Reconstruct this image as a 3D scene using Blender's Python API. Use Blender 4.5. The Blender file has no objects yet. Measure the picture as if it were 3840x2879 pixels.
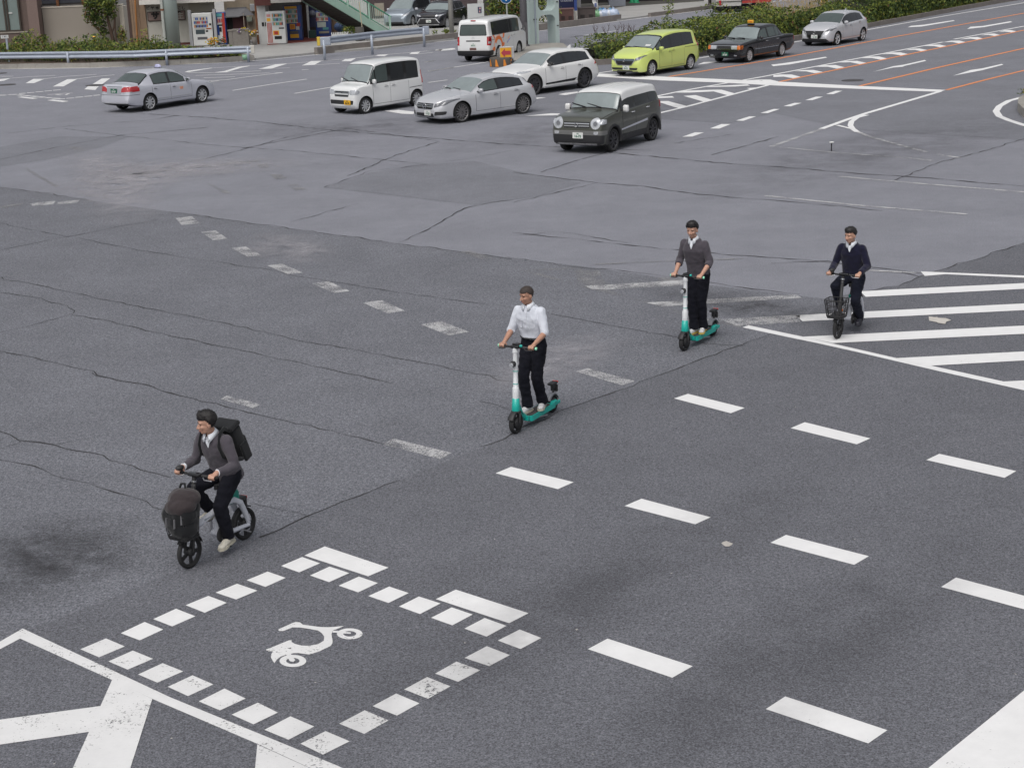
import bpy, bmesh, math, random
import numpy as np
from mathutils import Vector, Matrix, noise, geometry
R = math.radians
random.seed(7)
SC = bpy.context.scene
COL = SC.collection

# ------------------------------------------------------------------ camera
F_PX, PITCH, ROLL, CAM_H = 6210.12, 0.27579467, -0.04102783, 6.58651899
W_PX, H_PX = 3840.0, 2879.0
cp, sp, cr, sr = math.cos(PITCH), math.sin(PITCH), math.cos(ROLL), math.sin(ROLL)
UP = Vector((0, sp, cp)); RT = Vector((1, 0, 0)); FW = Vector((0, cp, -sp))
AX_R = RT * cr + UP * sr
AX_U = RT * -sr + UP * cr
cam_d = bpy.data.cameras.new('camera')
cam = bpy.data.objects.new('camera', cam_d); COL.objects.link(cam)
cam_d.sensor_width = 36; cam_d.lens = F_PX / W_PX * 36
cam_d.clip_start = 0.1; cam_d.clip_end = 3000
mw = Matrix.Identity(4)
for i in range(3):
    mw[i][0], mw[i][1], mw[i][2] = AX_R[i], AX_U[i], -FW[i]
mw[2][3] = CAM_H
cam.matrix_world = mw
SC.camera = cam

def G(x, y, z=0.0):
    """ground plan position (surveyed from the photograph) of a spot at height z"""
    d = AX_R * ((x - W_PX / 2) / F_PX) + AX_U * (-(y - H_PX / 2) / F_PX) + FW
    t = (CAM_H - z) / -d.z
    return Vector((d.x * t, d.y * t, z))
def ZM(ox, oy, w, n=2212):
    s = w / n
    return lambda x, y, z=0.0: G(ox + x * s, oy + y * s, z)

# ------------------------------------------------------------------ objects
def tag(o, label=None, cat=None, group=None, kind=None):
    if label: o['label'] = label
    if cat: o['category'] = cat
    if group: o['group'] = group
    if kind: o['kind'] = kind
    return o
def empty(name, loc=(0, 0, 0), rz=0.0, label=None, cat=None, group=None):
    o = bpy.data.objects.new(name, None); COL.objects.link(o)
    o.location = loc; o.rotation_euler = (0, 0, rz); o.empty_display_size = .2
    return tag(o, label, cat, group)
def copy_tree(o, parent=None):
    c = o.copy(); COL.objects.link(c); c.parent = parent
    for ch in o.children: copy_tree(ch, c)
    return c

class MB:
    """mesh builder: shapes are added under the current matrix, then linked as one object"""
    def __init__(s): s.v = []; s.f = []; s.mi = []; s.sm = []; s.M = Matrix.Identity(4); s.cur = 0
    def add(s, vs, fs, smooth=False):
        b = len(s.v); s.v += [tuple(s.M @ Vector(v)) for v in vs]
        for f in fs:
            s.f.append([b + i for i in f]); s.mi.append(s.cur); s.sm.append(smooth)
        return s
    def at(s, loc=(0, 0, 0), rz=0, rx=0, ry=0):
        s.M = Matrix.Translation(loc) @ Matrix.Rotation(rz, 4, 'Z') @ Matrix.Rotation(ry, 4, 'Y') @ Matrix.Rotation(rx, 4, 'X'); return s
    def box(s, c, d, bev=0.0):
        x, y, z = d[0] / 2, d[1] / 2, d[2] / 2
        if bev <= 0:
            vs = [(c[0] + i * x, c[1] + j * y, c[2] + k * z) for i in (-1, 1) for j in (-1, 1) for k in (-1, 1)]
            return s.add(vs, [(0, 1, 3, 2), (4, 6, 7, 5), (0, 4, 5, 1), (2, 3, 7, 6), (0, 2, 6, 4), (1, 5, 7, 3)])
        b = min(bev, x * .95, y * .95, z * .95)
        bm = bmesh.new(); bmesh.ops.create_cube(bm, size=1)
        bmesh.ops.scale(bm, verts=bm.verts, vec=d)
        bmesh.ops.bevel(bm, geom=bm.edges[:], offset=b, segments=2, affect='EDGES', profile=.5)
        bm.verts.index_update()
        s.add([(v.co.x + c[0], v.co.y + c[1], v.co.z + c[2]) for v in bm.verts], [[v.index for v in f.verts] for f in bm.faces])
        bm.free(); return s
    def beam(s, a, b, w, h, up=(0, 0, 1)):
        a, b = Vector(a), Vector(b); d = (b - a).normalized(); u = Vector(up)
        r = d.cross(u)
        if r.length < 1e-4: r = d.cross(Vector((1, 0, 0)))
        r.normalize(); u = r.cross(d)
        vs = [p + r * (i * w / 2) + u * (j * h / 2) for p in (a, b) for i, j in ((-1, -1), (1, -1), (1, 1), (-1, 1))]
        return s.add(vs, [(3, 2, 1, 0), (4, 5, 6, 7), (0, 1, 5, 4), (1, 2, 6, 5), (2, 3, 7, 6), (3, 0, 4, 7)])
    def tube(s, pts, r, n=8, caps=True, sy=1.0):
        pts = [Vector(p) for p in pts]; m = len(pts)
        rs = r if isinstance(r, (list, tuple)) else [r] * m
        vs = []; fs = []; prev = None
        for i, p in enumerate(pts):
            d = (pts[min(i + 1, m - 1)] - pts[max(i - 1, 0)]).normalized()
            if prev is None:
                a = d.cross(Vector((0, 0, 1)))
                if a.length < 1e-3: a = d.cross(Vector((0, 1, 0)))
                a.normalize()
            else:
                a = prev - d * prev.dot(d); a.normalize()
            prev = a; b = d.cross(a)
            for k in range(n):
                t = 2 * math.pi * k / n
                vs.append(p + a * (math.cos(t) * rs[i]) + b * (math.sin(t) * rs[i] * sy))
        for i in range(m - 1):
            for k in range(n):
                fs.append((i * n + k, i * n + (k + 1) % n, (i + 1) * n + (k + 1) % n, (i + 1) * n + k))
        s.add(vs, fs, True)
        if caps:
            s.add(vs[:n], [list(range(n))[::-1]]); s.add(vs[-n:], [list(range(n))])
        return s
    def lathe(s, prof, n=24, axis='Z', c=(0, 0, 0), smooth=True, close=False):
        vs = []; fs = []; m = len(prof)
        for k in range(n):
            t = 2 * math.pi * k / n
            for r, h in prof:
                p = (r * math.cos(t), r * math.sin(t), h)
                if axis == 'Y': p = (p[0], h, p[1])
                elif axis == 'X': p = (h, p[0], p[1])
                vs.append((p[0] + c[0], p[1] + c[1], p[2] + c[2]))
        for k in range(n):
            for i in range(m if close else m - 1):
                a, b = k * m + i, k * m + (i + 1) % m
                a2, b2 = ((k + 1) % n) * m + i, ((k + 1) % n) * m + (i + 1) % m
                fs.append((a, a2, b2, b))
        return s.add(vs, fs, smooth)
    def prism(s, poly, z0, z1):
        """poly: plan polygon (x, y), extruded from z0 to z1"""
        n = len(poly)
        ar = sum(poly[i][0] * poly[(i + 1) % n][1] - poly[(i + 1) % n][0] * poly[i][1] for i in range(n))
        if ar < 0: poly = poly[::-1]
        vs = [(p[0], p[1], z0) for p in poly] + [(p[0], p[1], z1) for p in poly]
        fs = [list(range(n))[::-1], list(range(n, 2 * n))] + [(i, (i + 1) % n, n + (i + 1) % n, n + i) for i in range(n)]
        return s.add(vs, fs)
    def sheet(s, pts, z):
        pts = [Vector((p[0], p[1], z)) for p in pts]; n = len(pts)
        ar = sum(pts[i].x * pts[(i + 1) % n].y - pts[(i + 1) % n].x * pts[i].y for i in range(n))
        if ar < 0: pts = pts[::-1]
        return s.add(pts, [list(range(n))])
    def strip(s, pts, w, z):
        """flat band of width w (number or list) along plan points"""
        pts = [Vector((p[0], p[1], 0)) for p in pts]; m = len(pts); vs = []
        for i, p in enumerate(pts):
            d = (pts[min(i + 1, m - 1)] - pts[max(i - 1, 0)]).normalized(); nn = Vector((-d.y, d.x, 0))
            ww = (w[i] if isinstance(w, (list, tuple)) else w) / 2
            vs += [(p.x + nn.x * ww, p.y + nn.y * ww, z), (p.x - nn.x * ww, p.y - nn.y * ww, z)]
        return s.add(vs, [(2 * i, 2 * i + 1, 2 * i + 3, 2 * i + 2) for i in range(m - 1)])
    def ball(s, c, r, nu=14, nv=9, M=None):
        rx, ry, rz = r if isinstance(r, (list, tuple)) else (r, r, r)
        vs = [(0, 0, 1)]; fs = []
        for j in range(1, nv):
            for i in range(nu):
                a, b = 2 * math.pi * i / nu, math.pi * j / nv
                vs.append((math.cos(a) * math.sin(b), math.sin(a) * math.sin(b), math.cos(b)))
        vs.append((0, 0, -1))
        for i in range(nu):
            fs.append((0, 1 + i, 1 + (i + 1) % nu))
            for j in range(nv - 2):
                a = 1 + j * nu
                fs.append((a + i, a + nu + i, a + nu + (i + 1) % nu, a + (i + 1) % nu))
            a = 1 + (nv - 2) * nu
            fs.append((a + i, len(vs) - 1, a + (i + 1) % nu))
        out = []
        for v in vs:
            q = Vector((v[0] * rx, v[1] * ry, v[2] * rz))
            if M is not None: q = M @ q
            out.append((q.x + c[0], q.y + c[1], q.z + c[2]))
        return s.add(out, fs, True)
    def mesh(s, name):
        me = bpy.data.meshes.new(name)
        me.from_pydata(s.v, [], s.f)
        me.polygons.foreach_set('material_index', s.mi)
        me.polygons.foreach_set('use_smooth', s.sm)
        me.update(); return me
    def build(s, name, mats, parent=None, loc=None, rz=None):
        me = s.mesh(name)
        for m in (mats if isinstance(mats, (list, tuple)) else [mats]): me.materials.append(m)
        o = bpy.data.objects.new(name, me); COL.objects.link(o)
        if parent is not None: o.parent = parent
        if loc is not None: o.location = loc
        if rz is not None: o.rotation_euler = (0, 0, rz)
        return o

def text_mesh(txt, size, bold=0.0, depth=0.0):
    """centred text as (verts, faces) lying in the XY plane"""
    cu = bpy.data.curves.new('t', 'FONT'); cu.body = txt; cu.size = size
    cu.align_x = 'CENTER'; cu.align_y = 'CENTER'; cu.offset = bold; cu.extrude = depth; cu.resolution_u = 3
    ob = bpy.data.objects.new('t', cu); COL.objects.link(ob)
    bpy.context.view_layer.update()
    me = bpy.data.meshes.new_from_object(ob.evaluated_get(bpy.context.evaluated_depsgraph_get()))
    vs = [tuple(v.co) for v in me.vertices]; fs = [list(p.vertices) for p in me.polygons]
    bpy.data.objects.remove(ob); bpy.data.curves.remove(cu); bpy.data.meshes.remove(me)
    return vs, fs
def add_text(mb, txt, size, o, ex, ey, bold=0.0):
    """text on the plane through o spanned by ex, ey"""
    vs, fs = text_mesh(txt, size, bold)
    o, ex, ey = Vector(o), Vector(ex).normalized(), Vector(ey).normalized()
    mb.add([o + ex * v[0] + ey * v[1] for v in vs], fs)

# ------------------------------------------------------------------ materials
def rgb(h):
    """sRGB hex to linear"""
    c = [int(h[i:i + 2], 16) / 255 for i in (0, 2, 4)]
    return tuple(x / 12.92 if x <= .04045 else ((x + .055) / 1.055) ** 2.4 for x in c)
class NT:
    def __init__(s, name):
        s.m = bpy.data.materials.new(name); s.m.use_nodes = True
        s.t = s.m.node_tree; s.b = s.t.nodes['Principled BSDF']; s.o = s.t.nodes['Material Output']
    def n(s, typ, **kw):
        nd = s.t.nodes.new(typ)
        for k, v in kw.items(): setattr(nd, k, v)
        return nd
    def l(s, a, b): s.t.links.new(a, b)
    def pos(s): return s.n('ShaderNodeNewGeometry').outputs['Position']
    def noise(s, vec, scale, detail=3, rough=.6):
        nd = s.n('ShaderNodeTexNoise'); nd.inputs['Scale'].default_value = scale
        nd.inputs['Detail'].default_value = detail; nd.inputs['Roughness'].default_value = rough
        if vec is not None: s.l(vec, nd.inputs['Vector'])
        return nd.outputs['Fac']
    def ramp(s, fac, stops):
        nd = s.n('ShaderNodeValToRGB'); e = nd.color_ramp.elements
        while len(e) < len(stops): e.new(.5)
        for i, (p, c) in enumerate(stops):
            e[i].position = p; e[i].color = (*c, 1) if len(c) == 3 else c
        s.l(fac, nd.inputs['Fac']); return nd.outputs['Color']
    def maprange(s, v, a, b, c, d):
        nd = s.n('ShaderNodeMapRange'); s.l(v, nd.inputs['Value'])
        for k, x in zip(('From Min', 'From Max', 'To Min', 'To Max'), (a, b, c, d)): nd.inputs[k].default_value = x
        return nd.outputs['Result']
    def math(s, op, a, b):
        nd = s.n('ShaderNodeMath', operation=op)
        for i, x in enumerate((a, b)):
            if isinstance(x, (int, float)): nd.inputs[i].default_value = x
            else: s.l(x, nd.inputs[i])
        return nd.outputs[0]
    def mix(s, fac, a, b, mode='MIX'):
        nd = s.n('ShaderNodeMixRGB', blend_type=mode)
        for k, x in (('Fac', fac), ('Color1', a), ('Color2', b)):
            if isinstance(x, (int, float)): nd.inputs[k].default_value = x
            elif isinstance(x, tuple): nd.inputs[k].default_value = (*x, 1)
            else: s.l(x, nd.inputs[k])
        return nd.outputs['Color']
    def bump(s, h, strength=.3, dist=.01):
        nd = s.n('ShaderNodeBump'); nd.inputs['Strength'].default_value = strength; nd.inputs['Distance'].default_value = dist
        s.l(h, nd.inputs['Height']); s.l(nd.outputs['Normal'], s.b.inputs['Normal'])
    def col(s, c):
        if isinstance(c, tuple): s.b.inputs['Base Color'].default_value = (*c, 1)
        else: s.l(c, s.b.inputs['Base Color'])
        return s
    def set(s, **kw):
        for k, v in kw.items(): s.b.inputs[k.replace('_', ' ')].default_value = v
        return s
_MC = {}
def mat(name, c, rough=.6, metal=0.0, var=.12, scale=6.0, spec=.5, coat=0.0, bump=0.0, bscale=60):
    """plain painted / moulded surface with a slight mottle and dirt variation"""
    if name in _MC: return _MC[name]
    c = rgb(c) if isinstance(c, str) else c
    k = NT(name); p = k.n('ShaderNodeTexCoord').outputs['Object']
    if var > 0:
        f = k.noise(p, scale, 4, .65)
        k.col(k.mix(f, tuple(x * (1 - var) for x in c), tuple(min(1, x * (1 + var)) for x in c)))
        k.l(k.maprange(f, .3, .7, max(0, rough - .06), min(1, rough + .06)), k.b.inputs['Roughness'])
    else:
        k.col(c); k.set(Roughness=rough)
    k.set(Metallic=metal)
    k.b.inputs['Specular IOR Level'].default_value = spec
    if coat: k.b.inputs['Coat Weight'].default_value = coat; k.b.inputs['Coat Roughness'].default_value = .04
    if bump: k.bump(k.noise(p, bscale, 3), bump, .01)
    _MC[name] = k.m
    return k.m
# ------------------------------------------------------------------ world and light
wd = bpy.data.worlds.new('World'); SC.world = wd; wd.use_nodes = True
wt = wd.node_tree; bg = wt.nodes['Background']
sky = wt.nodes.new('ShaderNodeTexSky'); sky.sky_type = 'NISHITA'; sky.sun_disc = False
SUN_EL, SUN_AZ = 58, 200
sky.sun_elevation = R(SUN_EL); sky.sun_rotation = R(SUN_AZ)
sky.air_density = 1.0; sky.dust_density = 6.0; sky.ozone_density = 1.0
hs = wt.nodes.new('ShaderNodeHueSaturation'); hs.inputs['Saturation'].default_value = .28
wt.links.new(sky.outputs[0], hs.inputs['Color']); wt.links.new(hs.outputs[0], bg.inputs['Color'])
bg.inputs['Strength'].default_value = .13
sl = bpy.data.lights.new('sun', 'SUN'); sl.energy = .75; sl.angle = R(55); sl.color = (1, .97, .93)
so = bpy.data.objects.new('sun', sl); COL.objects.link(so)
az = R(SUN_AZ); el = R(SUN_EL)
sdir = Vector((math.sin(az) * math.cos(el), math.cos(az) * math.cos(el), math.sin(el)))
so.rotation_euler = sdir.to_track_quat('Z', 'Y').to_euler(); so.location = sdir * 60 + Vector((0, 40, 0))
SC.view_settings.view_transform = 'Standard'; SC.view_settings.look = 'None'
SC.view_settings.exposure = EXPO = -0.05; SC.view_settings.gamma = 1
SC.cycles.max_bounces = 6; SC.cycles.diffuse_bounces = 3; SC.cycles.glossy_bounces = 3
SC.cycles.transparent_max_bounces = 8; SC.cycles.caustics_reflective = False; SC.cycles.caustics_refractive = False

# ------------------------------------------------------------------ asphalt
def asphalt(name, base, contrast, coarse, tint=(1, 1, 1.0), specks=.5, blotch=.12, crackle=0.0):
    k = NT(name); p = k.pos()
    f1 = k.noise(p, coarse, 2, .75)
    f2 = k.noise(p, coarse * .42, 2, .7)
    f3 = k.noise(p, .55, 4, .6)
    f4 = k.noise(p, 3.1, 3, .6)
    dark = tuple(base * (1 - contrast) * t for t in tint); lite = tuple(base * (1 + contrast) * t for t in tint)
    c1 = k.ramp(f1, [(.30, dark), (.5, tuple(base * t for t in tint)), (.72, lite)])
    c2 = k.ramp(f2, [(.3, (1 - contrast * .5,) * 3), (.7, (1 + contrast * .45,) * 3)])
    c = k.mix(1.0, c1, c2, 'MULTIPLY')
    big = k.ramp(f3, [(.25, (1 - blotch,) * 3), (.75, (1 + blotch,) * 3)])
    c = k.mix(1.0, c, big, 'MULTIPLY')
    mid = k.ramp(f4, [(.25, (1 - blotch * .6, 1 - blotch * .6, 1 - blotch * .5)), (.75, (1 + blotch * .6,) * 3)])
    c = k.mix(1.0, c, mid, 'MULTIPLY')
    if specks:
        v = k.n('ShaderNodeTexVoronoi'); v.inputs['Scale'].default_value = 34; k.l(p, v.inputs['Vector'])
        m = k.maprange(v.outputs['Distance'], .10, .16, 1, 0)
        w = k.n('ShaderNodeTexWhiteNoise'); k.l(v.outputs['Position'], w.inputs['Vector'])
        m = k.math('MULTIPLY', m, k.maprange(w.outputs['Value'], .9, .96, 0, specks))
        c = k.mix(m, c, (.42, .41, .42))
    if crackle:
        v = k.n('ShaderNodeTexVoronoi', feature='DISTANCE_TO_EDGE'); v.inputs['Scale'].default_value = 11
        wv = k.n('ShaderNodeVectorMath', operation='ADD'); nn = k.n('ShaderNodeTexNoise'); nn.inputs['Scale'].default_value = 9
        k.l(p, nn.inputs['Vector']); k.l(p, wv.inputs[0])
        sc2 = k.n('ShaderNodeVectorMath', operation='SCALE'); sc2.inputs['Scale'].default_value = .12
        k.l(nn.outputs['Color'], sc2.inputs[0]); k.l(sc2.outputs[0], wv.inputs[1]); k.l(wv.outputs[0], v.inputs['Vector'])
        m = k.maprange(v.outputs['Distance'], .0, .035, crackle, 0)
        m = k.math('MULTIPLY', m, k.maprange(k.noise(p, 1.4, 3), .45, .62, 0, 1))
        c = k.mix(m, c, tuple(base * .45 * t for t in tint))
    k.col(c); k.set(Roughness=.88); k.b.inputs['Specular IOR Level'].default_value = .3
    k.bump(f1, .55, .008)
    return k.m
A_OLD = asphalt('asphalt_old', .232, .36, 70, (.955, .975, 1.10), .2, .10)
A_COARSE = asphalt('asphalt_coarse', .168, .62, 48, (.95, .98, 1.10), .25, .11, .5)
A_NEW = asphalt('asphalt_new', .143, .60, 62, (.955, .98, 1.10), .6, .10)
A_ROAD = asphalt('asphalt_road', .195, .3, 60, (.955, .98, 1.10), .15, .10)

def paint(name, c, wear, edge=.5, wscale=38):
    """road paint; wear is how much of it has been scrubbed off so the asphalt below shows"""
    k = NT(name); p = k.pos()
    f = k.noise(p, wscale, 3, .75); g = k.noise(p, 2.2, 3, .6)
    v = k.n('ShaderNodeTexVoronoi'); v.inputs['Scale'].default_value = 21; k.l(p, v.inputs['Vector'])
    k.col(k.mix(k.noise(p, 4, 4, .7), tuple(x * .86 for x in c), tuple(min(.9, x * 1.08) for x in c)))
    k.set(Roughness=.7)
    h = k.math('ADD', k.math('MULTIPLY', f, .62), k.math('MULTIPLY', g, .38))
    m = k.maprange(h, wear - .035, wear + .035, 1, 0)
    m2 = k.maprange(k.math('ADD', v.outputs['Distance'], k.math('MULTIPLY', g, .5)), .22, .27, .85, 0)
    m = k.math('MAXIMUM', m, m2)
    tr = k.n('ShaderNodeBsdfTransparent'); ms = k.n('ShaderNodeMixShader')
    k.l(m, ms.inputs['Fac']); k.l(k.b.outputs[0], ms.inputs[1]); k.l(tr.outputs[0], ms.inputs[2])
    k.l(ms.outputs[0], k.o.inputs['Surface'])
    return k.m
P_WHITE = paint('paint_white', (.80, .80, .80), .325)
P_USED = paint('paint_used', (.74, .74, .74), .39)
P_WORN = paint('paint_worn', (.50, .50, .51), .49, wscale=60)
P_GHOST = paint('paint_ghost', (.27, .27, .28), .52, wscale=60)
P_ORANGE = paint('paint_orange', (.78, .27, .09), .30)

# zooms used for the survey of the junction
M1 = ZM(0, 400, 1920); M2 = ZM(1920, 400, 1920); M3 = ZM(0, 1400, 1500, 1682); M4 = ZM(1800, 1200, 2040, 2014)
M5 = ZM(1900, 900, 1100); M6 = ZM(2700, 950, 1140); M7 = ZM(0, 2300, 1400); M8 = ZM(900, 2250, 600)
R8 = ZM(300, 2000, 1800); T5 = ZM(2900, 0, 940); U1 = ZM(2350, 230, 650); U2 = ZM(1700, 250, 800)
U3 = ZM(0, 260, 500); U4 = ZM(600, 180, 700); B2 = ZM(900, 0, 800); B3 = ZM(1600, 0, 700); PX = G

def poly(f, *pts): return [f(*p) for p in pts]
gm = MB()
S = 900
gm.sheet([(-S, -60), (S, -60), (S, S), (-S, S)], 0)
tag(gm.build('ground', A_OLD), kind='structure')
b = MB()
b.sheet(poly(M1, (-60, 341), (0, 348), (200, 375), (400, 408), (740, 455), (1200, 520), (1700, 590), (1980, 625)) +
        poly(M2, (0, 655), (300, 690), (500, 718), (880, 775), (1360, 832)) + [G(3010, 1195), G(2894, 1251)] +
        poly(M4, (700, 190), (520, 260), (300, 340), (0, 475)) + poly(M3, (1450, 540), (1290, 605), (1090, 690), (820, 800), (500, 930), (200, 1050), (-80, 1170)), .004)
tag(b.build('road_coarse_patch', A_COARSE), kind='structure')
b = MB()
b.sheet([G(2894, 1251), G(3010, 1195)] + poly(M2, (1360, 832), (1500, 800), (1670, 775), (1800, 720), (2000, 660), (2212, 590)) + [G(4300, 800), G(4700, 3400), G(-900, 3400), G(-900, 2900), G(-80, 2440)] +
        poly(M3, (200, 1050), (500, 930), (820, 800), (1090, 690), (1290, 605), (1450, 540)) + poly(M4, (0, 475), (300, 340), (520, 260), (700, 190)), .004)
tag(b.build('road_new_patch', A_NEW), kind='structure')
b = MB()
b.sheet([G(1500, 400), G(1900, 300), G(2200, 235), G(2700, 200), G(3300, 90), G(4300, -60), G(4300, 560), G(3840, 526)] + poly(T5, (1400, 1190), (720, 1150), (0, 1000)) +
        poly(U1, (1300, 800), (800, 760), (380, 735)) + [G(2250, 440), G(1900, 440)], .004)
tag(b.build('road_surface', A_ROAD), kind='structure')
# smaller repair patches
b = MB()
b.sheet(poly(M1, (1400, 350), (1600, 285), (1850, 250), (2050, 235), (2212, 275)) + poly(M2, (300, 330), (100, 390)) + poly(M1, (2050, 425)), .004)
b.sheet(poly(M1, (0, 175), (250, 130), (560, 130), (420, 180), (200, 230), (0, 260)), .004)
tag(b.build('road_repair_patch', A_ROAD), kind='structure')

# ------------------------------------------------------------------ road markings
ZL = .009
white, used, worn, ghost, orange = MB(), MB(), MB(), MB(), MB()
for q in [[(718, 292), (770, 275), (980, 327), (928, 347)], [(1150, 402), (1202, 380), (1445, 440), (1395, 462)], [(1652, 520), (1700, 497), (1985, 561), (1942, 586)],
          [(58, 569), (115, 545), (347, 602), (288, 628)], [(535, 690), (598, 663), (854, 732), (797, 758)], [(1075, 826), (1133, 797), (1440, 876), (1385, 908)],
          [(1707, 990), (1762, 955), (2110, 1048), (2060, 1085)], [(399, 1220), (472, 1181), (788, 1283), (712, 1326)], [(1058, 1442), (1130, 1395), (1508, 1520), (1437, 1569)],
          [(1662, 1658), (2014, 1373), (2130, 1280), (2230, 1700), (1610, 1700)]]:
    white.sheet(poly(M4, *q), ZL)
for i, q in enumerate([[(927, 152), (1024, 111), (1106, 140), (1010, 182)], [(1060, 196), (1150, 155), (1241, 185), (1148, 227)], [(1192, 243), (1285, 201), (1373, 231), (1282, 274)],
          [(1329, 291), (1425, 247), (1515, 277), (1422, 323)], [(1470, 339), (1562, 293), (1662, 325), (1567, 374)], [(1618, 391), (1713, 343), (1810, 376), (1716, 426)],
          [(1771, 441), (1865, 392), (1965, 428), (1874, 478)], [(1926, 496), (2026, 445), (2126, 484), (2030, 535)],
          [(1034, 104), (1128, 62), (1422, 160), (1328, 200)], [(1640, 305), (1732, 261), (2067, 370), (1978, 416)],
          [(768, 218), (865, 178), (948, 207), (855, 249)], [(625, 275), (724, 234), (818, 266), (720, 307)], [(487, 333), (592, 290), (677, 322), (575, 368)],
          [(338, 397), (443, 349), (532, 384), (425, 431)], [(188, 462), (298, 410), (384, 445), (276, 495)],
          [(1772, 576), (1875, 522), (1981, 563), (1886, 614)], [(1637, 648), (1735, 593), (1845, 633), (1743, 686)], [(1494, 721), (1600, 664), (1708, 707), (1604, 764)],
          [(1349, 798), (1457, 740), (1565, 785), (1461, 842)], [(1195, 879), (1312, 817), (1422, 864), (1310, 926)],
          [(2, 536), (120, 486), (207, 523), (88, 573)], [(131, 592), (244, 542), (337, 580), (220, 630)], [(268, 652), (381, 600), (476, 638), (357, 690)],
          [(405, 709), (519, 656), (615, 698), (498, 752)], [(548, 776), (666, 717), (764, 763), (645, 818)], [(699, 837), (820, 782), (912, 828), (800, 882)],
          [(850, 907), (970, 845), (1080, 892), (961, 953)], [(1016, 971), (1132, 913), (1243, 960), (1120, 1022)]]):
    (white if i < 15 else used).sheet(poly(R8, *q), ZL)
# long line and stripes, lower left
used.sheet(poly(M7, (-300, 362), (0, 170), (135, 92), (1010, 500), (2000, 905), (2700, 1215), (2500, 1225), (1830, 915), (1525, 775), (905, 510), (660, 395), (120, 152), (0, 215), (-300, 410)), ZL)
used.sheet(poly(M7, (665, 397), (903, 511), (700, 1150), (330, 1150)), ZL + .002)
used.sheet(poly(M7, (-300, 676), (0, 632), (612, 549), (538, 703), (0, 780), (-300, 822)), ZL)
used.sheet(poly(M7, (1525, 778), (1828, 915), (1960, 1150), (1490, 1150)), ZL - .001)
# rider-in-box pictogram: a small scooter
for q in [[(528, 418), (545, 405), (730, 322), (770, 310), (830, 315), (870, 346), (1100, 378), (1210, 382), (1290, 378), (1440, 364), (1330, 412), (1285, 425), (1265, 480), (1280, 565), (1280, 600), (1255, 640), (1100, 715), (960, 760),
           (900, 752), (800, 738), (735, 742), (705, 750), (718, 775), (660, 780), (640, 762), (560, 790), (510, 830), (475, 880), (428, 800), (432, 760), (455, 715), (395, 713), (358, 697), (365, 688), (420, 668), (680, 562), (715, 562),
           (712, 585), (760, 612), (850, 636), (960, 638), (1080, 616), (1160, 568), (1165, 510), (1130, 462), (1080, 428), (960, 405), (830, 386), (730, 384), (600, 435), (548, 435)],
          [(1285, 430), (1400, 440), (1390, 465), (1280, 458)], [(640, 762), (715, 770), (765, 840), (740, 865), (690, 855)], [(1400, 445), (1530, 455), (1535, 475), (1400, 470)]]:
    used.sheet(poly(M8, *q), ZL + (.002 if len(q) < 10 else 0))
for cx, cy, rx, ry, k in [(1518, 473, 178, 76, .5), (732, 848, 185, 84, .5)]:
    ring = [(math.cos(t), math.sin(t)) for t in [2 * math.pi * i / 28 for i in range(29)]]
    for i in range(28):
        (a, c), (d, e) = ring[i], ring[i + 1]
        used.sheet(poly(M8, (cx + a * rx, cy + c * ry), (cx + d * rx, cy + e * ry), (cx + d * rx * k, cy + e * ry * k), (cx + a * rx * k, cy + c * ry * k)), ZL)
# hatched area right
def ext(f, a, b, x):  # carry an edge on beyond the frame
    t = (x - a[0]) / (b[0] - a[0]); return f(x, a[1] + (b[1] - a[1]) * t)
white.sheet(poly(M6, (163, 542), (208, 527), (590, 607), (1280, 765), (2060, 935), (2500, 1033), (2500, 1063), (2212, 1000), (1600, 862), (1530, 846), (1000, 722), (830, 684), (700, 655), (500, 614)), ZL)
white.sheet(poly(M6, (1020, 280), (1250, 267), (2212, 220), (2650, 199), (2650, 236), (2212, 262), (1060, 320)), ZL)
white.sheet(poly(M6, (545, 455), (800, 440), (2212, 368), (2650, 346), (2650, 392), (2212, 417), (600, 497)), ZL)
white.sheet(poly(M6, (600, 611), (2212, 530), (2650, 508), (2650, 572), (2212, 590), (820, 657), (700, 632)), ZL + .002)
white.sheet(poly(M6, (1280, 767), (2212, 718), (2650, 695), (2650, 763), (2212, 784), (1530, 822)), ZL + .002)
white.sheet(poly(M6, (2060, 937), (2300, 925), (2650, 907), (2650, 1060), (2300, 990)), ZL + .002)
white.sheet(poly(M6, (1460, 135), (2212, 165), (2650, 182), (2650, 198), (2212, 181), (1640, 155), (1490, 168)), ZL)
ghost.sheet(poly(M5, (90, 230), (590, 205), (592, 216), (200, 236), (560, 345), (760, 380), (1420, 575), (1790, 645), (1760, 662), (1400, 590), (1100, 485), (560, 356), (150, 245)), ZL - .002)
ghost.sheet(poly(M5, (510, 225), (690, 218), (735, 310), (755, 345), (600, 350), (540, 330)), ZL - .001)
worn.sheet(poly(M5, (590, 350), (1140, 318), (1370, 303), (1340, 345), (760, 377), (640, 372)), ZL)
ghost.sheet(poly(M5, (1140, 285), (1325, 280), (1330, 306), (1150, 316)), ZL)
worn.sheet(poly(M5, (1050, 475), (2180, 415), (2230, 440), (1180, 505)), ZL)
worn.sheet(poly(M5, (1600, 600), (2212, 567), (2212, 622), (1740, 650)), ZL)
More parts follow.
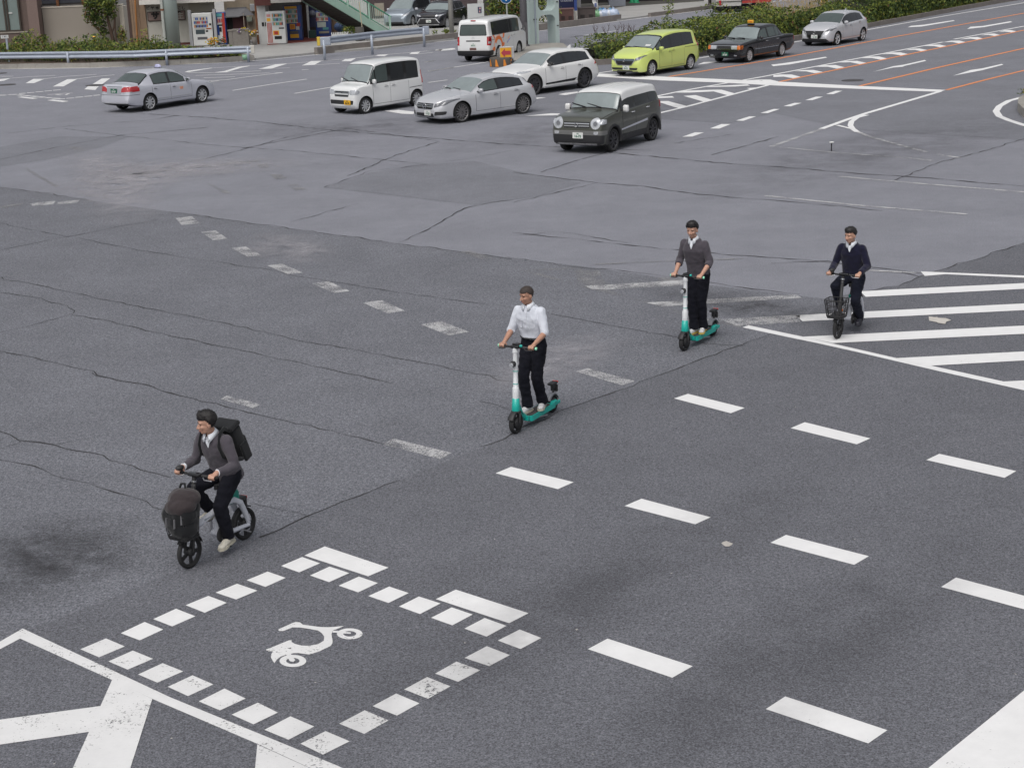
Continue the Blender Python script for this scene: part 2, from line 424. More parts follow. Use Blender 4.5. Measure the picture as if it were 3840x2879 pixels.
for q in [[(758, 483), (830, 475), (864, 506), (785, 513)], [(868, 543), (932, 537), (985, 573), (920, 579)], [(1000, 613), (1062, 606), (1130, 644), (1070, 650)],
          [(1155, 688), (1220, 680), (1308, 719), (1245, 726)], [(1348, 766), (1418, 756), (1512, 798), (1445, 807)], [(1568, 849), (1650, 838), (1750, 884), (1675, 895)],
          [(1818, 943), (1905, 928), (2027, 975), (1940, 990)], [(952, 1265), (980, 1250), (1125, 1288), (1095, 1304)]]:
    worn.sheet(poly(M1, *q), ZL)
worn.sheet(poly(M4, (353, 192), (400, 180), (575, 228), (525, 243)), ZL)
worn.sheet([G(826 * 1.7368, 960 * 1.7368), G(850 * 1.7368, 948 * 1.7368), G(976 * 1.7368, 979 * 1.7368), G(950 * 1.7368, 992 * 1.7368)], ZL)
for q in [[(1980, 630), (2030, 623), (2130, 655), (2075, 663)], [(1110, 248), (1150, 244), (1165, 262), (1125, 268)], [(1165, 293), (1215, 293), (1245, 310), (1190, 315)],
          [(1240, 340), (1285, 335), (1325, 360), (1275, 365)], [(890, 330), (920, 338), (998, 374), (960, 374)], [(295, 175), (340, 175), (360, 188), (320, 188)],
          [(110, 262), (150, 285), (255, 345), (240, 350), (120, 280)], [(0, 430), (100, 418), (90, 432), (0, 440)]]:
    ghost.sheet(poly(M1, *q), ZL)
for q in [[(130, 420), (240, 408), (230, 424), (140, 430)], [(250, 415), (345, 403), (335, 418), (245, 424)]]:
    worn.sheet(poly(M1, *q), ZL)
ghost.strip(poly(M1, (550, 300), (800, 265), (1120, 235)), .5, ZL - .003)
# guide dashes and stop line, upper right
for f, q in [(M2, [(735, 132), (790, 113), (830, 113), (780, 131)]), (M2, [(855, 96), (905, 77), (945, 77), (895, 97)]), (M2, [(967, 62), (1025, 44), (1055, 44), (1000, 63)]), (M2, [(1073, 29), (1130, 12), (1157, 12), (1105, 30)]),
             (T5, [(465, 833), (550, 805), (610, 805), (530, 835)]), (T5, [(280, 888), (375, 857), (438, 857), (345, 888)]), (T5, [(90, 940), (185, 912), (250, 912), (155, 942)])]:
    white.sheet(poly(f, *q), ZL)
white.sheet([G(2215, 276), G(2350, 282), G(2512, 290), G(2925, 308), G(3223, 324), G(3546, 339), G(3525, 346), G(3223, 335), G(2900, 322), G(2700, 311), G(2480, 303), G(2210, 287)], ZL)
orange.strip([G(2508, 289), G(2900, 225), G(3370, 137), G(3840, 51), G(4200, -10)], .17, ZL + .002)
orange.strip([G(2925, 308), G(3380, 211), G(3840, 115), G(4200, 45)], .17, ZL + .002)
orange.strip([G(3225, 324), G(3530, 252), G(3840, 183), G(4200, 105)], .17, ZL + .002)
orange.strip([G(3550, 339), G(3700, 300), G(3840, 266), G(4200, 180)], .15, ZL + .002)
white.strip([G(2225, 278), G(2630, 218), G(3248, 114), G(3550, 60), G(3840, 12), G(4200, -42)], .16, ZL - .001)
white.strip([G(2446, 366), G(2530, 348)] + poly(U1, (1000, 330), (1400, 262), (1800, 190), (2212, 110)) + poly(T5, (700, 528), (1500, 375)), .17, ZL + .003)
white.strip(poly(T5, (1595, 350), (1800, 312), (2212, 235), (2600, 170)), .16, ZL + .001)
white.strip(poly(U1, (360, 678), (400, 670), (780, 580), (1400, 415), (1880, 290)), .18, ZL + .003)
for q in [[(330, 452), (400, 455), (580, 450), (608, 468), (340, 478)], [(360, 515), (530, 513), (760, 575), (680, 605), (610, 590), (440, 535), (365, 537)],
          [(725, 447), (880, 437), (1085, 495), (980, 520)], [(590, 405), (760, 380), (1110, 368), (1210, 368), (1380, 415), (1290, 440), (1110, 390), (800, 405)],
          [(1000, 333), (1060, 322), (1380, 308), (1540, 300), (1575, 314), (1380, 328), (1080, 333)], [(1530, 348), (1680, 338), (1690, 348), (1600, 368)],
          [(1490, 262), (1560, 245), (1710, 238), (1830, 238), (1960, 268), (1870, 292), (1725, 252)]]:
    white.sheet(poly(U1, *q), ZL + .001)
for q in [[(0, 668), (60, 661), (160, 661), (245, 683), (175, 695), (90, 680), (0, 684)], [(185, 632), (260, 622), (355, 621), (440, 640), (365, 650), (290, 634)], [(370, 594), (450, 580), (550, 578), (630, 598), (560, 610), (480, 593)],
          [(560, 556), (640, 543), (740, 541), (825, 560), (760, 570), (680, 553)], [(770, 517), (850, 503), (930, 502), (1015, 522), (945, 531), (870, 516)], [(960, 482), (1040, 467), (1120, 466), (1200, 484), (1130, 494), (1050, 480)],
          [(1160, 447), (1230, 433), (1290, 432), (1370, 448), (1310, 458), (1250, 444)], [(1330, 410), (1400, 398), (1465, 397), (1540, 413), (1480, 424), (1420, 411)], [(1500, 376), (1570, 363), (1640, 362), (1700, 376), (1640, 388), (1580, 375)],
          [(1640, 352), (1740, 332), (1800, 331), (1855, 345), (1800, 354), (1740, 345)], [(1830, 315), (1890, 302), (1950, 300), (2005, 313), (1950, 322), (1900, 312)], [(1990, 285), (2040, 271), (2090, 269), (2145, 280), (2100, 290), (2040, 283)],
          [(1185, 245), (1215, 232), (1330, 222), (1590, 182), (1602, 188), (1345, 232), (1310, 238)], [(1710, 260), (1740, 240), (1850, 233), (2090, 192), (2112, 198), (1860, 243)],
          [(880, 637), (1060, 588), (1150, 575), (1335, 533), (1350, 541), (1160, 585), (1140, 593), (1060, 600)], [(1585, 672), (1740, 622), (1840, 608), (2015, 568), (2030, 575), (1850, 622), (1760, 640)],
          [(-20, 575), (100, 560), (300, 530), (460, 505), (476, 512), (140, 573), (0, 588)]]:
    white.sheet(poly(T5, *q), ZL)
white.sheet(poly(U1, (900, 48), (985, 15), (1200, 2), (1300, 0), (1010, 35)), ZL)
white.strip(poly(T5, (425, 1140), (640, 1062), (820, 1002), (1150, 905), (1470, 810)), .19, ZL - .001)
white.strip(poly(T5, (830, 1018), (740, 1040), (690, 1075), (680, 1110), (700, 1140), (740, 1168)), .17, ZL + .001)
white.strip(poly(T5, (560, 1108), (690, 1140)), .14, ZL + .003)
worn.strip(poly(T5, (740, 1166), (860, 1212), (990, 1247), (1200, 1305), (1350, 1345)), .13, ZL)
worn.strip(poly(T5, (1450, 1362), (1640, 1396)), .13, ZL)
worn.strip(poly(T5, (-20, 1297), (420, 1142)), .15, ZL)
worn.strip(poly(T5, (60, 1302), (500, 1345), (1200, 1398), (1400, 1420)), .11, ZL)
white.strip(poly(T5, (2260, 840), (2212, 858), (2080, 892), (1995, 940), (1965, 985), (1995, 1030), (2080, 1065), (2212, 1108), (2300, 1130)), .21, ZL)
worn.strip(poly(M2, (1415, 303), (1800, 337), (2212, 370), (2400, 385)), .13, ZL)
worn.strip(poly(M2, (1095, 386), (1500, 428), (1965, 466)), .13, ZL)
ghost.strip(poly(M2, (350, 682), (680, 668), (1000, 658)), .12, ZL)
worn.strip(poly(M2, (1530, 708), (1760, 720)), .10, ZL)
# far junction arm on the left
for f, q in [(U3, [(-80, 215), (-20, 170), (180, 152), (70, 195)]), (U3, [(425, 236), (555, 165), (740, 165), (565, 236)]), (U3, [(875, 292), (1120, 170), (1280, 168), (1055, 290)]), (U3, [(1535, 252), (1690, 158), (1830, 155), (1700, 252)]),
             (U3, [(1400, 338), (1460, 288), (1640, 288), (1580, 350)]), (U4, [(290, 290), (330, 275), (600, 240), (635, 240), (330, 293)]), (U4, [(640, 295), (760, 278), (930, 228), (1080, 215), (960, 240), (790, 290)]),
             (U4, [(1165, 253), (1220, 240), (1370, 198), (1510, 190), (1320, 250)]), (U4, [(1680, 212), (1740, 185), (1790, 160), (1920, 156), (1830, 205)]),
             (B2, [(1050, 640), (1090, 618), (1205, 605), (1150, 640)]), (B2, [(1400, 585), (1430, 572), (1540, 566), (1500, 588)]), (B2, [(1755, 565), (1780, 547), (1870, 540), (1840, 565)]), (B2, [(2020, 530), (2050, 518), (2110, 512), (2080, 530)]),
             (U3, [(285, 468), (370, 458), (635, 485), (540, 498)]), (U3, [(780, 520), (880, 507), (1145, 535), (1040, 550)]),
             (U2, [(790, 333), (850, 322), (960, 325), (790, 350)]), (U2, [(1090, 292), (1150, 278), (1290, 262), (1290, 276), (1160, 300)]), (U2, [(740, 515), (1010, 488), (1110, 490), (1080, 508)]),
             (ZM(1150, 140, 850), [(760, 722), (900, 712), (1050, 730), (1045, 755), (930, 750)]), (B3, [(90, 600), (130, 588), (330, 578), (345, 590), (190, 606)])]:
    used.sheet(poly(f, *q), ZL)
for f, w_, q in [(U3, .12, [(180, 155), (500, 128), (920, 108)]), (U3, .12, [(730, 165), (1100, 122), (1600, 90)]), (U3, .14, [(1260, 168), (1600, 125), (1900, 98)]), (U3, .13, [(-60, 125), (220, 120)]),
                 (U4, .14, [(860, 508), (1300, 438), (1740, 373)]), (U4, .14, [(1595, 543), (1800, 508), (2010, 473), (2200, 440)]), (U4, .10, [(630, 240), (1080, 215), (1500, 190), (1920, 157), (2212, 135)]),
                 (U4, .12, [(340, 298), (640, 296), (1040, 282), (1200, 275)]), (U4, .12, [(420, 330), (880, 316), (1080, 308), (1300, 300)]), (U4, .13, [(520, 357), (760, 350), (890, 346)]), (U4, .13, [(570, 395), (790, 380), (1120, 336), (1450, 296)]),
                 (U4, .12, [(570, 408), (700, 392)]), (U4, .1, [(1310, 247), (1540, 240)]), (U4, .12, [(1820, 205), (2130, 187)]), (U4, .15, [(1680, 264), (1760, 258)]), (U4, .12, [(1360, 303), (1450, 294)]),
                 (B2, .1, [(1205, 605), (1540, 568), (1870, 540), (2212, 503)]), (B2, .12, [(1840, 565), (2000, 548)]), (B2, .12, [(2080, 531), (2212, 521)]), (B2, .13, [(1955, 742), (2212, 702)]), (B2, .1, [(1915, 648), (2015, 632)]), (B2, .14, [(1950, 860), (2150, 833)]),
                 (B3, .14, [(20, 850), (735, 738)]), (B3, .1, [(0, 608), (340, 575)]), (B3, .12, [(-20, 742), (90, 722)]), (B3, .14, [(1715, 443), (1860, 424)]), (ZM(2080, 0, 400), .14, [(345, 775), (580, 745), (1000, 685), (1330, 640)])]:
    used.strip([f(*p) for p in q], w_, ZL + .001)
for a, c in [((-30, 437), (100, 435)), ((140, 425), (280, 422)), ((315, 410), (425, 402)), ((450, 396), (570, 388)), ((590, 382), (720, 374)), ((740, 368), (860, 360)), ((880, 354), (1010, 345)),
             ((300, 432), (390, 438)), ((410, 442), (500, 447)), ((520, 452), (620, 458)), ((640, 464), (740, 470)), ((760, 475), (850, 480)), ((870, 486), (990, 491)), ((970, 500), (1080, 494)), ((1100, 489), (1230, 480)),
             ((1250, 472), (1380, 463)), ((1400, 456), (1530, 447)), ((1550, 440), (1660, 431))]:
    used.strip([U3(*a), U3(*c)], .22, ZL)
for q in [[(790, 424), (920, 418), (1080, 402), (1200, 400)], [(930, 424), (1000, 432), (1090, 430), (1140, 408)]]: used.strip([U3(*p) for p in q], .12, ZL)
white.strip([G(-200, 264), G(0, 259.5), G(100, 259), G(339, 256), G(500, 250), G(620, 245), G(834, 237), G(960, 229), G(1080, 217.5), G(1190, 206)] + [G(1320, 187), G(1500, 171), G(1700, 152), G(1860, 133), G(2009, 119), G(2150, 102), G(2300, 83), G(2480, 60), G(2700, 32), G(3000, -5)], .15, ZL - .002)
for nm, mb, mm in (('white_road_marking', white, P_WHITE), ('used_road_marking', used, P_USED), ('worn_road_marking', worn, P_WORN), ('faded_road_marking', ghost, P_GHOST), ('orange_lane_line', orange, P_ORANGE)):
    tag(mb.build(nm, mm), kind='structure')

# ------------------------------------------------------------------ cracks, seams, covers, litter
crk = MB()
def crack(pts, w=.03, jit=.05, step=.22):
    pts = [Vector((p.x, p.y, 0)) for p in pts]; out = []; ws = []
    for a, c in zip(pts, pts[1:]):
        n = max(1, int((c - a).length / step)); d = (c - a).normalized(); nn = Vector((-d.y, d.x, 0))
        for i in range(n):
            q = a.lerp(c, i / n)
            out.append(q + nn * (noise.noise(q * 2.3) * jit * 1.6 + random.uniform(-jit, jit) * .5)); ws.append(w * random.choice((.2, .4, .55, .75, 1.0)) * random.uniform(.55, 1.1))
    out.append(pts[-1]); ws.append(w * .3)
    crk.strip(out, ws, .0075)
for f, w_, q in [(M1, .05, [(0, 620), (150, 590), (300, 562), (420, 538), (560, 512), (680, 490)]), (M1, .03, [(0, 505), (150, 535), (300, 565)]), (M1, .035, [(340, 570), (550, 610), (750, 645), (900, 665), (1150, 705), (1300, 735), (1500, 768), (1800, 815), (2212, 870)]),
                 (M1, .04, [(0, 740), (300, 800), (520, 850), (700, 885), (900, 925), (1100, 965), (1300, 1010), (1600, 1065), (1900, 1120), (2212, 1190)]), (M1, .04, [(0, 805), (180, 830), (310, 870), (320, 895), (200, 930), (90, 955), (0, 975)]),
                 (M1, .035, [(320, 900), (480, 930), (700, 985), (900, 1025), (1100, 1065), (1200, 1090), (1400, 1130), (1600, 1175), (1700, 1198)]), (M1, .04, [(0, 1055), (150, 1085), (350, 1135), (480, 1170), (590, 1198)]),
                 (M1, .05, [(740, 455), (1200, 520), (1700, 590), (1980, 625), (2212, 660)]), (M1, .05, [(0, 348), (200, 375), (400, 408)]), (M1, .07, [(0, 230), (250, 175), (520, 125), (900, 90)]), (M1, .05, [(270, 95), (560, 130), (900, 165), (1100, 180), (1300, 195), (1600, 225), (1850, 250)]),
                 (M1, .05, [(600, 290), (1000, 200), (1250, 130), (1420, 100), (1700, 75)]), (M1, .08, [(580, 30), (850, 45), (1100, 65), (1400, 100), (1700, 125), (2212, 165)]), (M1, .04, [(1250, 500), (1400, 460), (1550, 420)]),
                 (M1, .04, [(1400, 350), (1600, 280), (1850, 250), (2050, 220), (2212, 190)]), (M1, .045, [(1720, 590), (1850, 530), (2000, 440), (2100, 420), (2212, 405)]), (M1, .06, [(1050, 180), (1500, 95), (1900, 150), (1700, 215), (1500, 300)]),
                 (M1, .06, [(0, 120), (300, 85), (640, 60), (760, 40)]),
                 (M2, .05, [(0, 545), (250, 570), (600, 610), (1000, 645), (1300, 665), (1500, 690), (1770, 720)]), (M2, .05, [(120, 285), (230, 250), (330, 220), (440, 190)]), (M2, .08, [(420, 200), (700, 225), (900, 245), (1200, 265), (1500, 290), (1800, 310), (2212, 345)]),
                 (M2, .05, [(0, 415), (200, 370), (370, 330)]), (M2, .07, [(0, 285), (370, 330), (560, 345), (800, 380), (1050, 400), (1300, 420), (1600, 450)]), (M2, .05, [(1120, 678), (1360, 668), (1760, 735)]), (M2, .04, [(1500, 800), (1670, 775), (1800, 720), (2000, 660), (2212, 590)]),
                 (M2, .06, [(860, 210), (970, 180), (1150, 130)]), (M2, .06, [(0, 165), (200, 175), (600, 190)]), (M2, .05, [(1650, 320), (1850, 240), (2000, 205), (2212, 140)]), (M2, .04, [(700, 160), (950, 120)]), (M2, .035, [(0, 560), (200, 540), (500, 590)]),
                 (M3, .04, [(380, 0), (640, 60), (900, 130), (1150, 190), (1400, 245), (1600, 295), (1682, 310)]), (M3, .04, [(0, 240), (90, 280), (240, 300), (420, 350), (600, 405), (720, 440)]), (M3, .04, [(0, 355), (130, 395), (300, 445), (480, 500), (600, 545), (700, 580)]),
                 (M3, .03, [(0, 325), (90, 290)]), (M3, .03, [(1060, 550), (1180, 570), (1300, 605)]), (M3, .035, [(1090, 690), (1290, 605), (1450, 540), (1682, 450)]), (M3, .03, [(240, 300), (400, 270)]),
                 (M4, .035, [(0, 475), (300, 340), (520, 260), (700, 190), (1000, 80), (1080, 50)]), (M4, .03, [(0, 300), (110, 330), (280, 370)]), (M4, .02, [(-0, 200), (100, 215)]), (M5, .03, [(330, 560), (700, 630), (1100, 700), (1500, 780), (1800, 800)]), (M5, .04, [(0, 130), (480, 200), (880, 235), (1300, 290), (1700, 350), (2212, 410)])]:
    crack([f(*p) for p in q], w_, .06 if w_ > .035 else .045)
k = NT('crack_dark'); k.col((.034, .033, .036)); k.set(Roughness=.95)
tag(crk.build('crack', k.m), kind='structure')

# dusty and oily stains on the carriageway
def stain(name, c, amt, spots, ns):
    k = NT(name); p = k.n('ShaderNodeTexCoord').outputs['Object']; w = k.pos()
    ln = k.n('ShaderNodeVectorMath', operation='LENGTH'); k.l(p, ln.inputs[0])
    f = k.math('MULTIPLY', k.maprange(ln.outputs['Value'], .25, 1, 1, 0), k.maprange(k.noise(w, ns, 5, .7), .35, .68, 0, amt))
    k.col(c); k.set(Roughness=.9); tr = k.n('ShaderNodeBsdfTransparent'); ms = k.n('ShaderNodeMixShader')
    k.l(f, ms.inputs['Fac']); k.l(tr.outputs[0], ms.inputs[1]); k.l(k.b.outputs[0], ms.inputs[2]); k.l(ms.outputs[0], k.o.inputs['Surface'])
    for i, (q, rx, ry, a) in enumerate(spots):
        b = MB(); b.sheet([(math.cos(2 * math.pi * j / 32), math.sin(2 * math.pi * j / 32)) for j in range(32)], 0)
        o = b.build(name, k.m); o.location = (q.x, q.y, .0135 + .0012 * i); o.scale = (rx, ry, 1); o.rotation_euler = (0, 0, R(a)); tag(o, kind='structure')
stain('dust_stain', (.42, .41, .44), .75, [(M1(520, 350), 1.3, 7, 14), (M1(430, 250), 1.2, 5, 20), (M1(620, 300), 2.6, 4, -20), (M1(900, 262), 3.2, 2.0, 0), (M5(350, 930), .9, 2.2, -30), (M1(1250, 610), 1.0, 2.2, 20)], 1.6)
stain('oil_stain', (.040, .039, .043), .50, [(M3(250, 690), 1.1, .9, 10), (M3(70, 830), 1.0, 1.3, 30), (M3(330, 790), .9, .7, 0), (M2(1000, 860), .9, 2.6, 40)], 2.2)
stain('tyre_polish', (.070, .069, .078), .30, [(G(3000, 2450), .9, 5, -40), (G(2200, 2250), .9, 5, -40), (G(2250, 460), 2.5, 9, -40), (G(3300, 560), 3, 10, -40), (G(1300, 480), 5, 3, 0)], .9)
# ------------------------------------------------------------------ vehicles
GLASS = mat('car_glass_tint', (.020, .023, .027), .04, var=.3, scale=1.2, spec=.8)
GLASS_F = mat('car_windscreen', (.23, .27, .275), .05, var=.3, scale=1.3, spec=.75)  # pale base colour stands in for reflected sky and the cabin behind
GLASS_C = mat('car_glass_clear', (.07, .09, .088), .04, var=.3, scale=1.5, spec=.65)
RUBBER = mat('tyre_rubber', (.022, .022, .023), .85, var=.15)
BLACKP = mat('black_plastic', (.025, .025, .027), .55, var=.15)
GLOSSB = mat('gloss_black', (.012, .012, .013), .15, var=.1, coat=.5)
CHROME = mat('chrome', (.62, .63, .65), .16, 1.0, var=.06)
ALLOY = mat('alloy_silver', (.58, .59, .61), .35, .4, var=.1)
ALLOY_D = mat('alloy_dark', (.10, .10, .11), .35, .7, var=.1)
BRAKE = mat('brake_dark', (.035, .035, .037), .6, .3, var=.2)
LAMP = mat('headlamp_glass', (.55, .57, .60), .08, .35, var=.35, scale=14, spec=.8, coat=.8)
LAMP_D = mat('headlamp_dark', (.16, .165, .18), .08, .3, var=.5, scale=16, spec=.8, coat=.8)
RED_L = mat('tail_lamp_red', (.42, .012, .018), .12, var=.3, scale=18, spec=.7, coat=.8)
AMBER_L = mat('indicator_amber', (.62, .16, .02), .12, var=.2, scale=18, spec=.7, coat=.6)
PLATE_W = mat('plate_white', (.72, .73, .71), .5, var=.03)
PLATE_G = mat('plate_green', (.015, .13, .07), .5, var=.05)
PLATE_Y = mat('plate_yellow', (.80, .44, .02), .5, var=.05)
INK_G = mat('ink_green', (.02, .16, .09), .6, var=0)
INK_W = mat('ink_white', (.75, .76, .74), .6, var=0)
INK_K = mat('ink_black', (.02, .02, .022), .6, var=0)
def carpaint(name, c, metal=0.0, rough=.28):
    k = NT(name); p = k.n('ShaderNodeTexCoord').outputs['Object']
    f = k.noise(p, 1.2, 2, .5)
    sx = k.n('ShaderNodeSeparateXYZ'); k.l(p, sx.inputs[0])
    dirt = k.math('MULTIPLY', k.maprange(sx.outputs['Z'], .15, .55, .35, 0), k.maprange(k.noise(p, 3, 3, .6), .35, .65, .3, 1))
    cc = k.mix(f, tuple(x * .97 for x in c), tuple(min(1, x * 1.03) for x in c))
    k.col(k.mix(dirt, cc, tuple(.55 * x + .05 for x in c)))
    k.set(Roughness=rough, Metallic=metal, Coat_Weight=.7, Coat_Roughness=.06)
    return k.m
def pchip(xs, ys, x):
    """monotone cubic through the stations"""
    n = len(xs)
    if x <= xs[0]: return ys[0]
    if x >= xs[-1]: return ys[-1]
    h = [xs[i + 1] - xs[i] for i in range(n - 1)]; d = [(ys[i + 1] - ys[i]) / h[i] for i in range(n - 1)]
    m = [d[0]] + [0 if d[i - 1] * d[i] <= 0 else 2 * d[i - 1] * d[i] / (d[i - 1] + d[i]) for i in range(1, n - 1)] + [d[-1]]
    i = max(j for j in range(n - 1) if xs[j] <= x)
    t = (x - xs[i]) / h[i]
    return ((2 * t ** 3 - 3 * t ** 2 + 1) * ys[i] + (t ** 3 - 2 * t ** 2 + t) * h[i] * m[i] + (-2 * t ** 3 + 3 * t ** 2) * ys[i + 1] + (t ** 3 - t ** 2) * h[i] * m[i + 1])
def rounded(poly, r, n=3):
    """round the corners of a convex polygon"""
    out = []; m = len(poly)
    for i in range(m):
        p, a, c = Vector(poly[i]), Vector(poly[i - 1]), Vector(poly[(i + 1) % m])
        ra = min(r, (a - p).length * .45, (c - p).length * .45)
        s, e = p + (a - p).normalized() * ra, p + (c - p).normalized() * ra
        for k in range(n + 1):
            t = k / n
            out.append(tuple(s * (1 - t) ** 2 + p * 2 * t * (1 - t) + e * t * t))
    return out

class Car:
    """one vehicle: a lofted body shell with wheel wells, and panels, panes and lamps laid on the shell as parts of their own"""
    KC = 13
    def __init__(s, name, label, cat, L, W, H, wb, fo, rw, top, belt, wid, roof, bot, paint_m, tw=.20, gap=.055, nst=84, group=None, crown=.035, side_in=.06, dense=()):
        s.L, s.W, s.H, s.wb, s.fo, s.rw, s.tw, s.gap = L, W, H, wb, fo, rw, tw, gap
        s.top, s.belt, s.wid, s.roof, s.bot = [list(zip(*q)) for q in (top, belt, wid, roof, bot)]
        s.paint = paint_m; s.root = empty(name, label=label, cat=cat, group=group)
        s.crown = crown; s.side_in = side_in
        ss = sorted(set([0, .012, .03, .055, .09, .14] + [L - q for q in (0, .012, .03, .055, .09, .14)] + [L * i / nst for i in range(1, nst)] + list(dense)))
        s.st = [q for i, q in enumerate(ss) if i == 0 or q - ss[i - 1] > .006]
        secs = [s.section(q) for q in s.st]
        vs = []; s.key = []
        n = len(secs[0])
        for q, sec in zip(s.st, secs):
            for (y, z) in sec: vs.append((L / 2 - q, y, z))
        fs = []; s.fk = []
        for i in range(len(s.st) - 1):
            for k in range(n):
                fs.append((i * n + k, (i + 1) * n + k, (i + 1) * n + (k + 1) % n, i * n + (k + 1) % n)); s.fk.append((i, k))
        fs.append(tuple(range(n))); s.fk.append((-1, 0))
        fs.append(tuple(range((len(s.st) - 1) * n, len(s.st) * n))[::-1]); s.fk.append((-2, 0))
        s.n = n
        me = bpy.data.meshes.new('shell'); me.from_pydata(vs, [], fs); me.update()
        bm = bmesh.new(); bm.from_mesh(me); bmesh.ops.recalc_face_normals(bm, faces=bm.faces); bm.normal_update()
        if bm.calc_volume(signed=True) < 0: bmesh.ops.reverse_faces(bm, faces=bm.faces)
        bm.normal_update()
        s.co = [v.co.copy() for v in bm.verts]; s.no = [v.normal.copy() for v in bm.verts]
        s.faces = [[v.index for v in f.verts] for f in bm.faces]; s.fn = [f.normal.copy() for f in bm.faces]; s.fc = [f.calc_center_median() for f in bm.faces]
        bm.to_mesh(me); bm.free(); bpy.data.meshes.remove(bpy.data.meshes['shell']) if False else None
        # wheel wells
        ob = bpy.data.objects.new('shell', me); COL.objects.link(ob)
        me.materials.append(paint_m); me.materials.append(BLACKP)
        ct = MB(); ct.cur = 1
        for x in (L / 2 - fo, L / 2 - fo - wb):
            for sd in (-1, 1):
                y0, y1 = sd * (W / 2 - tw - .10), sd * (W / 2 + .2)
                r = rw + gap
                prof = [(0.0001, min(y0, y1)), (r, min(y0, y1)), (r, max(y0, y1)), (0.0001, max(y0, y1))]
                ct.lathe(prof, 32, 'Y', (x, 0, rw + .01), smooth=False)
        cme = ct.mesh('cut'); cme.materials.append(paint_m); cme.materials.append(BLACKP)
        b2 = bmesh.new(); b2.from_mesh(cme); bmesh.ops.remove_doubles(b2, verts=b2.verts, dist=.0005); bmesh.ops.recalc_face_normals(b2, faces=b2.faces); b2.to_mesh(cme); b2.free()
        co = bpy.data.objects.new('cut', cme); COL.objects.link(co)
        md = ob.modifiers.new('b', 'BOOLEAN'); md.operation = 'DIFFERENCE'; md.solver = 'EXACT'; md.object = co
        bpy.context.view_layer.update()
        res = bpy.data.meshes.new_from_object(ob.evaluated_get(bpy.context.evaluated_depsgraph_get()))
        bpy.data.objects.remove(ob); bpy.data.objects.remove(co)
        for p in res.polygons:
            p.use_smooth = True
            if p.center.z < s.zb(L / 2 - p.center.x) + .02 and p.normal.z < -.7: p.material_index = 1
        res.set_sharp_from_angle(angle=R(38)); res.name = 'body'
        o = bpy.data.objects.new('body', res); COL.objects.link(o); o.parent = s.root; s.body = o
    def zt(s, q): return pchip(*s.top, q)
    def zs(s, q): return min(pchip(*s.belt, q), s.zt(q) - .012)
    def hw(s, q): return pchip(*s.wid, q) * s.W / 2
    def zb(s, q): return pchip(*s.bot, q)
    def section(s, q):
        w, zb, zs, zt = s.hw(q), s.zb(q), s.zs(q), s.zt(q)
        wr = w * pchip(*s.roof, q); g = zt - zs; re = min(.085, g * .6); hb = zs - zb
        cr = min(s.crown, g * .35)
        P = [(0, zb), (.6 * w, zb), (.90 * w, zb + .012), (.965 * w, zb + .05), (.985 * w, zb + .16 * hb), (.998 * w, zb + .36 * hb), (w, zb + .56 * hb), (.992 * w, zb + .76 * hb), (w * (1 - s.side_in * .35), zs - .055 if hb > .2 else zs - hb * .12)]
        P.append((w * (1 - s.side_in * .75), zs - .004))
        e = (wr, zt - cr - re)
        a = (w * (1 - s.side_in) - .004, zs + .006)
        if e[1] < a[1]: e = (wr, a[1] + .002)
        for t in (.03, .35, .68): P.append((a[0] + (e[0] - a[0]) * t, a[1] + (e[1] - a[1]) * t + .0))
        P.append(e)
        P += [(wr - re * .10, zt - cr - re * .45), (wr - re * .42, zt - cr - re * .10), (wr * .86 - re * .3, zt - cr * .82), (wr * .5, zt - cr * .28), (0, zt)]
        left = P[1:-1]
        return [P[0]] + left + [P[-1]] + [(-y, z) for y, z in reversed(left)]
    # ---- panels on the shell
    def _emit(s, bm, off, depth, mats, name, parent=None):
        if not bm.verts: return None
        lay = bm.verts.layers.float_vector['n']
        for v in bm.verts: v.co = v.co + v[lay].normalized() * off
        for f in bm.faces: f.smooth = True
        edges = [e for e in bm.edges if len(e.link_faces) == 1]
        r = bmesh.ops.extrude_edge_only(bm, edges=edges)
        for v in [g for g in r['geom'] if isinstance(g, bmesh.types.BMVert)]:
            v.co = v.co - v[lay].normalized() * depth
        for f in [g for g in r['geom'] if isinstance(g, bmesh.types.BMFace)]: f.smooth = False
        me = bpy.data.meshes.new(name); bm.to_mesh(me); bm.free()
        me.set_sharp_from_angle(angle=R(45))
        me.materials.append(mats)
        o = bpy.data.objects.new(name, me); COL.objects.link(o); o.parent = parent or s.root
        return o
    def _grab(s, idx):
        bm = bmesh.new(); lay = bm.verts.layers.float_vector.new('n'); mp = {}
        for i in idx:
            vv = []
            for j in s.faces[i]:
                if j not in mp:
                    v = bm.verts.new(s.co[j]); v[lay] = s.no[j]; mp[j] = v
                vv.append(mp[j])
            try: bm.faces.new(vv)
            except ValueError: pass
        return bm
    def patch(s, name, view, polys, m, off=.004, depth=.012, parent=None, both=False, lim=None):
        """panel outlined in a view: side L/R (x, z), front / rear (y, z), top (x, y)"""
        if polys and isinstance(polys[0][0], (int, float)): polys = [polys]
        if both:
            return [s.patch(name, view, polys, m, off, depth, parent), s.patch(name, 'R' if view == 'L' else view, [[((p[0] if view in 'LR' else -p[0]), p[1]) for p in q] for q in polys], m, off, depth, parent)]
        ax = {'L': (0, 2, 1, 1), 'R': (0, 2, 1, -1), 'F': (1, 2, 0, 1), 'B': (1, 2, 0, -1), 'T': (0, 1, 2, 1)}[view]
        i, j, k, sg = ax
        tot = bmesh.new(); lt = tot.verts.layers.float_vector.new('n')
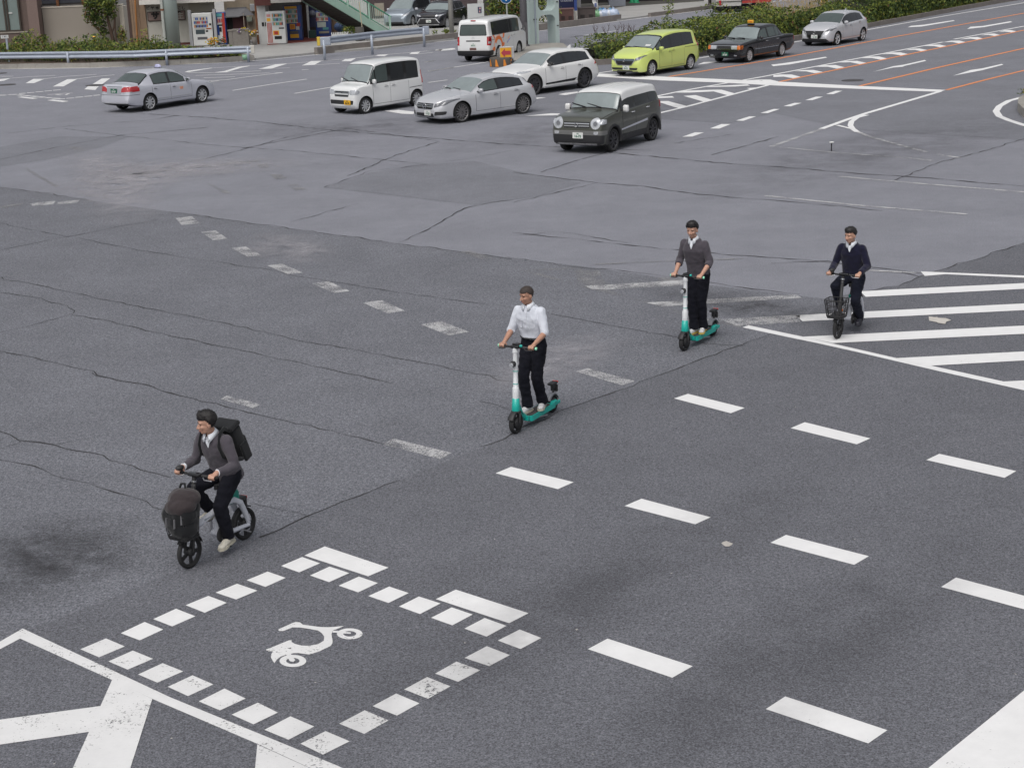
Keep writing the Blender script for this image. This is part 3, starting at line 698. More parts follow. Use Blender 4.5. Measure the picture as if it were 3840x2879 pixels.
        for q in polys:
            u0, u1 = min(p[0] for p in q) - .2, max(p[0] for p in q) + .2; v0, v1 = min(p[1] for p in q) - .2, max(p[1] for p in q) + .2
            idx = [f for f in range(len(s.faces)) if s.fn[f][k] * sg > (.10 if view in 'LR' else .06) and (u0 < s.fc[f][i] < u1 or view in 'LRFB') and (v0 < s.fc[f][j] < v1 or len(s.faces[f]) > 4)
                   and (view in 'T' or s.fc[f][k] * sg > (0.05 if view in 'LR' else .0)) and (lim is None or lim(s.fc[f]))]
            bm = s._grab(idx); lay = bm.verts.layers.float_vector['n']
            cx, cy = sum(p[0] for p in q) / len(q), sum(p[1] for p in q) / len(q)
            for a in range(len(q)):
                p, r = q[a], q[(a + 1) % len(q)]
                d = (r[0] - p[0], r[1] - p[1]); nn = (d[1], -d[0])
                if math.hypot(*nn) < 1e-6: continue
                if (cx - p[0]) * nn[0] + (cy - p[1]) * nn[1] > 0: nn = (-nn[0], -nn[1])
                no = [0, 0, 0]; no[i], no[j] = nn; co = [0, 0, 0]; co[i], co[j] = p
                bmesh.ops.bisect_plane(bm, geom=bm.verts[:] + bm.edges[:] + bm.faces[:], plane_co=co, plane_no=no, clear_outer=True, dist=1e-5)
            if view in 'LR':
                for wx in (s.L / 2 - s.fo, s.L / 2 - s.fo - s.wb):
                    r = s.rw + s.gap + .004; wz = s.rw + .01; ns = 16
                    near = [f for f in bm.faces if (f.calc_center_median() - Vector((wx, f.calc_center_median().y, wz))).length < r * 1.5]
                    if not near or not any((v.co.x - wx) ** 2 + (v.co.z - wz) ** 2 < r * r for f in near for v in f.verts): continue
                    for a in range(ns):
                        t = 2 * math.pi * a / ns; nn = (math.cos(t), 0, math.sin(t)); gf = [f for f in bm.faces if (f.calc_center_median() - Vector((wx, f.calc_center_median().y, wz))).length < r * 1.5]
                        bmesh.ops.bisect_plane(bm, geom=list({e for f in gf for e in f.edges}) + gf + list({v for f in gf for v in f.verts}), plane_co=(wx + nn[0] * r, 0, wz + nn[2] * r), plane_no=nn, dist=1e-5)
                    bmesh.ops.delete(bm, geom=[f for f in bm.faces if (f.calc_center_median().x - wx) ** 2 + (f.calc_center_median().z - wz) ** 2 < r * r * .985], context='FACES')
            bm.normal_update()
            mp = {}
            for v in bm.verts:
                nv = tot.verts.new(v.co); nv[lt] = v[lay] if v[lay].length > .1 else v.normal; mp[v] = nv
            for f in bm.faces: tot.faces.new([mp[v] for v in f.verts])
            bm.free()
        return s._emit(tot, off, depth, m, name, parent)
    def strip_patch(s, name, s0, s1, m, k0=None, off=.004, depth=.012, parent=None, yl=None):
        """panel across the top surface between two stations (windscreen, rear window)"""
        n = s.n; kk = s.KC if k0 is None else k0
        idx = [f for f in range(len(s.faces)) if s.fk[f][0] >= 0 and kk <= s.fk[f][1] < n - kk]
        bm = s._grab(idx)
        for x, sg in ((s.L / 2 - s0, 1), (s.L / 2 - s1, -1)):
            bmesh.ops.bisect_plane(bm, geom=bm.verts[:] + bm.edges[:] + bm.faces[:], plane_co=(x, 0, 0), plane_no=(sg, 0, 0), clear_outer=True, dist=1e-5)
        lay = bm.verts.layers.float_vector['n']; bm.normal_update()
        for v in bm.verts:
            if v[lay].length < .1: v[lay] = v.normal
        return s._emit(bm, off, depth, m, name, parent)
    # ---- fittings
    def wheels(s, spokes=5, m=None, twin=False, face=None, rim_r=.72, swept=0.0, steer=0.0):
        m = m or ALLOY; rw, tw = s.rw, s.tw
        b = MB(); b.lathe([(.0001, -.02), (rw * .66, -.02), (rw * .66, .03), (.0001, .03)], 24, 'Y')
        wh = b.build('wheel', face or BRAKE, s.root)
        t = MB()
        hw_ = tw / 2
        t.lathe([(rw * rim_r, -hw_ * .9), (rw * .88, -hw_), (rw * .97, -hw_ * .86), (rw, -hw_ * .55), (rw, hw_ * .55), (rw * .97, hw_ * .86), (rw * .88, hw_), (rw * rim_r, hw_ * .9)], 36, 'Y', close=True)
        t.build('tyre', RUBBER, wh)
        q = MB(); r0 = rw * rim_r; yo = hw_ * .80
        q.lathe([(r0 * 1.0, yo + .004), (r0 * .93, yo), (r0 * .90, yo - .03), (r0 * .99, yo - .06)], 36, 'Y')
        q.lathe([(.0001, yo - .004), (r0 * .16, yo - .004), (r0 * .21, yo - .03)], 18, 'Y')
        for k in range(spokes):
            for dd in ((-.11, .11) if twin else (0,)):
                a = 2 * math.pi * k / spokes + dd; a2 = a + swept
                wi = r0 * (.10 if twin else (.75 / spokes + .10)); wo = r0 * (.07 if twin else (1.1 / spokes + .05))
                p0 = Vector((math.cos(a) * r0 * .14, yo - .012, math.sin(a) * r0 * .14)); p1 = Vector((math.cos(a2) * r0 * .96, yo - .012, math.sin(a2) * r0 * .96))
                d = (p1 - p0).normalized(); nn = Vector((-d.z, 0, d.x))
                vs = []
                for p, ww in ((p0, wi), (p1, wo)):
                    for sg in (-1, 1):
                        vs += [p + nn * (sg * ww / 2) + Vector((0, .012, 0)), p + nn * (sg * ww / 2 * 1.2) + Vector((0, -.03, 0))]
                q.add(vs, [(0, 2, 6, 4), (0, 4, 5, 1), (2, 3, 7, 6), (4, 6, 7, 5)])
        q.build('rim', m, wh)
        xs = (s.L / 2 - s.fo, s.L / 2 - s.fo - s.wb); yy = s.W / 2 - tw / 2 - .018
        first = True
        for x in xs:
            for sd in (1, -1):
                w = wh if first else copy_tree(wh, s.root); first = False
                w.location = (x, sd * yy, rw); w.rotation_euler = (0, random.uniform(0, 6), (0 if sd > 0 else math.pi) + (steer if x == xs[0] else 0))
        return s
    def mirror(s, x, z, m, dy=.10, size=(.10, .20, .14), stalk=BLACKP):
        q = x; x = s.L / 2 - q
        for sd in (1, -1):
            y = sd * (s.hw(q) * (1 - s.side_in) + dy)
            b = MB(); b.box((0, 0, 0), size, .045)
            o = b.build('wing_mirror', m, s.root, (x, y, z)); o.rotation_euler = (0, 0, -sd * .12)
            for p in o.data.polygons: p.use_smooth = True
            c = MB(); c.beam((x + .01, y - sd * (size[1] / 2 - .02), z - .03), (x + .03, y - sd * (dy + .06), z - .08), .05, .05); c.build('mirror_stalk', stalk, s.root)
            g = MB(); g.box((-size[0] / 2 - .002, 0, 0), (.006, size[1] * .8, size[2] * .75), .0); g.build('mirror_glass', CHROME, o)
    def plate(s, where, z, txt, pm=PLATE_W, im=INK_G, y=0.0, x=None, small='', w=.33, h=.165):
        q = s.L / 2 if where == 'F' else -s.L / 2
        if x is not None: q = x
        sg = 1 if where == 'F' else -1
        b = MB(); b.box((q + sg * .012, y, z), (.014, w, h), .0)
        o = b.build('number_plate', pm, s.root)
        t = MB(); ex = (0, sg, 0)
        add_text(t, txt, h * .58, (q + sg * .0215, y, z - h * .16), ex, (0, 0, 1), .004)
        if small: add_text(t, small, h * .26, (q + sg * .0215, y, z + h * .28), ex, (0, 0, 1), .002)
        t.build('plate_number', im, o)
    def doors(s, cuts, z0, z1, both=True, handles=(), hm=None, gapm=None):
        """door skins between station cuts, a little proud of the shell so that the shut lines show"""
        g = gapm or BLACKP
        for i in range(len(cuts) - 1):
            a, c = s.L / 2 - cuts[i], s.L / 2 - cuts[i + 1]
            for v in 'LR':
                s.patch('door_gap', v, [(a + .006, z0 - .006), (a + .006, z1), (c - .006, z1), (c - .006, z0 - .006)], g, .0012, .004)  # dark under-panel; its visible rim paints in the shaded shut gap
                d = s.patch('door', v, [(a - .006, z0 + .006), (a - .006, z1), (c + .006, z1), (c + .006, z0 + .006)], s.paint, .004, .006)
                if i < len(handles) and d:
                    hx, hz = handles[i]; hx = s.L / 2 - hx; sd = 1 if v == 'L' else -1
                    q = s.L / 2 - hx; y = sd * s.hw(q)
                    b = MB(); b.box((hx, y + sd * .012, hz), (.19, .035, .032), .012); b.build('handle', hm or s.paint, d)
                    b = MB(); b.box((hx, y - sd * .004, hz - .004), (.13, .012, .055), .0); b.build('handle_recess', BLACKP, d)
    def place(s, front, heading):
        """front: ground point under the near front wheel contact"""
        s.root.location = front; s.root.rotation_euler = (0, 0, heading); return s
    def put(s, pf, pr, side, yaw=0.0):
        """place from the ground contacts of the near front and near rear wheels; side +1 = left wheels are near"""
        a, c = Vector(pf), Vector(pr); d = (a - c); hd = math.atan2(d.y, d.x) + yaw
        m = (a + c) / 2; f = Vector((math.cos(hd), math.sin(hd), 0)); l = Vector((-f.y, f.x, 0))
        xm = s.L / 2 - s.fo - s.wb / 2
        ctr = m - f * xm - l * side * (s.W / 2 - s.tw / 2 - .02)
        return s.place((ctr.x, ctr.y, 0), hd)
def ring_badge(car, x, y, z, r, m, bars=0, where=1, parent=None, name='emblem'):
    b = MB()
    b.lathe([(r, -.004), (r * .8, -.004), (r * .8, .006), (r, .006)], 20, 'X', (x, y, z), close=True)
    for k in range(bars):
        a = math.pi / 2 + 2 * math.pi * k / bars
        b.beam((x, y, z), (x, y + math.cos(a) * r * .9, z + math.sin(a) * r * .9), r * .22, .012, (1, 0, 0))
    return b.build(name, m, car.root)
def _edge(c, q):
    g = c.zt(q) - c.zs(q); return c.zt(q) - min(c.crown, g * .35) - min(.085, g * .6)
def glaze(c, spans, m=None, frame=GLOSSB, zlo=.02, zhi=.0, fr=.035, names='side_window'):
    """side windows between stations, following the belt below and the roof edge above"""
    m = m or GLASS
    def outline(a, b, lo, hi):
        n = 7; t = [a + (b - a) * i / n for i in range(n + 1)]
        up = [(c.L / 2 - q, max(_edge(c, q) - hi, c.zs(q) + lo + .012)) for q in t]
        return up + [(c.L / 2 - b, c.zs(b) + lo), (c.L / 2 - a, c.zs(a) + lo)]
    if frame:
        c.patch('window_frame', 'L', outline(spans[0][0] - fr, spans[-1][1] + fr, zlo - .02, zhi - .0), frame, .0025, .005, both=True)
    for i, (a, b) in enumerate(spans):
        c.patch(names, 'L', rounded(outline(a, b, zlo + .012, zhi + .028), .04), m if not isinstance(m, list) else m[i], .0055, .006, both=True)
def arch_lip(c, w=.07, m=BLACKP, dy=.014):
    for x in (c.L / 2 - c.fo, c.L / 2 - c.fo - c.wb):
        for sd in (-1, 1):
            b = MB(); r0 = c.rw + .05; n = 18; vs = []; fs = []
            for i in range(n + 1):
                a = -.18 + (math.pi + .36) * i / n
                for r, y in ((r0, -.05), (r0, dy), (r0 + w * .8, dy), (r0 + w, -.02)):
                    vs.append((x + math.cos(a) * r, sd * (c.W / 2 + y), c.rw + .01 + math.sin(a) * r))
            for i in range(n):
                for k in range(3): fs.append((i * 4 + k, i * 4 + k + 1, i * 4 + k + 5, i * 4 + k + 4))
            b.add(vs, fs, True); b.build('wheel_arch_trim', m, c.root)
def wipers(c, q, span=.5, n=2):
    for i in range(n):
        y = -.15 + i * .5 - .1; x = c.L / 2 - q; b = MB()
        b.beam((x, y, c.zt(q) + .02), (x - .10, y - span, c.zt(q + .1) - .005), .022, .022); b.build('wiper', BLACKP, c.root)
def Y(p, y): return [(-a, z) for a, z in p]
SILV = carpaint('paint_silver', (.56, .57, .63), .2, .30); SILV2 = carpaint('paint_silver_bright', (.58, .59, .62), .25, .26)
WHT = carpaint('paint_white_car', (.76, .77, .77)); PEARL = carpaint('paint_pearl', (.78, .785, .78)); LIME = carpaint('paint_lime', (.60, .70, .19))
OLIVE = carpaint('paint_olive_grey', (.078, .082, .068), .3, .3); BLK = carpaint('paint_black', (.009, .009, .012), 0, .16); BLUEG = carpaint('paint_blue_grey', (.30, .35, .40), .35, .3); NAVYK = carpaint('paint_black_blue', (.010, .011, .018), .1, .18)
PW = dict(w=.33, h=.165)

# --- white boxy kei van
c = Car('kei_van', 'white boxy kei minivan with a yellow number plate, beside the silver sports hatchback', 'van', 3.395, 1.475, 1.79, 2.52, .49, .285,
        [(0, .60), (.03, .80), (.07, .91), (.16, .975), (.5, 1.03), (.60, 1.06), (1.02, 1.68), (1.15, 1.735), (1.5, 1.775), (2.2, 1.79), (3.0, 1.775), (3.22, 1.73), (3.31, 1.62), (3.37, 1.1), (3.395, .75)],
        [(0, .58), (.07, .85), (.3, .95), (.6, .985), (1.2, 1.03), (3.0, 1.05), (3.395, 1.0)], [(0, .80), (.03, .89), (.1, .955), (.25, .99), (.5, 1), (3.0, 1), (3.25, .985), (3.36, .95), (3.395, .9)],
        [(0, .85), (.5, .9), (.62, .94), (1.02, .89), (3.0, .87), (3.395, .88)], [(0, .30), (.1, .19), (.5, .17), (3.1, .18), (3.395, .34)], WHT, side_in=.035)
c.strip_patch('windscreen', .635, 1.015, GLOSSB, 13, .003, .006)
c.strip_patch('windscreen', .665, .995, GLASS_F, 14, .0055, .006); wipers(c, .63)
glaze(c, [(.80, 1.0), (1.05, 1.62), (1.78, 2.42), (2.56, 3.12)], [GLASS_C, GLASS_C, GLASS, GLASS])
c.doors([.86, 1.70, 2.62], .30, .985, handles=((1.50, .90), (1.86, .90)))
c.patch('grille', 'F', rounded([(-.36, .62), (.36, .62), (.40, .82), (-.40, .82)], .04), CHROME, .006, .01)
c.patch('grille', 'F', rounded([(-.33, .765), (.33, .765), (.345, .805), (-.345, .805)], .01), GLOSSB, .010, .01)
c.patch('grille_slot', 'F', rounded([(-.33, .70), (.33, .70), (.33, .725), (-.33, .725)], .01), WHT, .012, .01)
c.patch('grille_slot', 'F', rounded([(-.33, .635), (.33, .635), (.335, .685), (-.335, .685)], .01), BLACKP, .012, .01)
for sg in (1, -1): c.patch('headlight', 'F', rounded([(sg * .40, .70), (sg * .72, .70), (sg * .72, .87), (sg * .40, .85)], .06), LAMP, .008, .012)
for sg in (1, -1):
    b = MB(); b.lathe([(.062, -.01), (.05, -.01), (.05, .01), (.062, .01)], 18, 'X', (c.L / 2 - .085, sg * .56, .775), close=True); b.build('headlight_ring', CHROME, c.root)
c.patch('lower_grille', 'F', rounded([(-.58, .36), (.58, .36), (.60, .50), (-.60, .50)], .03), BLACKP, .006, .012)
for sg in (1, -1): c.patch('tail_light', 'L' if sg > 0 else 'R', [(c.L / 2 - 3.30, .82), (c.L / 2 - 3.30, 1.30), (c.L / 2 - 3.42, 1.30), (c.L / 2 - 3.42, .82)], RED_L, .010, .012)
c.patch('sill_trim', 'L', [(c.L / 2 - 2.66, .70), (c.L / 2 - 2.66, .72), (c.L / 2 - 3.3, .74), (c.L / 2 - 3.3, .72)], BLACKP, .004, .006, both=True)
ring_badge(c, c.L / 2 - .02, 0, .715, .055, GLOSSB, 2)
c.plate('F', .43, '36-74', PLATE_Y, INK_K, y=.30, small='580', x=c.L / 2 + .004)
c.mirror(.80 + .06, 1.10, WHT, .11, (.11, .17, .16)); c.wheels(9, ALLOY, twin=False, swept=.15)
c.put(G(1353.7, 429), G(1570.8, 396), 1); KEI = c

# --- silver three-box taxi seen from behind
c = Car('taxi_sedan', 'silver taxi sedan seen from behind, red tail lamps and a pale lilac roof lamp', 'taxi', 4.60, 1.695, 1.475, 2.70, .87, .31,
        [(0, .50), (.03, .66), (.12, .74), (.5, .86), (1.1, .95), (1.25, .98), (2.05, 1.40), (2.4, 1.465), (2.8, 1.475), (3.2, 1.445), (3.42, 1.39), (4.02, 1.085), (4.12, 1.065), (4.4, 1.055), (4.50, 1.03), (4.56, .82), (4.59, .62), (4.60, .52)],
        [(0, .48), (.3, .72), (1.2, .89), (2.5, .93), (3.9, .97), (4.4, .99), (4.6, .5)], [(0, .66), (.04, .78), (.15, .89), (.4, .97), (.8, 1), (3.9, 1), (4.3, .965), (4.5, .915), (4.58, .86), (4.60, .80)],
        [(0, .82), (1.2, .87), (2.05, .76), (3.4, .72), (4.0, .83), (4.6, .86)], [(0, .3), (.15, .2), (.6, .18), (4.0, .2), (4.4, .27), (4.6, .36)], SILV)
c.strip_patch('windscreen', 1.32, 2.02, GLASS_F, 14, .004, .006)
c.strip_patch('rear_window', 3.43, 3.98, GLOSSB, 13, .003, .006); c.strip_patch('rear_window', 3.47, 3.95, GLASS_C, 14, .0055, .006)
glaze(c, [(1.72, 2.45), (2.56, 3.28)], GLASS_C, frame=BLACKP)
c.doors([1.42, 2.51, 3.42], .34, .88, handles=((2.32, .80), (3.26, .82)))
c.patch('door_moulding', 'L', [(c.L / 2 - 1.45, .40), (c.L / 2 - 1.45, .43), (c.L / 2 - 3.2, .43), (c.L / 2 - 3.2, .40)], SILV2, .014, .02, both=True)
for sg in (1, -1): c.patch('tail_light', 'B', rounded([(sg * .40, .76), (sg * .86, .78), (sg * .86, .97), (sg * .52, .965), (sg * .40, .90)], .04), RED_L, .010, .014); c.patch('tail_light_lens', 'B', rounded([(sg * .44, .745), (sg * .80, .765), (sg * .80, .795), (sg * .44, .775)], .01), LAMP, .012, .014)
c.patch('boot_trim', 'B', rounded([(-.42, .955), (.42, .955), (.42, .985), (-.42, .985)], .01), CHROME, .010, .012)
c.patch('plate_recess', 'B', rounded([(-.40, .70), (.40, .70), (.40, .93), (-.40, .93)], .04), carpaint('paint_silver_recess', (.42, .43, .47), .35, .32), .004, .006)
c.patch('bumper_line', 'B', [(-.84, .66), (.84, .66), (.84, .672), (-.84, .672)], BLACKP, .004, .006)
c.patch('bumper_lower', 'B', [(-.72, .36), (.72, .36), (.72, .40), (-.72, .40)], SILV2, .008, .012)
c.plate('B', .82, '53-27', PLATE_G, INK_W, small='500', x=-c.L / 2 + .035)
for sg in (1, -1): c.patch('headlight', 'F', rounded([(sg * .45, .62), (sg * .80, .66), (sg * .83, .78), (sg * .5, .73)], .03), LAMP, .006, .012)
c.mirror(1.62, .99, SILV, .10, (.11, .19, .13)); c.wheels(9, ALLOY, swept=.1, rim_r=.74)
b = MB(); b.box((0, 0, .01), (.12, .30, .03), .01); o = b.build('roof_lamp_base', BLACKP, c.root, (c.L / 2 - 2.28, 0, 1.475))
b = MB(); b.lathe([(.0001, .115), (.05, .112), (.085, .09), (.105, .05), (.11, .0)], 20, smooth=True); rl = b.build('roof_lamp', mat('roof_lamp_lilac', (.42, .43, .62), .3, var=.1, coat=.4), c.root, (c.L / 2 - 2.28, 0, 1.49)); rl.scale = (.8, 1.5, 1)
rl.data.materials[0].use_backface_culling = False
b = MB(); b.box((0, 0, 0), (.16, .012, .10)); b.build('door_sticker', mat('sticker_orange', (.7, .32, .2), .5, var=.2), c.root, (c.L / 2 - 1.95, -c.W / 2 - .001, .70))
c.put(G(752.5, 386), G(563.6, 415), -1); PREM = c

# --- silver hatchback
c = Car('hatchback', 'silver sports hatchback with a star badge on its grille, beside the white boxy van', 'car', 4.35, 1.78, 1.43, 2.70, .90, .33,
        [(0, .50), (.03, .66), (.10, .745), (.3, .82), (.8, .91), (1.2, .965), (1.30, .99), (2.02, 1.36), (2.4, 1.42), (2.75, 1.43), (3.3, 1.39), (3.72, 1.30), (3.86, 1.22), (4.08, 1.02), (4.25, .92), (4.32, .70), (4.35, .52)],
        [(0, .48), (.3, .74), (1.2, .90), (2.5, .93), (3.6, .98), (3.95, 1.0), (4.35, .5)], [(0, .58), (.04, .70), (.12, .82), (.3, .92), (.6, .98), (.9, 1), (3.7, 1), (4.05, .955), (4.25, .89), (4.35, .75)],
        [(0, .8), (1.2, .86), (2.02, .73), (3.3, .69), (4.0, .75), (4.35, .8)], [(0, .28), (.12, .17), (.6, .16), (3.8, .18), (4.35, .36)], SILV2)
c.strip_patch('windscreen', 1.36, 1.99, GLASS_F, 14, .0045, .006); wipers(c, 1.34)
c.strip_patch('rear_window', 3.80, 4.05, GLASS, 14, .0045, .006)
glaze(c, [(1.78, 2.50), (2.60, 3.22), (3.25, 3.60)], [GLASS_C, GLASS, GLASS], frame=GLOSSB)
c.doors([1.50, 2.56, 3.40], .32, .86, handles=((2.36, .82), (3.28, .87)), hm=SILV2)
c.patch('grille', 'F', rounded([(-.42, .53), (-.36, .49), (.36, .49), (.42, .53), (.43, .68), (-.43, .68)], .03), GLOSSB, .006, .012)
for z in (.555, .615): c.patch('grille_bar', 'F', [(-.42, z), (.42, z), (.42, z + .026), (-.42, z + .026)], CHROME, .016, .02)
ring_badge(c, c.L / 2 + .012, 0, .585, .10, CHROME, 3)
for sg in (1, -1):
    c.patch('headlight', 'F', rounded([(sg * .46, .55), (sg * .80, .63), (sg * .885, .80), (sg * .80, .80), (sg * .50, .69)], .03), LAMP_D, .006, .012)
    c.patch('headlight_strip', 'F', rounded([(sg * .50, .675), (sg * .82, .785), (sg * .86, .80), (sg * .80, .80), (sg * .5, .69)], .005), LAMP, .010, .012)
    c.patch('air_intake', 'F', rounded([(sg * .50, .30), (sg * .80, .32), (sg * .82, .43), (sg * .54, .42)], .03), BLACKP, .006, .012)
    c.patch('tail_light', 'L' if sg > 0 else 'R', [(c.L / 2 - 4.02, .86), (c.L / 2 - 4.05, 1.0), (c.L / 2 - 4.32, .99), (c.L / 2 - 4.32, .84)], RED_L, .010, .012)
c.patch('lower_grille', 'F', rounded([(-.46, .25), (.46, .25), (.44, .36), (-.44, .36)], .02), BLACKP, .006, .012)
c.patch('front_lip', 'F', rounded([(-.86, .20), (.86, .20), (.86, .228), (-.86, .228)], .01), CHROME, .014, .02)
c.plate('F', .37, '・8 31', PLATE_W, INK_G, y=.16, small='301', x=c.L / 2 + .005)
c.mirror(1.66, .99, SILV2, .11, (.12, .20, .13)); c.wheels(14, mat('alloy_grey', (.30, .29, .29), .3, .8, var=.1), rim_r=.80)
c.put(G(1738, 458), G(1949.3, 428.5), 1)

# --- olive grey small off-roader with a white roof
c = Car('compact_suv', 'olive grey boxy compact off-roader with a white roof, round headlights and white mirrors', 'car', 3.76, 1.67, 1.705, 2.435, .70, .33,
        [(0, .60), (.02, .80), (.06, .96), (.14, 1.03), (.5, 1.09), (.95, 1.15), (1.0, 1.175), (1.34, 1.60), (1.45, 1.645), (1.7, 1.685), (2.3, 1.705), (3.0, 1.695), (3.38, 1.66), (3.52, 1.60), (3.60, 1.48), (3.68, 1.1), (3.74, .92), (3.76, .7)],
        [(0, .58), (.06, .88), (.3, 1.0), (1.0, 1.08), (2.5, 1.12), (3.3, 1.18), (3.76, 1.1)], [(0, .88), (.03, .93), (.1, .97), (.3, 1), (3.3, 1), (3.6, .965), (3.76, .91)],
        [(0, .9), (.95, .91), (1.05, .90), (1.34, .86), (3.4, .83), (3.76, .84)], [(0, .34), (.1, .24), (.5, .22), (3.4, .24), (3.76, .40)], OLIVE, side_in=.03)
rf = c.strip_patch('roof', 1.335, 3.60, PEARL, 12, .006, .012)
b = MB()
for y in (-.5, -.3, -.1, .1, .3, .5):
    for i in range(6):
        q0, q1 = 1.6 + i * .3, 1.9 + i * .3; b.beam((c.L / 2 - q0, y, c.zt(q0) - .028 * (y / .62) ** 2 * 2 + .006), (c.L / 2 - q1, y, c.zt(q1) - .028 * (y / .62) ** 2 * 2 + .006), .045, .022)
b.build('roof_rib', PEARL, rf)
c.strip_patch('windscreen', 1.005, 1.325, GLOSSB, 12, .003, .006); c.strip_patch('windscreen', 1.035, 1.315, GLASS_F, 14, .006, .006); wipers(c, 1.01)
glaze(c, [(1.20, 1.95), (2.05, 2.75), (2.92, 3.40)], GLASS, zhi=.01)
c.doors([1.22, 2.02, 2.86], .44, 1.06, handles=((1.84, 1.0), (2.74, 1.04)), hm=SILV2)
c.patch('side_cladding', 'L', [(c.L / 2 - 1.1, .26), (c.L / 2 - 1.1, .44), (c.L / 2 - 2.75, .44), (c.L / 2 - 2.75, .26)], BLACKP, .010, .012, both=True)
c.patch('side_moulding', 'L', [(c.L / 2 - 1.15, .56), (c.L / 2 - 1.15, .60), (c.L / 2 - 2.72, .72), (c.L / 2 - 2.72, .66)], SILV, .012, .014, both=True)
arch_lip(c, .085)
circ = lambda y, z, r, n=18: [(y + r * math.cos(2 * math.pi * i / n), z + r * math.sin(2 * math.pi * i / n)) for i in range(n)]
for sg in (1, -1):
    c.patch('headlight', 'F', circ(sg * .60, .86, .155), LAMP, .010, .016)
    c.patch('headlight_ring', 'F', circ(sg * .60, .86, .085), CHROME, .016, .016); c.patch('headlight_lens', 'F', circ(sg * .60, .86, .06), LAMP_D, .022, .016)
    c.patch('indicator', 'F', rounded([(sg * .70, .84), (sg * .83, .84), (sg * .83, .96), (sg * .70, .97)], .02), LAMP, .012, .012)
    c.patch('fog_lamp', 'F', rounded([(sg * .56, .565), (sg * .70, .565), (sg * .70, .65), (sg * .56, .65)], .03), LAMP, .024, .02)
    c.patch('tail_light', 'L' if sg > 0 else 'R', [(c.L / 2 - 3.58, .95), (c.L / 2 - 3.58, 1.15), (c.L / 2 - 3.72, 1.15), (c.L / 2 - 3.72, .95)], RED_L, .010, .012)
c.patch('grille', 'F', rounded([(-.42, .74), (.42, .74), (.43, .90), (-.43, .90)], .03), GLOSSB, .006, .012)
for z in (.775, .84): c.patch('grille_bar', 'F', rounded([(-.41, z), (.41, z), (.41, z + .03), (-.41, z + .03)], .012), CHROME, .014, .016)
ring_badge(c, c.L / 2 + .004, 0, .82, .055, CHROME, 3)
c.patch('bumper', 'F', rounded([(-.84, .545), (.84, .545), (.84, .665), (-.84, .665)], .03), mat('bumper_grey', (.22, .22, .215), .35, .5, var=.1), .018, .03)
c.patch('lower_grille', 'F', rounded([(-.80, .30), (.80, .30), (.82, .545), (-.82, .545)], .04), BLACKP, .008, .02)
c.patch('skid_plate', 'F', rounded([(-.62, .27), (.62, .27), (.64, .315), (-.64, .315)], .01), mat('bumper_silver', (.38, .38, .38), .3, .6, var=.1), .02, .03)
c.plate('F', .53, '16-73', PLATE_W, INK_G, y=.05, small='503', x=c.L / 2 + .012)
c.mirror(1.20, 1.17, PEARL, .14, (.12, .17, .20)); c.wheels(8, ALLOY_D, twin=True, rim_r=.74)
c.put(G(2296.5, 568), G(2435.6, 528), 1)

# --- white crossover
c = Car('crossover', 'large white crossover with black wheels and a black mirror, behind the silver hatchback', 'car', 4.72, 1.88, 1.565, 2.77, .95, .375,
        [(0, .60), (.03, .76), (.12, .86), (.5, .97), (1.2, 1.06), (1.36, 1.09), (2.12, 1.47), (2.5, 1.55), (3.0, 1.565), (3.7, 1.53), (4.15, 1.46), (4.27, 1.40), (4.46, 1.13), (4.6, 1.02), (4.69, .8), (4.72, .6)],
        [(0, .58), (.3, .85), (1.3, .99), (2.5, 1.02), (3.6, 1.06), (4.2, 1.09), (4.72, .6)], [(0, .60), (.04, .72), (.15, .84), (.4, .94), (.8, 1), (4.0, 1), (4.4, .95), (4.6, .88), (4.72, .78)],
        [(0, .8), (1.3, .86), (2.12, .73), (3.6, .68), (4.3, .69), (4.72, .8)], [(0, .34), (.15, .22), (.6, .2), (4.1, .22), (4.72, .42)], PEARL)
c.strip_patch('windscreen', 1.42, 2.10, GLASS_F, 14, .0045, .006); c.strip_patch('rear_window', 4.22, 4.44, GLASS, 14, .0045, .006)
glaze(c, [(1.85, 2.62), (2.74, 3.45), (3.48, 4.02)], GLASS)
c.doors([1.55, 2.66, 3.60], .36, .95, handles=((2.46, .90), (3.42, .95)))
c.patch('sill_trim', 'L', [(c.L / 2 - 1.55, .34), (c.L / 2 - 1.55, .40), (c.L / 2 - 3.25, .46), (c.L / 2 - 3.1, .36)], GLOSSB, .012, .014, both=True)
c.patch('sill', 'L', [(c.L / 2 - 1.45, .24), (c.L / 2 - 1.45, .31), (c.L / 2 - 3.4, .33), (c.L / 2 - 3.4, .24)], PEARL, .03, .04, both=True)
for sg in (1, -1):
    c.patch('headlight', 'F', rounded([(sg * .45, .80), (sg * .88, .86), (sg * .93, .93), (sg * .7, .915)], .01), LAMP, .008, .012)
    c.patch('tail_light', 'L' if sg > 0 else 'R', [(c.L / 2 - 4.30, .88), (c.L / 2 - 4.36, 1.0), (c.L / 2 - 4.70, 1.0), (c.L / 2 - 4.70, .9)], RED_L, .010, .012)
c.patch('grille', 'F', rounded([(-.6, .30), (.6, .30), (.5, .55), (-.5, .55)], .03), BLACKP, .006, .012)
b = MB(); b.add([(.14, 0, 0), (-.06, 0, 0), (-.08, 0, .10), (-.04, 0, .11)], [(0, 1, 2, 3)]); b.add([(.14, .012, 0), (-.06, .025, 0), (-.08, .006, .10), (-.04, .006, .11), (.14, -.012, 0), (-.06, -.025, 0), (-.08, -.006, .10), (-.04, -.006, .11)], [(0, 1, 2, 3), (4, 7, 6, 5), (0, 3, 7, 4), (1, 5, 6, 2), (2, 6, 7, 3)])
b.build('antenna', PEARL, c.root, (c.L / 2 - 3.85, 0, c.zt(3.85) - .005))
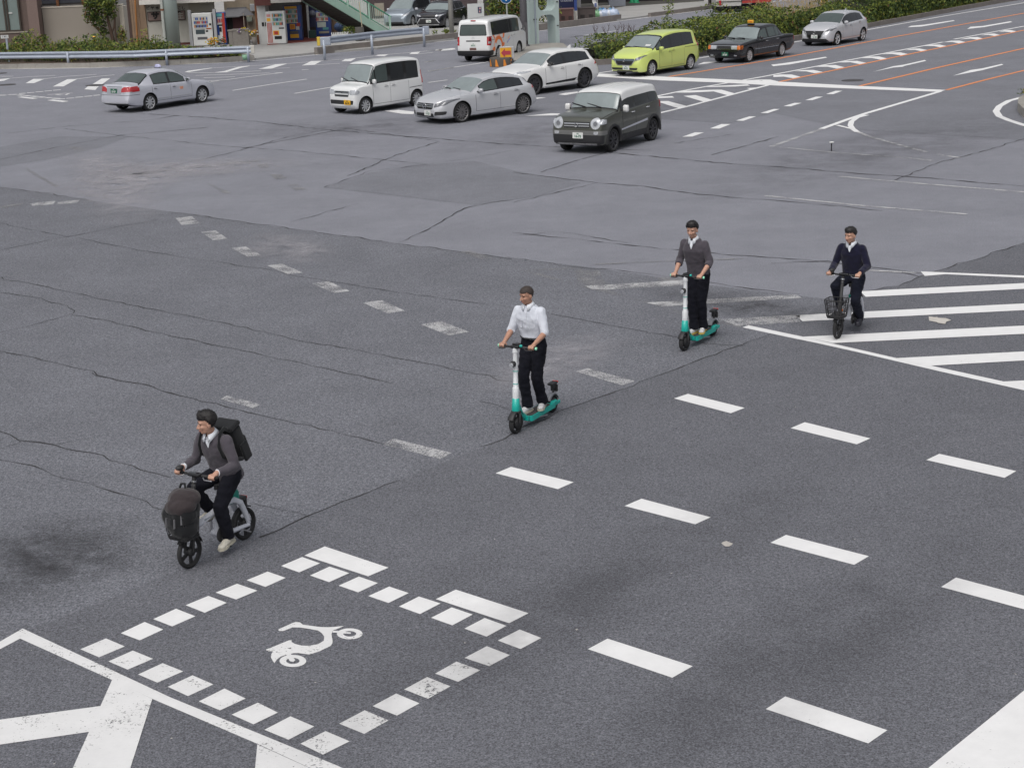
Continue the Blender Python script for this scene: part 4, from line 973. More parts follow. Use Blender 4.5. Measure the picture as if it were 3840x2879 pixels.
b = MB(); b.box((0, 0, 0), (.30, 1.16, .03), .012); sp_ = b.build('spoiler', PEARL, c.root, (c.L / 2 - 4.22, 0, c.zt(4.2) + .015)); sp_.rotation_euler = (0, -.10, 0)
c.mirror(1.78, 1.10, GLOSSB, .12, (.13, .22, .14)); c.wheels(10, ALLOY_D, twin=True, rim_r=.80)
c.put(G(1999, 358), G(2188, 330.5), 1)

# --- lime compact minivan
c = Car('compact_minivan', 'lime green compact minivan stopped at the white stop line beside the hedge', 'van', 4.265, 1.695, 1.71, 2.74, .80, .305,
        [(0, .54), (.03, .74), (.10, .85), (.3, .94), (.7, 1.05), (.86, 1.10), (1.72, 1.59), (2.05, 1.66), (2.7, 1.71), (3.4, 1.695), (3.88, 1.65), (4.02, 1.57), (4.17, 1.12), (4.24, .85), (4.265, .6)],
        [(0, .52), (.2, .80), (.9, .985), (2, 1.02), (3.5, 1.09), (4.265, 1.05)], [(0, .68), (.04, .80), (.15, .90), (.35, .97), (.7, 1), (3.7, 1), (4.05, .965), (4.265, .88)],
        [(0, .84), (.86, .9), (1.72, .81), (3.8, .78), (4.265, .8)], [(0, .28), (.12, .19), (.6, .18), (3.8, .2), (4.265, .36)], LIME, side_in=.045)
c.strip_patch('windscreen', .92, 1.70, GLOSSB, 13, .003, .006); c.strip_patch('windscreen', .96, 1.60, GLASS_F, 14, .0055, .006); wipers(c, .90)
glaze(c, [(1.16, 1.50), (1.55, 2.10), (2.22, 2.96), (3.02, 3.74)], [GLASS_C, GLASS, GLASS, GLASS])
c.doors([1.30, 2.16, 3.06], .30, .95, handles=((2.02, .92), (2.28, .94)))
c.patch('door_rail', 'L', [(c.L / 2 - 3.1, .975), (c.L / 2 - 3.1, .99), (c.L / 2 - 4.05, 1.0), (c.L / 2 - 4.05, .985)], BLACKP, .004, .006, both=True)
c.patch('grille', 'F', rounded([(-.42, .58), (-.34, .50), (.34, .50), (.42, .58), (.50, .74), (-.50, .74)], .03), GLOSSB, .006, .012)
c.patch('grille_bar', 'F', rounded([(-.48, .655), (.48, .655), (.50, .735), (-.50, .735)], .02), mat('grille_blue_grey', (.16, .20, .23), .2, .6, var=.1), .012, .014)
c.patch('grille_trim', 'F', [[(-.34, .475), (.34, .475), (.36, .50), (-.36, .50)], [(.34, .475), (.38, .50), (.52, .66), (.50, .69)], [(-.34, .475), (-.38, .50), (-.52, .66), (-.50, .69)]], CHROME, .013, .014)
ring_badge(c, c.L / 2 + .012, 0, .68, .055, CHROME, 2)
for sg in (1, -1):
    c.patch('headlight', 'F', rounded([(sg * .50, .66), (sg * .70, .69), (sg * .83, .86), (sg * .78, .87), (sg * .53, .76)], .02), LAMP_D, .007, .012)
    b = MB(); b.ball((0, 0, 0), (.04, .05, .045)); b.build('headlight_lens', LAMP, c.root, (c.L / 2 - .075, sg * .60, .725))
    c.patch('tail_light', 'L' if sg > 0 else 'R', [(c.L / 2 - 4.04, .96), (c.L / 2 - 4.0, 1.34), (c.L / 2 - 4.16, 1.34), (c.L / 2 - 4.25, .96)], RED_L, .010, .012)
c.patch('lower_grille', 'F', rounded([(-.62, .30), (.62, .30), (.66, .385), (-.66, .385)], .03), BLACKP, .006, .012)
c.plate('F', .385, '43-21', PLATE_W, INK_G, y=.10, small='502', x=c.L / 2 + .005)
b = MB(); b.box((0, 0, 0), (.10, .26, .01)); b.build('dash_paper', PLATE_W, c.root, (c.L / 2 - 1.05, .45, c.zt(1.05) + .0095)).rotation_euler = (0, .52, 0)
c.mirror(1.32, 1.07, LIME, .12, (.12, .21, .15)); c.wheels(9, ALLOY, swept=.35, rim_r=.72)
c.put(G(2441, 285), G(2581.8, 262), 1)

# --- black taxi
c = Car('taxi_sedan', 'black square-cut taxi sedan with a yellow roof sign and green plate, beside the hedge', 'taxi', 4.695, 1.695, 1.515, 2.785, .80, .305,
        [(0, .62), (.02, .74), (.05, .80), (.3, .855), (1.0, .93), (1.32, .955), (1.93, 1.42), (2.15, 1.485), (2.7, 1.515), (3.15, 1.495), (3.32, 1.45), (3.86, .99), (4.0, .975), (4.5, .96), (4.63, .93), (4.68, .8), (4.695, .62)],
        [(0, .6), (.05, .78), (1.3, .91), (3.8, .95), (4.6, .92), (4.695, .6)], [(0, .94), (.03, .965), (.1, .985), (.4, 1), (4.3, 1), (4.6, .975), (4.695, .94)],
        [(0, .93), (1.3, .93), (1.93, .79), (3.3, .77), (3.86, .9), (4.695, .93)], [(0, .34), (.08, .22), (.5, .2), (4.2, .22), (4.695, .42)], BLK, side_in=.04)
c.strip_patch('windscreen', 1.36, 1.91, GLASS_F, 14, .0045, .006); wipers(c, 1.34); c.strip_patch('rear_window', 3.34, 3.82, GLASS_C, 14, .0045, .006)
glaze(c, [(1.66, 2.32), (2.44, 3.02), (3.06, 3.32)], GLASS_C, frame=BLACKP)
c.doors([1.42, 2.38, 3.30], .32, .88, handles=((2.22, .82), (3.14, .84)), hm=CHROME)
c.patch('belt_trim', 'L', [(c.L / 2 - 1.5, .90), (c.L / 2 - 1.5, .915), (c.L / 2 - 3.7, .955), (c.L / 2 - 3.7, .94)], CHROME, .008, .01, both=True)
c.patch('side_moulding', 'L', [(c.L / 2 - 1.2, .52), (c.L / 2 - 1.2, .545), (c.L / 2 - 3.25, .545), (c.L / 2 - 3.25, .52)], CHROME, .012, .014, both=True)
c.patch('grille', 'F', rounded([(-.36, .60), (.36, .60), (.36, .765), (-.36, .765)], .015), CHROME, .010, .014); c.patch('grille_mesh', 'F', rounded([(-.34, .62), (.34, .62), (.34, .75), (-.34, .75)], .01), BLACKP, .014, .014)
for sg in (1, -1):
    c.patch('headlight', 'F', rounded([(sg * .38, .605), (sg * .66, .605), (sg * .66, .765), (sg * .38, .765)], .015), LAMP, .010, .014)
    c.patch('indicator', 'F', rounded([(sg * .67, .605), (sg * .835, .605), (sg * .835, .765), (sg * .67, .765)], .01), AMBER_L, .011, .014)
    c.patch('indicator', 'L' if sg > 0 else 'R', [(c.L / 2 - .02, .605), (c.L / 2 - .02, .765), (c.L / 2 - .20, .765), (c.L / 2 - .20, .605)], AMBER_L, .011, .014)
    c.patch('fog_lamp', 'F', rounded([(sg * .52, .33), (sg * .66, .33), (sg * .66, .39), (sg * .52, .39)], .02), LAMP, .02, .02)
    c.patch('tail_light', 'B', rounded([(sg * .45, .68), (sg * .82, .68), (sg * .82, .86), (sg * .45, .86)], .02), RED_L, .01, .014)
    c.patch('tail_light', 'L' if sg > 0 else 'R', [(c.L / 2 - 4.60, .68), (c.L / 2 - 4.60, .86), (c.L / 2 - 4.72, .86), (c.L / 2 - 4.72, .68)], RED_L, .011, .014)
c.patch('bumper', 'F', rounded([(-.85, .40), (.85, .40), (.85, .57), (-.85, .57)], .02), BLK, .05, .06)
c.plate('F', .41, '55-63', PLATE_G, INK_W, y=.10, small='501', x=c.L / 2 + .06)
c.mirror(1.62, .985, BLK, .10, (.10, .17, .13)); c.wheels(10, ALLOY, rim_r=.70)
b = MB(); b.box((0, 0, .02), (.14, .34, .04), .012); b.build('roof_sign_base', GLOSSB, c.root, (c.L / 2 - 2.25, 0, 1.495))
SIGNY = mat('roof_sign_yellow', (.80, .42, .03), .35, var=.1)
b = MB(); b.box((0, 0, .10), (.10, .30, .14), .03); o = b.build('roof_sign', SIGNY, c.root, (c.L / 2 - 2.25, 0, 1.52))
b = MB(); add_text(b, 'TAXI', .09, (.052, 0, .10), (0, 1, 0), (0, 0, 1), .003); b.build('sign_lettering', mat('sign_red', (.55, .03, .03), .5, var=0), o)
for y in (-.36, .36):
    b = MB(); b.box((0, y, 0), (.10, .30, .14), .05); b.build('headrest_cover', mat('white_cover', (.72, .74, .76), .8, var=.1), c.root, (c.L / 2 - 2.55, 0, 1.14))
c.put(G(2806, 234), G(2925, 213), 1)

# --- silver hatchback, far
c = Car('hatchback', 'silver hatchback with a dark V-shaped grille, last in the queue by the tall hedge', 'car', 4.045, 1.695, 1.52, 2.58, .80, .31,
        [(0, .50), (.03, .68), (.12, .80), (.4, .92), (.9, 1.01), (1.05, 1.045), (1.82, 1.44), (2.15, 1.505), (2.6, 1.52), (3.2, 1.48), (3.58, 1.39), (3.74, 1.24), (3.93, 1.0), (4.02, .8), (4.045, .58)],
        [(0, .48), (.25, .76), (1.0, .94), (2, .97), (3.2, 1.05), (3.7, 1.08), (4.045, .6)], [(0, .62), (.04, .75), (.15, .87), (.4, .96), (.7, 1), (3.4, 1), (3.8, .96), (4.045, .84)],
        [(0, .82), (1.0, .88), (1.82, .76), (3.4, .71), (4.045, .8)], [(0, .28), (.12, .18), (.6, .17), (3.6, .2), (4.045, .38)], SILV2)
c.strip_patch('windscreen', 1.10, 1.80, GLASS_C, 14, .0045, .006); c.strip_patch('rear_window', 3.62, 3.88, GLASS, 14, .0045, .006)
glaze(c, [(1.42, 2.16), (2.26, 2.84), (2.88, 3.34)], GLASS)
c.doors([1.28, 2.20, 3.02], .32, .90, handles=((2.06, .88), (2.98, .98)))
c.patch('grille', 'F', [(-.30, .36), (.30, .36), (.50, .72), (-.50, .72)], GLOSSB, .006, .012)
c.patch('grille_trim', 'F', [[(.27, .36), (.31, .36), (.54, .66), (.49, .66)], [(-.27, .36), (-.31, .36), (-.54, .66), (-.49, .66)]], CHROME, .012, .014)
ring_badge(c, c.L / 2 + .010, 0, .645, .065, CHROME, 2)
for sg in (1, -1):
    c.patch('headlight', 'F', rounded([(sg * .48, .66), (sg * .78, .72), (sg * .84, .83), (sg * .52, .745)], .01), LAMP_D, .008, .012); c.patch('headlight_strip', 'F', [(sg * .50, .735), (sg * .78, .80), (sg * .84, .835), (sg * .52, .755)], LAMP, .012, .012)
    c.patch('tail_light', 'L' if sg > 0 else 'R', [(c.L / 2 - 3.66, 1.0), (c.L / 2 - 3.66, 1.12), (c.L / 2 - 4.0, 1.08), (c.L / 2 - 4.0, .98)], RED_L, .010, .012)
c.patch('lower_grille', 'F', rounded([(-.74, .22), (.74, .22), (.62, .36), (-.62, .36)], .03), BLACKP, .008, .014)
c.plate('F', .46, '・6 30', PLATE_W, INK_G, y=.02, small='503', x=c.L / 2 + .008)
b = MB(); b.add([(.10, .010, 0), (-.05, .02, 0), (-.07, .005, .09), (-.03, .005, .10), (.10, -.010, 0), (-.05, -.02, 0), (-.07, -.005, .09), (-.03, -.005, .10)], [(0, 1, 2, 3), (4, 7, 6, 5), (0, 3, 7, 4), (1, 5, 6, 2), (2, 6, 7, 3)]); b.build('antenna', SILV2, c.root, (c.L / 2 - 3.1, 0, c.zt(3.1) - .005))
c.mirror(1.46, 1.03, SILV2, .12, (.12, .20, .14)); c.wheels(5, ALLOY, rim_r=.76)
c.put(G(3133.7, 171), G(3230.5, 154), 1)

# --- white delivery van with an orange motif
c = Car('delivery_van', 'white delivery van with orange artwork on its side, seen from behind', 'van', 4.695, 1.695, 1.98, 2.57, 1.07, .325,
        [(0, .7), (.04, 1.0), (.12, 1.12), (.2, 1.17), (.72, 1.80), (.95, 1.92), (1.3, 1.965), (3.0, 1.98), (4.35, 1.965), (4.52, 1.93), (4.61, 1.80), (4.665, 1.2), (4.695, .8)],
        [(0, .68), (.15, 1.05), (.6, 1.15), (1.5, 1.2), (4.4, 1.2), (4.695, 1.1)], [(0, .84), (.04, .92), (.15, .97), (.4, 1), (4.4, 1), (4.6, .985), (4.67, .95), (4.695, .91)],
        [(0, .9), (.3, .93), (.72, .88), (4.4, .87), (4.695, .88)], [(0, .36), (.1, .24), (.6, .22), (4.2, .24), (4.55, .30), (4.695, .42)], WHT, side_in=.03)
c.strip_patch('windscreen', .25, .70, GLASS_F, 14, .0045, .006); 
c.patch('rear_window', 'B', rounded([(-.70, 1.22), (.70, 1.22), (.63, 1.73), (-.63, 1.73)], .07), GLOSSB, .004, .008); c.patch('rear_window', 'B', rounded([(-.66, 1.25), (.66, 1.25), (.60, 1.70), (-.60, 1.70)], .06), GLASS_C, .008, .008)
b = MB(); b.box((0, 0, .0), (.06, .24, .05), .01); b.build('brake_light', RED_L, c.root, (-c.L / 2 + .12, 0, 1.90))
glaze(c, [(1.0, 1.75), (1.95, 2.15), (2.25, 4.28)], [GLASS_C, GLASS, GLASS], frame=BLACKP, zhi=.03)
c.doors([.85, 1.85, 3.0], .34, 1.17, handles=((1.70, 1.08), (2.0, 1.05)))
c.patch('side_rail', 'L', [(c.L / 2 - 3.0, 1.0), (c.L / 2 - 3.0, 1.015), (c.L / 2 - 4.5, 1.015), (c.L / 2 - 4.5, 1.0)], BLACKP, .004, .006, both=True)
c.patch('tail_panel', 'B', rounded([(-.78, .62), (.78, .62), (.76, 1.80), (-.76, 1.80)], .05), WHT, .003, .005)
for sg in (1, -1):
    c.patch('tail_light', 'B', [(sg * .70, .78), (sg * .84, .78), (sg * .84, 1.18), (sg * .70, 1.18)], RED_L, .010, .014)
    c.patch('tail_light', 'L' if sg > 0 else 'R', [(c.L / 2 - 4.56, .80), (c.L / 2 - 4.56, 1.18), (c.L / 2 - 4.72, 1.18), (c.L / 2 - 4.72, .80)], RED_L, .010, .014)
    c.patch('reverse_light', 'L' if sg > 0 else 'R', [(c.L / 2 - 4.56, .86), (c.L / 2 - 4.56, .96), (c.L / 2 - 4.72, .96), (c.L / 2 - 4.72, .86)], LAMP, .013, .014)
c.patch('door_handle', 'B', rounded([(-.36, .96), (.36, .96), (.36, 1.01), (-.36, 1.01)], .02), BLACKP, .014, .02)
c.patch('bumper', 'B', rounded([(-.84, .34), (.84, .34), (.84, .54), (-.84, .54)], .03), BLACKP, .05, .06); c.patch('bumper_side', 'R', [(c.L / 2 - 4.3, .34), (c.L / 2 - 4.3, .54), (c.L / 2 - 4.75, .54), (c.L / 2 - 4.75, .34)], BLACKP, .02, .03)
c.plate('B', .80, '40-51', PLATE_W, INK_G, x=-c.L / 2 + .012, small='400'); 
b = MB(); b.box((0, 0, 0), (.01, .34, .11)); b.build('plate_board', mat('board_brown', (.16, .08, .07), .6), c.root, (-c.L / 2 - .002, .02, .62))
ring_badge(c, -c.L / 2 + .02, 0, 1.10, .07, ALLOY, 3)
ORG = mat('decal_orange', (.88, .20, .03), .4, var=.06); ORG2 = mat('decal_orange_pale', (.85, .42, .28), .4, var=.06); VIO = mat('decal_violet', (.38, .38, .62), .4, var=.06)
X = lambda q: c.L / 2 - q
def ringq(q, z, ro, ri, a0, a1, n=10): 
    out = []
    for i in range(n):
        t0, t1 = a0 + (a1 - a0) * i / n, a0 + (a1 - a0) * (i + 1) / n
        out.append([(X(q) + ro * math.cos(t0), z + ro * math.sin(t0)), (X(q) + ro * math.cos(t1), z + ro * math.sin(t1)), (X(q) + ri * math.cos(t1), z + ri * math.sin(t1)), (X(q) + ri * math.cos(t0), z + ri * math.sin(t0))])
    return out
c.patch('orange_artwork', 'R', ringq(3.62, .62, .52, .36, R(-38), R(150), 12) + [[(X(4.46), .50), (X(4.30), .66), (X(4.12), .68), (X(4.02), .58), (X(4.12), .48)], [(X(3.20), .60), (X(2.95), .66), (X(2.95), .80), (X(3.2), .76)],
        [(X(4.28), 1.2), (X(4.14), 1.2), (X(4.05), 1.06), (X(4.10), 1.02)], [(X(3.55), 1.2), (X(3.45), 1.2), (X(3.52), 1.12), (X(3.6), 1.12)], [(X(3.05), 1.2), (X(2.86), 1.2), (X(2.95), 1.04), (X(3.12), 1.0)]], ORG, .006, .006)
c.patch('orange_artwork', 'R', ringq(3.62, .60, .60, .53, R(100), R(178), 6) + [[(X(2.5), .96), (X(2.25), 1.06), (X(2.25), 1.0), (X(2.5), .88)]], ORG2, .006, .006)
c.patch('violet_artwork', 'R', [[(X(2.62), .70), (X(2.2), .90), (X(2.18), .96), (X(2.66), .78)]], VIO, .006, .006)
c.mirror(.72, 1.28, BLACKP, .14, (.08, .16, .24)); c.wheels(8, ALLOY, rim_r=.70)
rr_ = G(1864, 227); hd_ = R(67); c.put(rr_ + Vector((math.cos(hd_), math.sin(hd_), 0)) * c.wb, rr_, -1)

# --- two parked cars at the kerb side
c = Car('minivan', 'blue-grey minivan parked behind the green stair rail', 'van', 4.80, 1.80, 1.76, 2.95, .97, .335,
        [(0, .58), (.04, .78), (.12, .89), (.5, 1.01), (.82, 1.09), (1.8, 1.64), (2.3, 1.735), (3, 1.76), (4.3, 1.70), (4.58, 1.55), (4.75, 1.1), (4.80, .6)],
        [(0, .56), (.3, .84), (.9, 1.0), (3, 1.04), (4.8, .9)], [(0, .60), (.05, .75), (.2, .89), (.5, .97), (.9, 1), (4.3, 1), (4.65, .95), (4.8, .85)],
        [(0, .82), (.85, .88), (1.8, .76), (4.4, .73), (4.8, .8)], [(0, .28), (.15, .18), (.6, .17), (4.4, .2), (4.8, .36)], BLUEG)
c.strip_patch('windscreen', .90, 1.76, GLASS_F, 14, .0045, .006); glaze(c, [(1.35, 2.05), (2.2, 3.1), (3.2, 4.2)], GLASS)
c.doors([1.45, 2.15, 3.2], .32, .96, handles=((2.05, .9), (2.3, .92)))
for sg in (1, -1): c.patch('headlight', 'F', rounded([(sg * .50, .68), (sg * .80, .74), (sg * .88, .90), (sg * .56, .80)], .02), LAMP, .008, .012)
c.patch('lower_grille', 'F', rounded([(-.6, .26), (.6, .26), (.6, .36), (-.6, .36)], .03), BLACKP, .006, .012)
c.mirror(1.42, 1.06, SILV, .12, (.12, .21, .15)); c.wheels(7, ALLOY, rim_r=.74)
c.put(G(1511.9, 107), G(1640, 82), 1)
c = Car('suv', 'black sports utility car parked half behind the grey street pole', 'car', 4.49, 1.825, 1.62, 2.64, .93, .355,
        [(0, .62), (.03, .85), (.1, .95), (.5, 1.03), (1.1, 1.1), (1.22, 1.13), (1.93, 1.52), (2.25, 1.60), (2.8, 1.62), (3.6, 1.58), (3.95, 1.5), (4.2, 1.15), (4.42, 1.0), (4.49, .6)],
        [(0, .6), (.25, .9), (1.2, 1.04), (3.4, 1.1), (4.1, 1.13), (4.49, .7)], [(0, .66), (.04, .78), (.15, .89), (.4, .97), (.8, 1), (3.9, 1), (4.3, .95), (4.49, .86)],
        [(0, .84), (1.2, .88), (1.93, .76), (3.8, .72), (4.49, .8)], [(0, .34), (.12, .24), (.6, .22), (4.0, .24), (4.49, .42)], NAVYK)
c.strip_patch('windscreen', 1.28, 1.90, GLASS_F, 14, .0045, .006); glaze(c, [(1.62, 2.40), (2.52, 3.2), (3.25, 3.75)], GLASS, frame=CHROME)
c.doors([1.42, 2.46, 3.35], .40, 1.0, handles=((2.3, .96), (3.2, 1.0)), hm=CHROME)
c.patch('grille', 'F', rounded([(-.42, .76), (.42, .76), (.46, .88), (-.46, .88)], .02), BLACKP, .006, .012); c.patch('lower_grille', 'F', [(-.66, .36), (.66, .36), (.50, .68), (-.50, .68)], BLACKP, .006, .012)
c.patch('grille_trim', 'F', [[(-.52, .68), (.52, .68), (.52, .71), (-.52, .71)], [(.50, .69), (.54, .71), (.76, .42), (.70, .42)], [(-.50, .69), (-.54, .71), (-.76, .42), (-.70, .42)], [(-.7, .30), (.7, .30), (.7, .34), (-.7, .34)]], ALLOY, .014, .016)
for sg in (1, -1): c.patch('headlight', 'F', rounded([(sg * .48, .80), (sg * .82, .84), (sg * .90, .93), (sg * .52, .89)], .01), LAMP, .008, .012)
b = MB()
for sd in (-1, 1):
    b.beam((c.L / 2 - 2.05, sd * .56, c.zt(2.05) + .01), (c.L / 2 - 3.7, sd * .56, c.zt(3.7) + .05), .04, .05)
b.build('roof_rail', ALLOY, c.root)
c.plate('F', .54, '・2 86', PLATE_W, INK_G, y=.05, small='331', x=c.L / 2 + .01)
c.mirror(1.58, 1.12, NAVYK, .12, (.12, .21, .14)); c.wheels(10, ALLOY, rim_r=.76, face=BLACKP)
c.put(G(1638, 116.5), G(1768, 91), 1)
# ------------------------------------------------------------------ scooters and small electric bicycles
TEAL = mat('teal_plastic', (.010, .42, .355), .38, var=.08, coat=.3)
TEAL_D = mat('teal_dark', (.008, .22, .17), .45, var=.1)
WHITEP = mat('white_tube', (.70, .72, .74), .32, var=.06, coat=.4)
SILT = mat('grey_white_tube', (.58, .60, .66), .35, var=.08, coat=.3)
MINT = mat('mint_grip', (.32, .80, .55), .45, var=.05)  # plain mint colour of the grip ends
MATB = mat('deck_mat', (.055, .048, .05), .9, var=.25, scale=40, bump=.4, bscale=200)
YEL = mat('yellow_mark', (.75, .50, .03), .6, var=.15)
REDR = mat('red_reflector', (.55, .05, .04), .25, var=.15, coat=.6)
STEEL = mat('steel', (.45, .45, .47), .3, .9, var=.1)
def wheel_obj(root, name, x, r, w, hub, spokes, rim_m, axis_y=0.0, twin=True, steer=0.0):
    wh = MB(); wh.lathe([(.0001, -.045), (hub, -.045), (hub * 1.12, -.02), (hub * 1.12, .02), (hub, .045), (.0001, .045)], 20, 'Y')
    o = wh.build(name, BLACKP, root, (x, axis_y, r))
    t = MB(); t.lathe([(r * .80, -w * .36), (r * .88, -w * .5), (r * .96, -w * .34), (r, 0), (r * .96, w * .34), (r * .88, w * .5), (r * .80, w * .36)], 36, 'Y', close=True)
    t.build('tyre', RUBBER, o)
    q = MB(); q.lathe([(r * .82, -.014), (r * .74, -.012), (r * .74, .012), (r * .82, .014)], 32, 'Y', close=True)
    for k in range(spokes):
        a = 2 * math.pi * k / spokes
        for dd in ((-.10, .10) if twin else (0,)):
            q.beam((math.cos(a + dd * 1.6) * hub, 0, math.sin(a + dd * 1.6) * hub), (math.cos(a + dd) * r * .78, 0, math.sin(a + dd) * r * .78), .022, r * .075, (0, 1, 0))
    q.build('rim', rim_m, o)
    o.rotation_euler = (0, .4, steer); return o
def arcpts(cx, cz, r, a0, a1, n=10, y=0.0): return [(cx + r * math.cos(a0 + (a1 - a0) * i / n), y, cz + r * math.sin(a0 + (a1 - a0) * i / n)) for i in range(n + 1)]
def fender(cx, cz, r, a0, a1, w, th=.012, n=12):
    b = MB(); vs = []; fs = []
    for i in range(n + 1):
        a = a0 + (a1 - a0) * i / n
        for rr, yy in ((r, -w / 2), (r + w * .18, -w * .3), (r + w * .18, w * .3), (r, w / 2), (r + w * .18 - th, w * .3 - th), (r + w * .18 - th, -w * .3 + th)):
            vs.append((cx + rr * math.cos(a), yy, cz + rr * math.sin(a)))
    for i in range(n):
        for k in range(6): fs.append((i * 6 + k, i * 6 + (k + 1) % 6, (i + 1) * 6 + (k + 1) % 6, (i + 1) * 6 + k))
    fs += [tuple(range(6)), tuple(range(n * 6, n * 6 + 6))[::-1]]
    b.add(vs, fs, True); return b
def scooter(loc, heading, label, yellow):
    s = empty('electric_scooter', loc, heading, label, 'kick scooter', 'electric kick scooters')
    fx, rx, fr, rr = .51, -.51, .145, .125
    wheel_obj(s, 'front_wheel', fx, fr, .075, .07, 5, BRAKE, twin=False); wheel_obj(s, 'rear_wheel', rx, rr, .075, .08, 5, BRAKE, twin=False)
    b = MB(); b.prism(rounded([(-.50, -.085), (-.50, .085), (.24, .095), (.24, -.095)], .06, 4), .095, .165)
    b.build('deck', TEAL, s)
    b = MB(); b.prism(rounded([(-.36, -.070), (-.36, .070), (.22, .078), (.22, -.078)], .05, 4), .1655, .172); b.build('deck_mat', MATB, s)
    b = MB(); b.box((-.47, 0, .165), (.13, .17, .05), .02); b.box((-.55, .062, .135), (.16, .03, .05), .012); b.box((-.55, -.062, .135), (.16, .03, .05), .012); b.build('rear_block', TEAL, s)
    if yellow:
        b = MB()
        for i, (x, y) in enumerate([(-.08, .03), (-.17, .03), (-.08, -.035), (-.17, -.035)]):
            for k in range(3): b.box((x + .02 * (k - 1), y, .1735), (.012, .05, .003))
            b.box((x, y, .1737), (.06, .012, .003))
        b.build('deck_mark', YEL, s)
    b = MB(); b.beam((.16, 0, .128), (.30, 0, .150), .13, .055, (0, 0, 1)); b.tube([(.26, 0, .145), (.37, 0, .22), (.475, 0, .40)], [.045, .042, .040], 10); b.build('neck', TEAL, s)
    S0, S1 = Vector((.498, 0, .27)), Vector((.452, 0, 1.13)); P = lambda t: S0.lerp(S1, t)
    b = MB(); b.tube([P(.0), P(.05), P(.24), P(.245)], [.040, .058, .046, .03], 14); b.build('stem_sleeve', TEAL, s)
    b = MB(); b.tube([P(.24), P(.40), P(.41), P(.42), P(.93), P(1.0)], [.044, .044, .040, .033, .031, .036], 14); b.build('stem', WHITEP, s)
    b = MB()
    for t in (.46, .66): b.tube([P(t), P(t + .012)], .0345, 14)
    b.build('stem_band', TEAL, s)
    b = MB()
    for sd in (-1, 1): b.tube([(.495, sd * .02, .30), (.498, sd * .058, .27), (fx, sd * .058, fr)], [.022, .02, .016], 8)
    b.box((.497, 0, .29), (.075, .13, .05), .02); b.build('fork', BLACKP, s)
    fender(fx, fr, fr + .008, R(25), R(150), .10).build('front_fender', BLACKP, s)
    b = MB(); b.ball((.53, 0, .95), (.048, .042, .042)); b.tube([(.46, 0, .965), (.53, 0, .95)], .018, 8); b.build('headlamp', BLACKP, s)
    b = MB(); b.tube([(.572, 0, .946), (.582, 0, .945)], [.030, .026], 12); b.build('headlamp_lens', LAMP, s)
    hb = MB(); hb.tube([(.385, -.27, 1.145), (.42, -.15, 1.155), (.44, -.05, 1.158), (.44, .05, 1.158), (.42, .15, 1.155), (.385, .27, 1.145)], .0155, 10)
    hb.build('handlebar', BLACKP, s)
    b = MB(); b.box((.44, 0, 1.165), (.09, .12, .045), .015); b.box((.42, .0, 1.195), (.075, .085, .03), .012); b.build('display', GLOSSB, s)
    b = MB(); b.tube([P(.955), P(1.03)], [.040, .034], 14); b.build('stem_head', WHITEP, s)
    for sd in (-1, 1):
        g = MB(); g.tube([(.413, sd * .17, 1.153), (.387, sd * .262, 1.146)], .019, 10); o = g.build('grip', BLACKP, s)
        g = MB(); g.tube([(.387, sd * .262, 1.146), (.381, sd * .285, 1.144)], .0205, 10); g.build('grip_end', MINT, o)
        g = MB(); g.tube([(.445, sd * .13, 1.15), (.47, sd * .16, 1.135), (.45, sd * .245, 1.13)], .007, 6); g.build('brake_lever', BLACKP, s)
    b = MB(); b.ball((.445, .085, 1.18), (.02, .02, .02)); b.build('throttle', TEAL, s)
    fender(rx, rr, rr + .01, R(30), R(165), .10).build('rear_fender', mat('grey_fender', (.20, .21, .23), .5, var=.1), s)
    b = MB(); b.tube([(-.52, 0, .23), (-.58, 0, .30), (-.565, 0, .40)], .018, 8); b.box((-.555, 0, .40), (.15, .09, .035), .012); b.box((-.60, 0, .33), (.03, .11, .10), .01); b.box((-.56, .02, .36), (.10, .03, .05), .01); b.build('plate_holder', BLACKP, s)
    b = MB(); b.box((-.638, 0, .407), (.02, .085, .028), .006); b.build('tail_reflector', REDR, s)
    b = MB(); b.box((-.620, 0, .32), (.006, .10, .10)); b.build('number_plate', PLATE_W, s)
    b = MB(); b.beam((.02, .085, .10), (-.13, .13, .085), .014, .014); b.build('kickstand', STEEL, s)
    return s
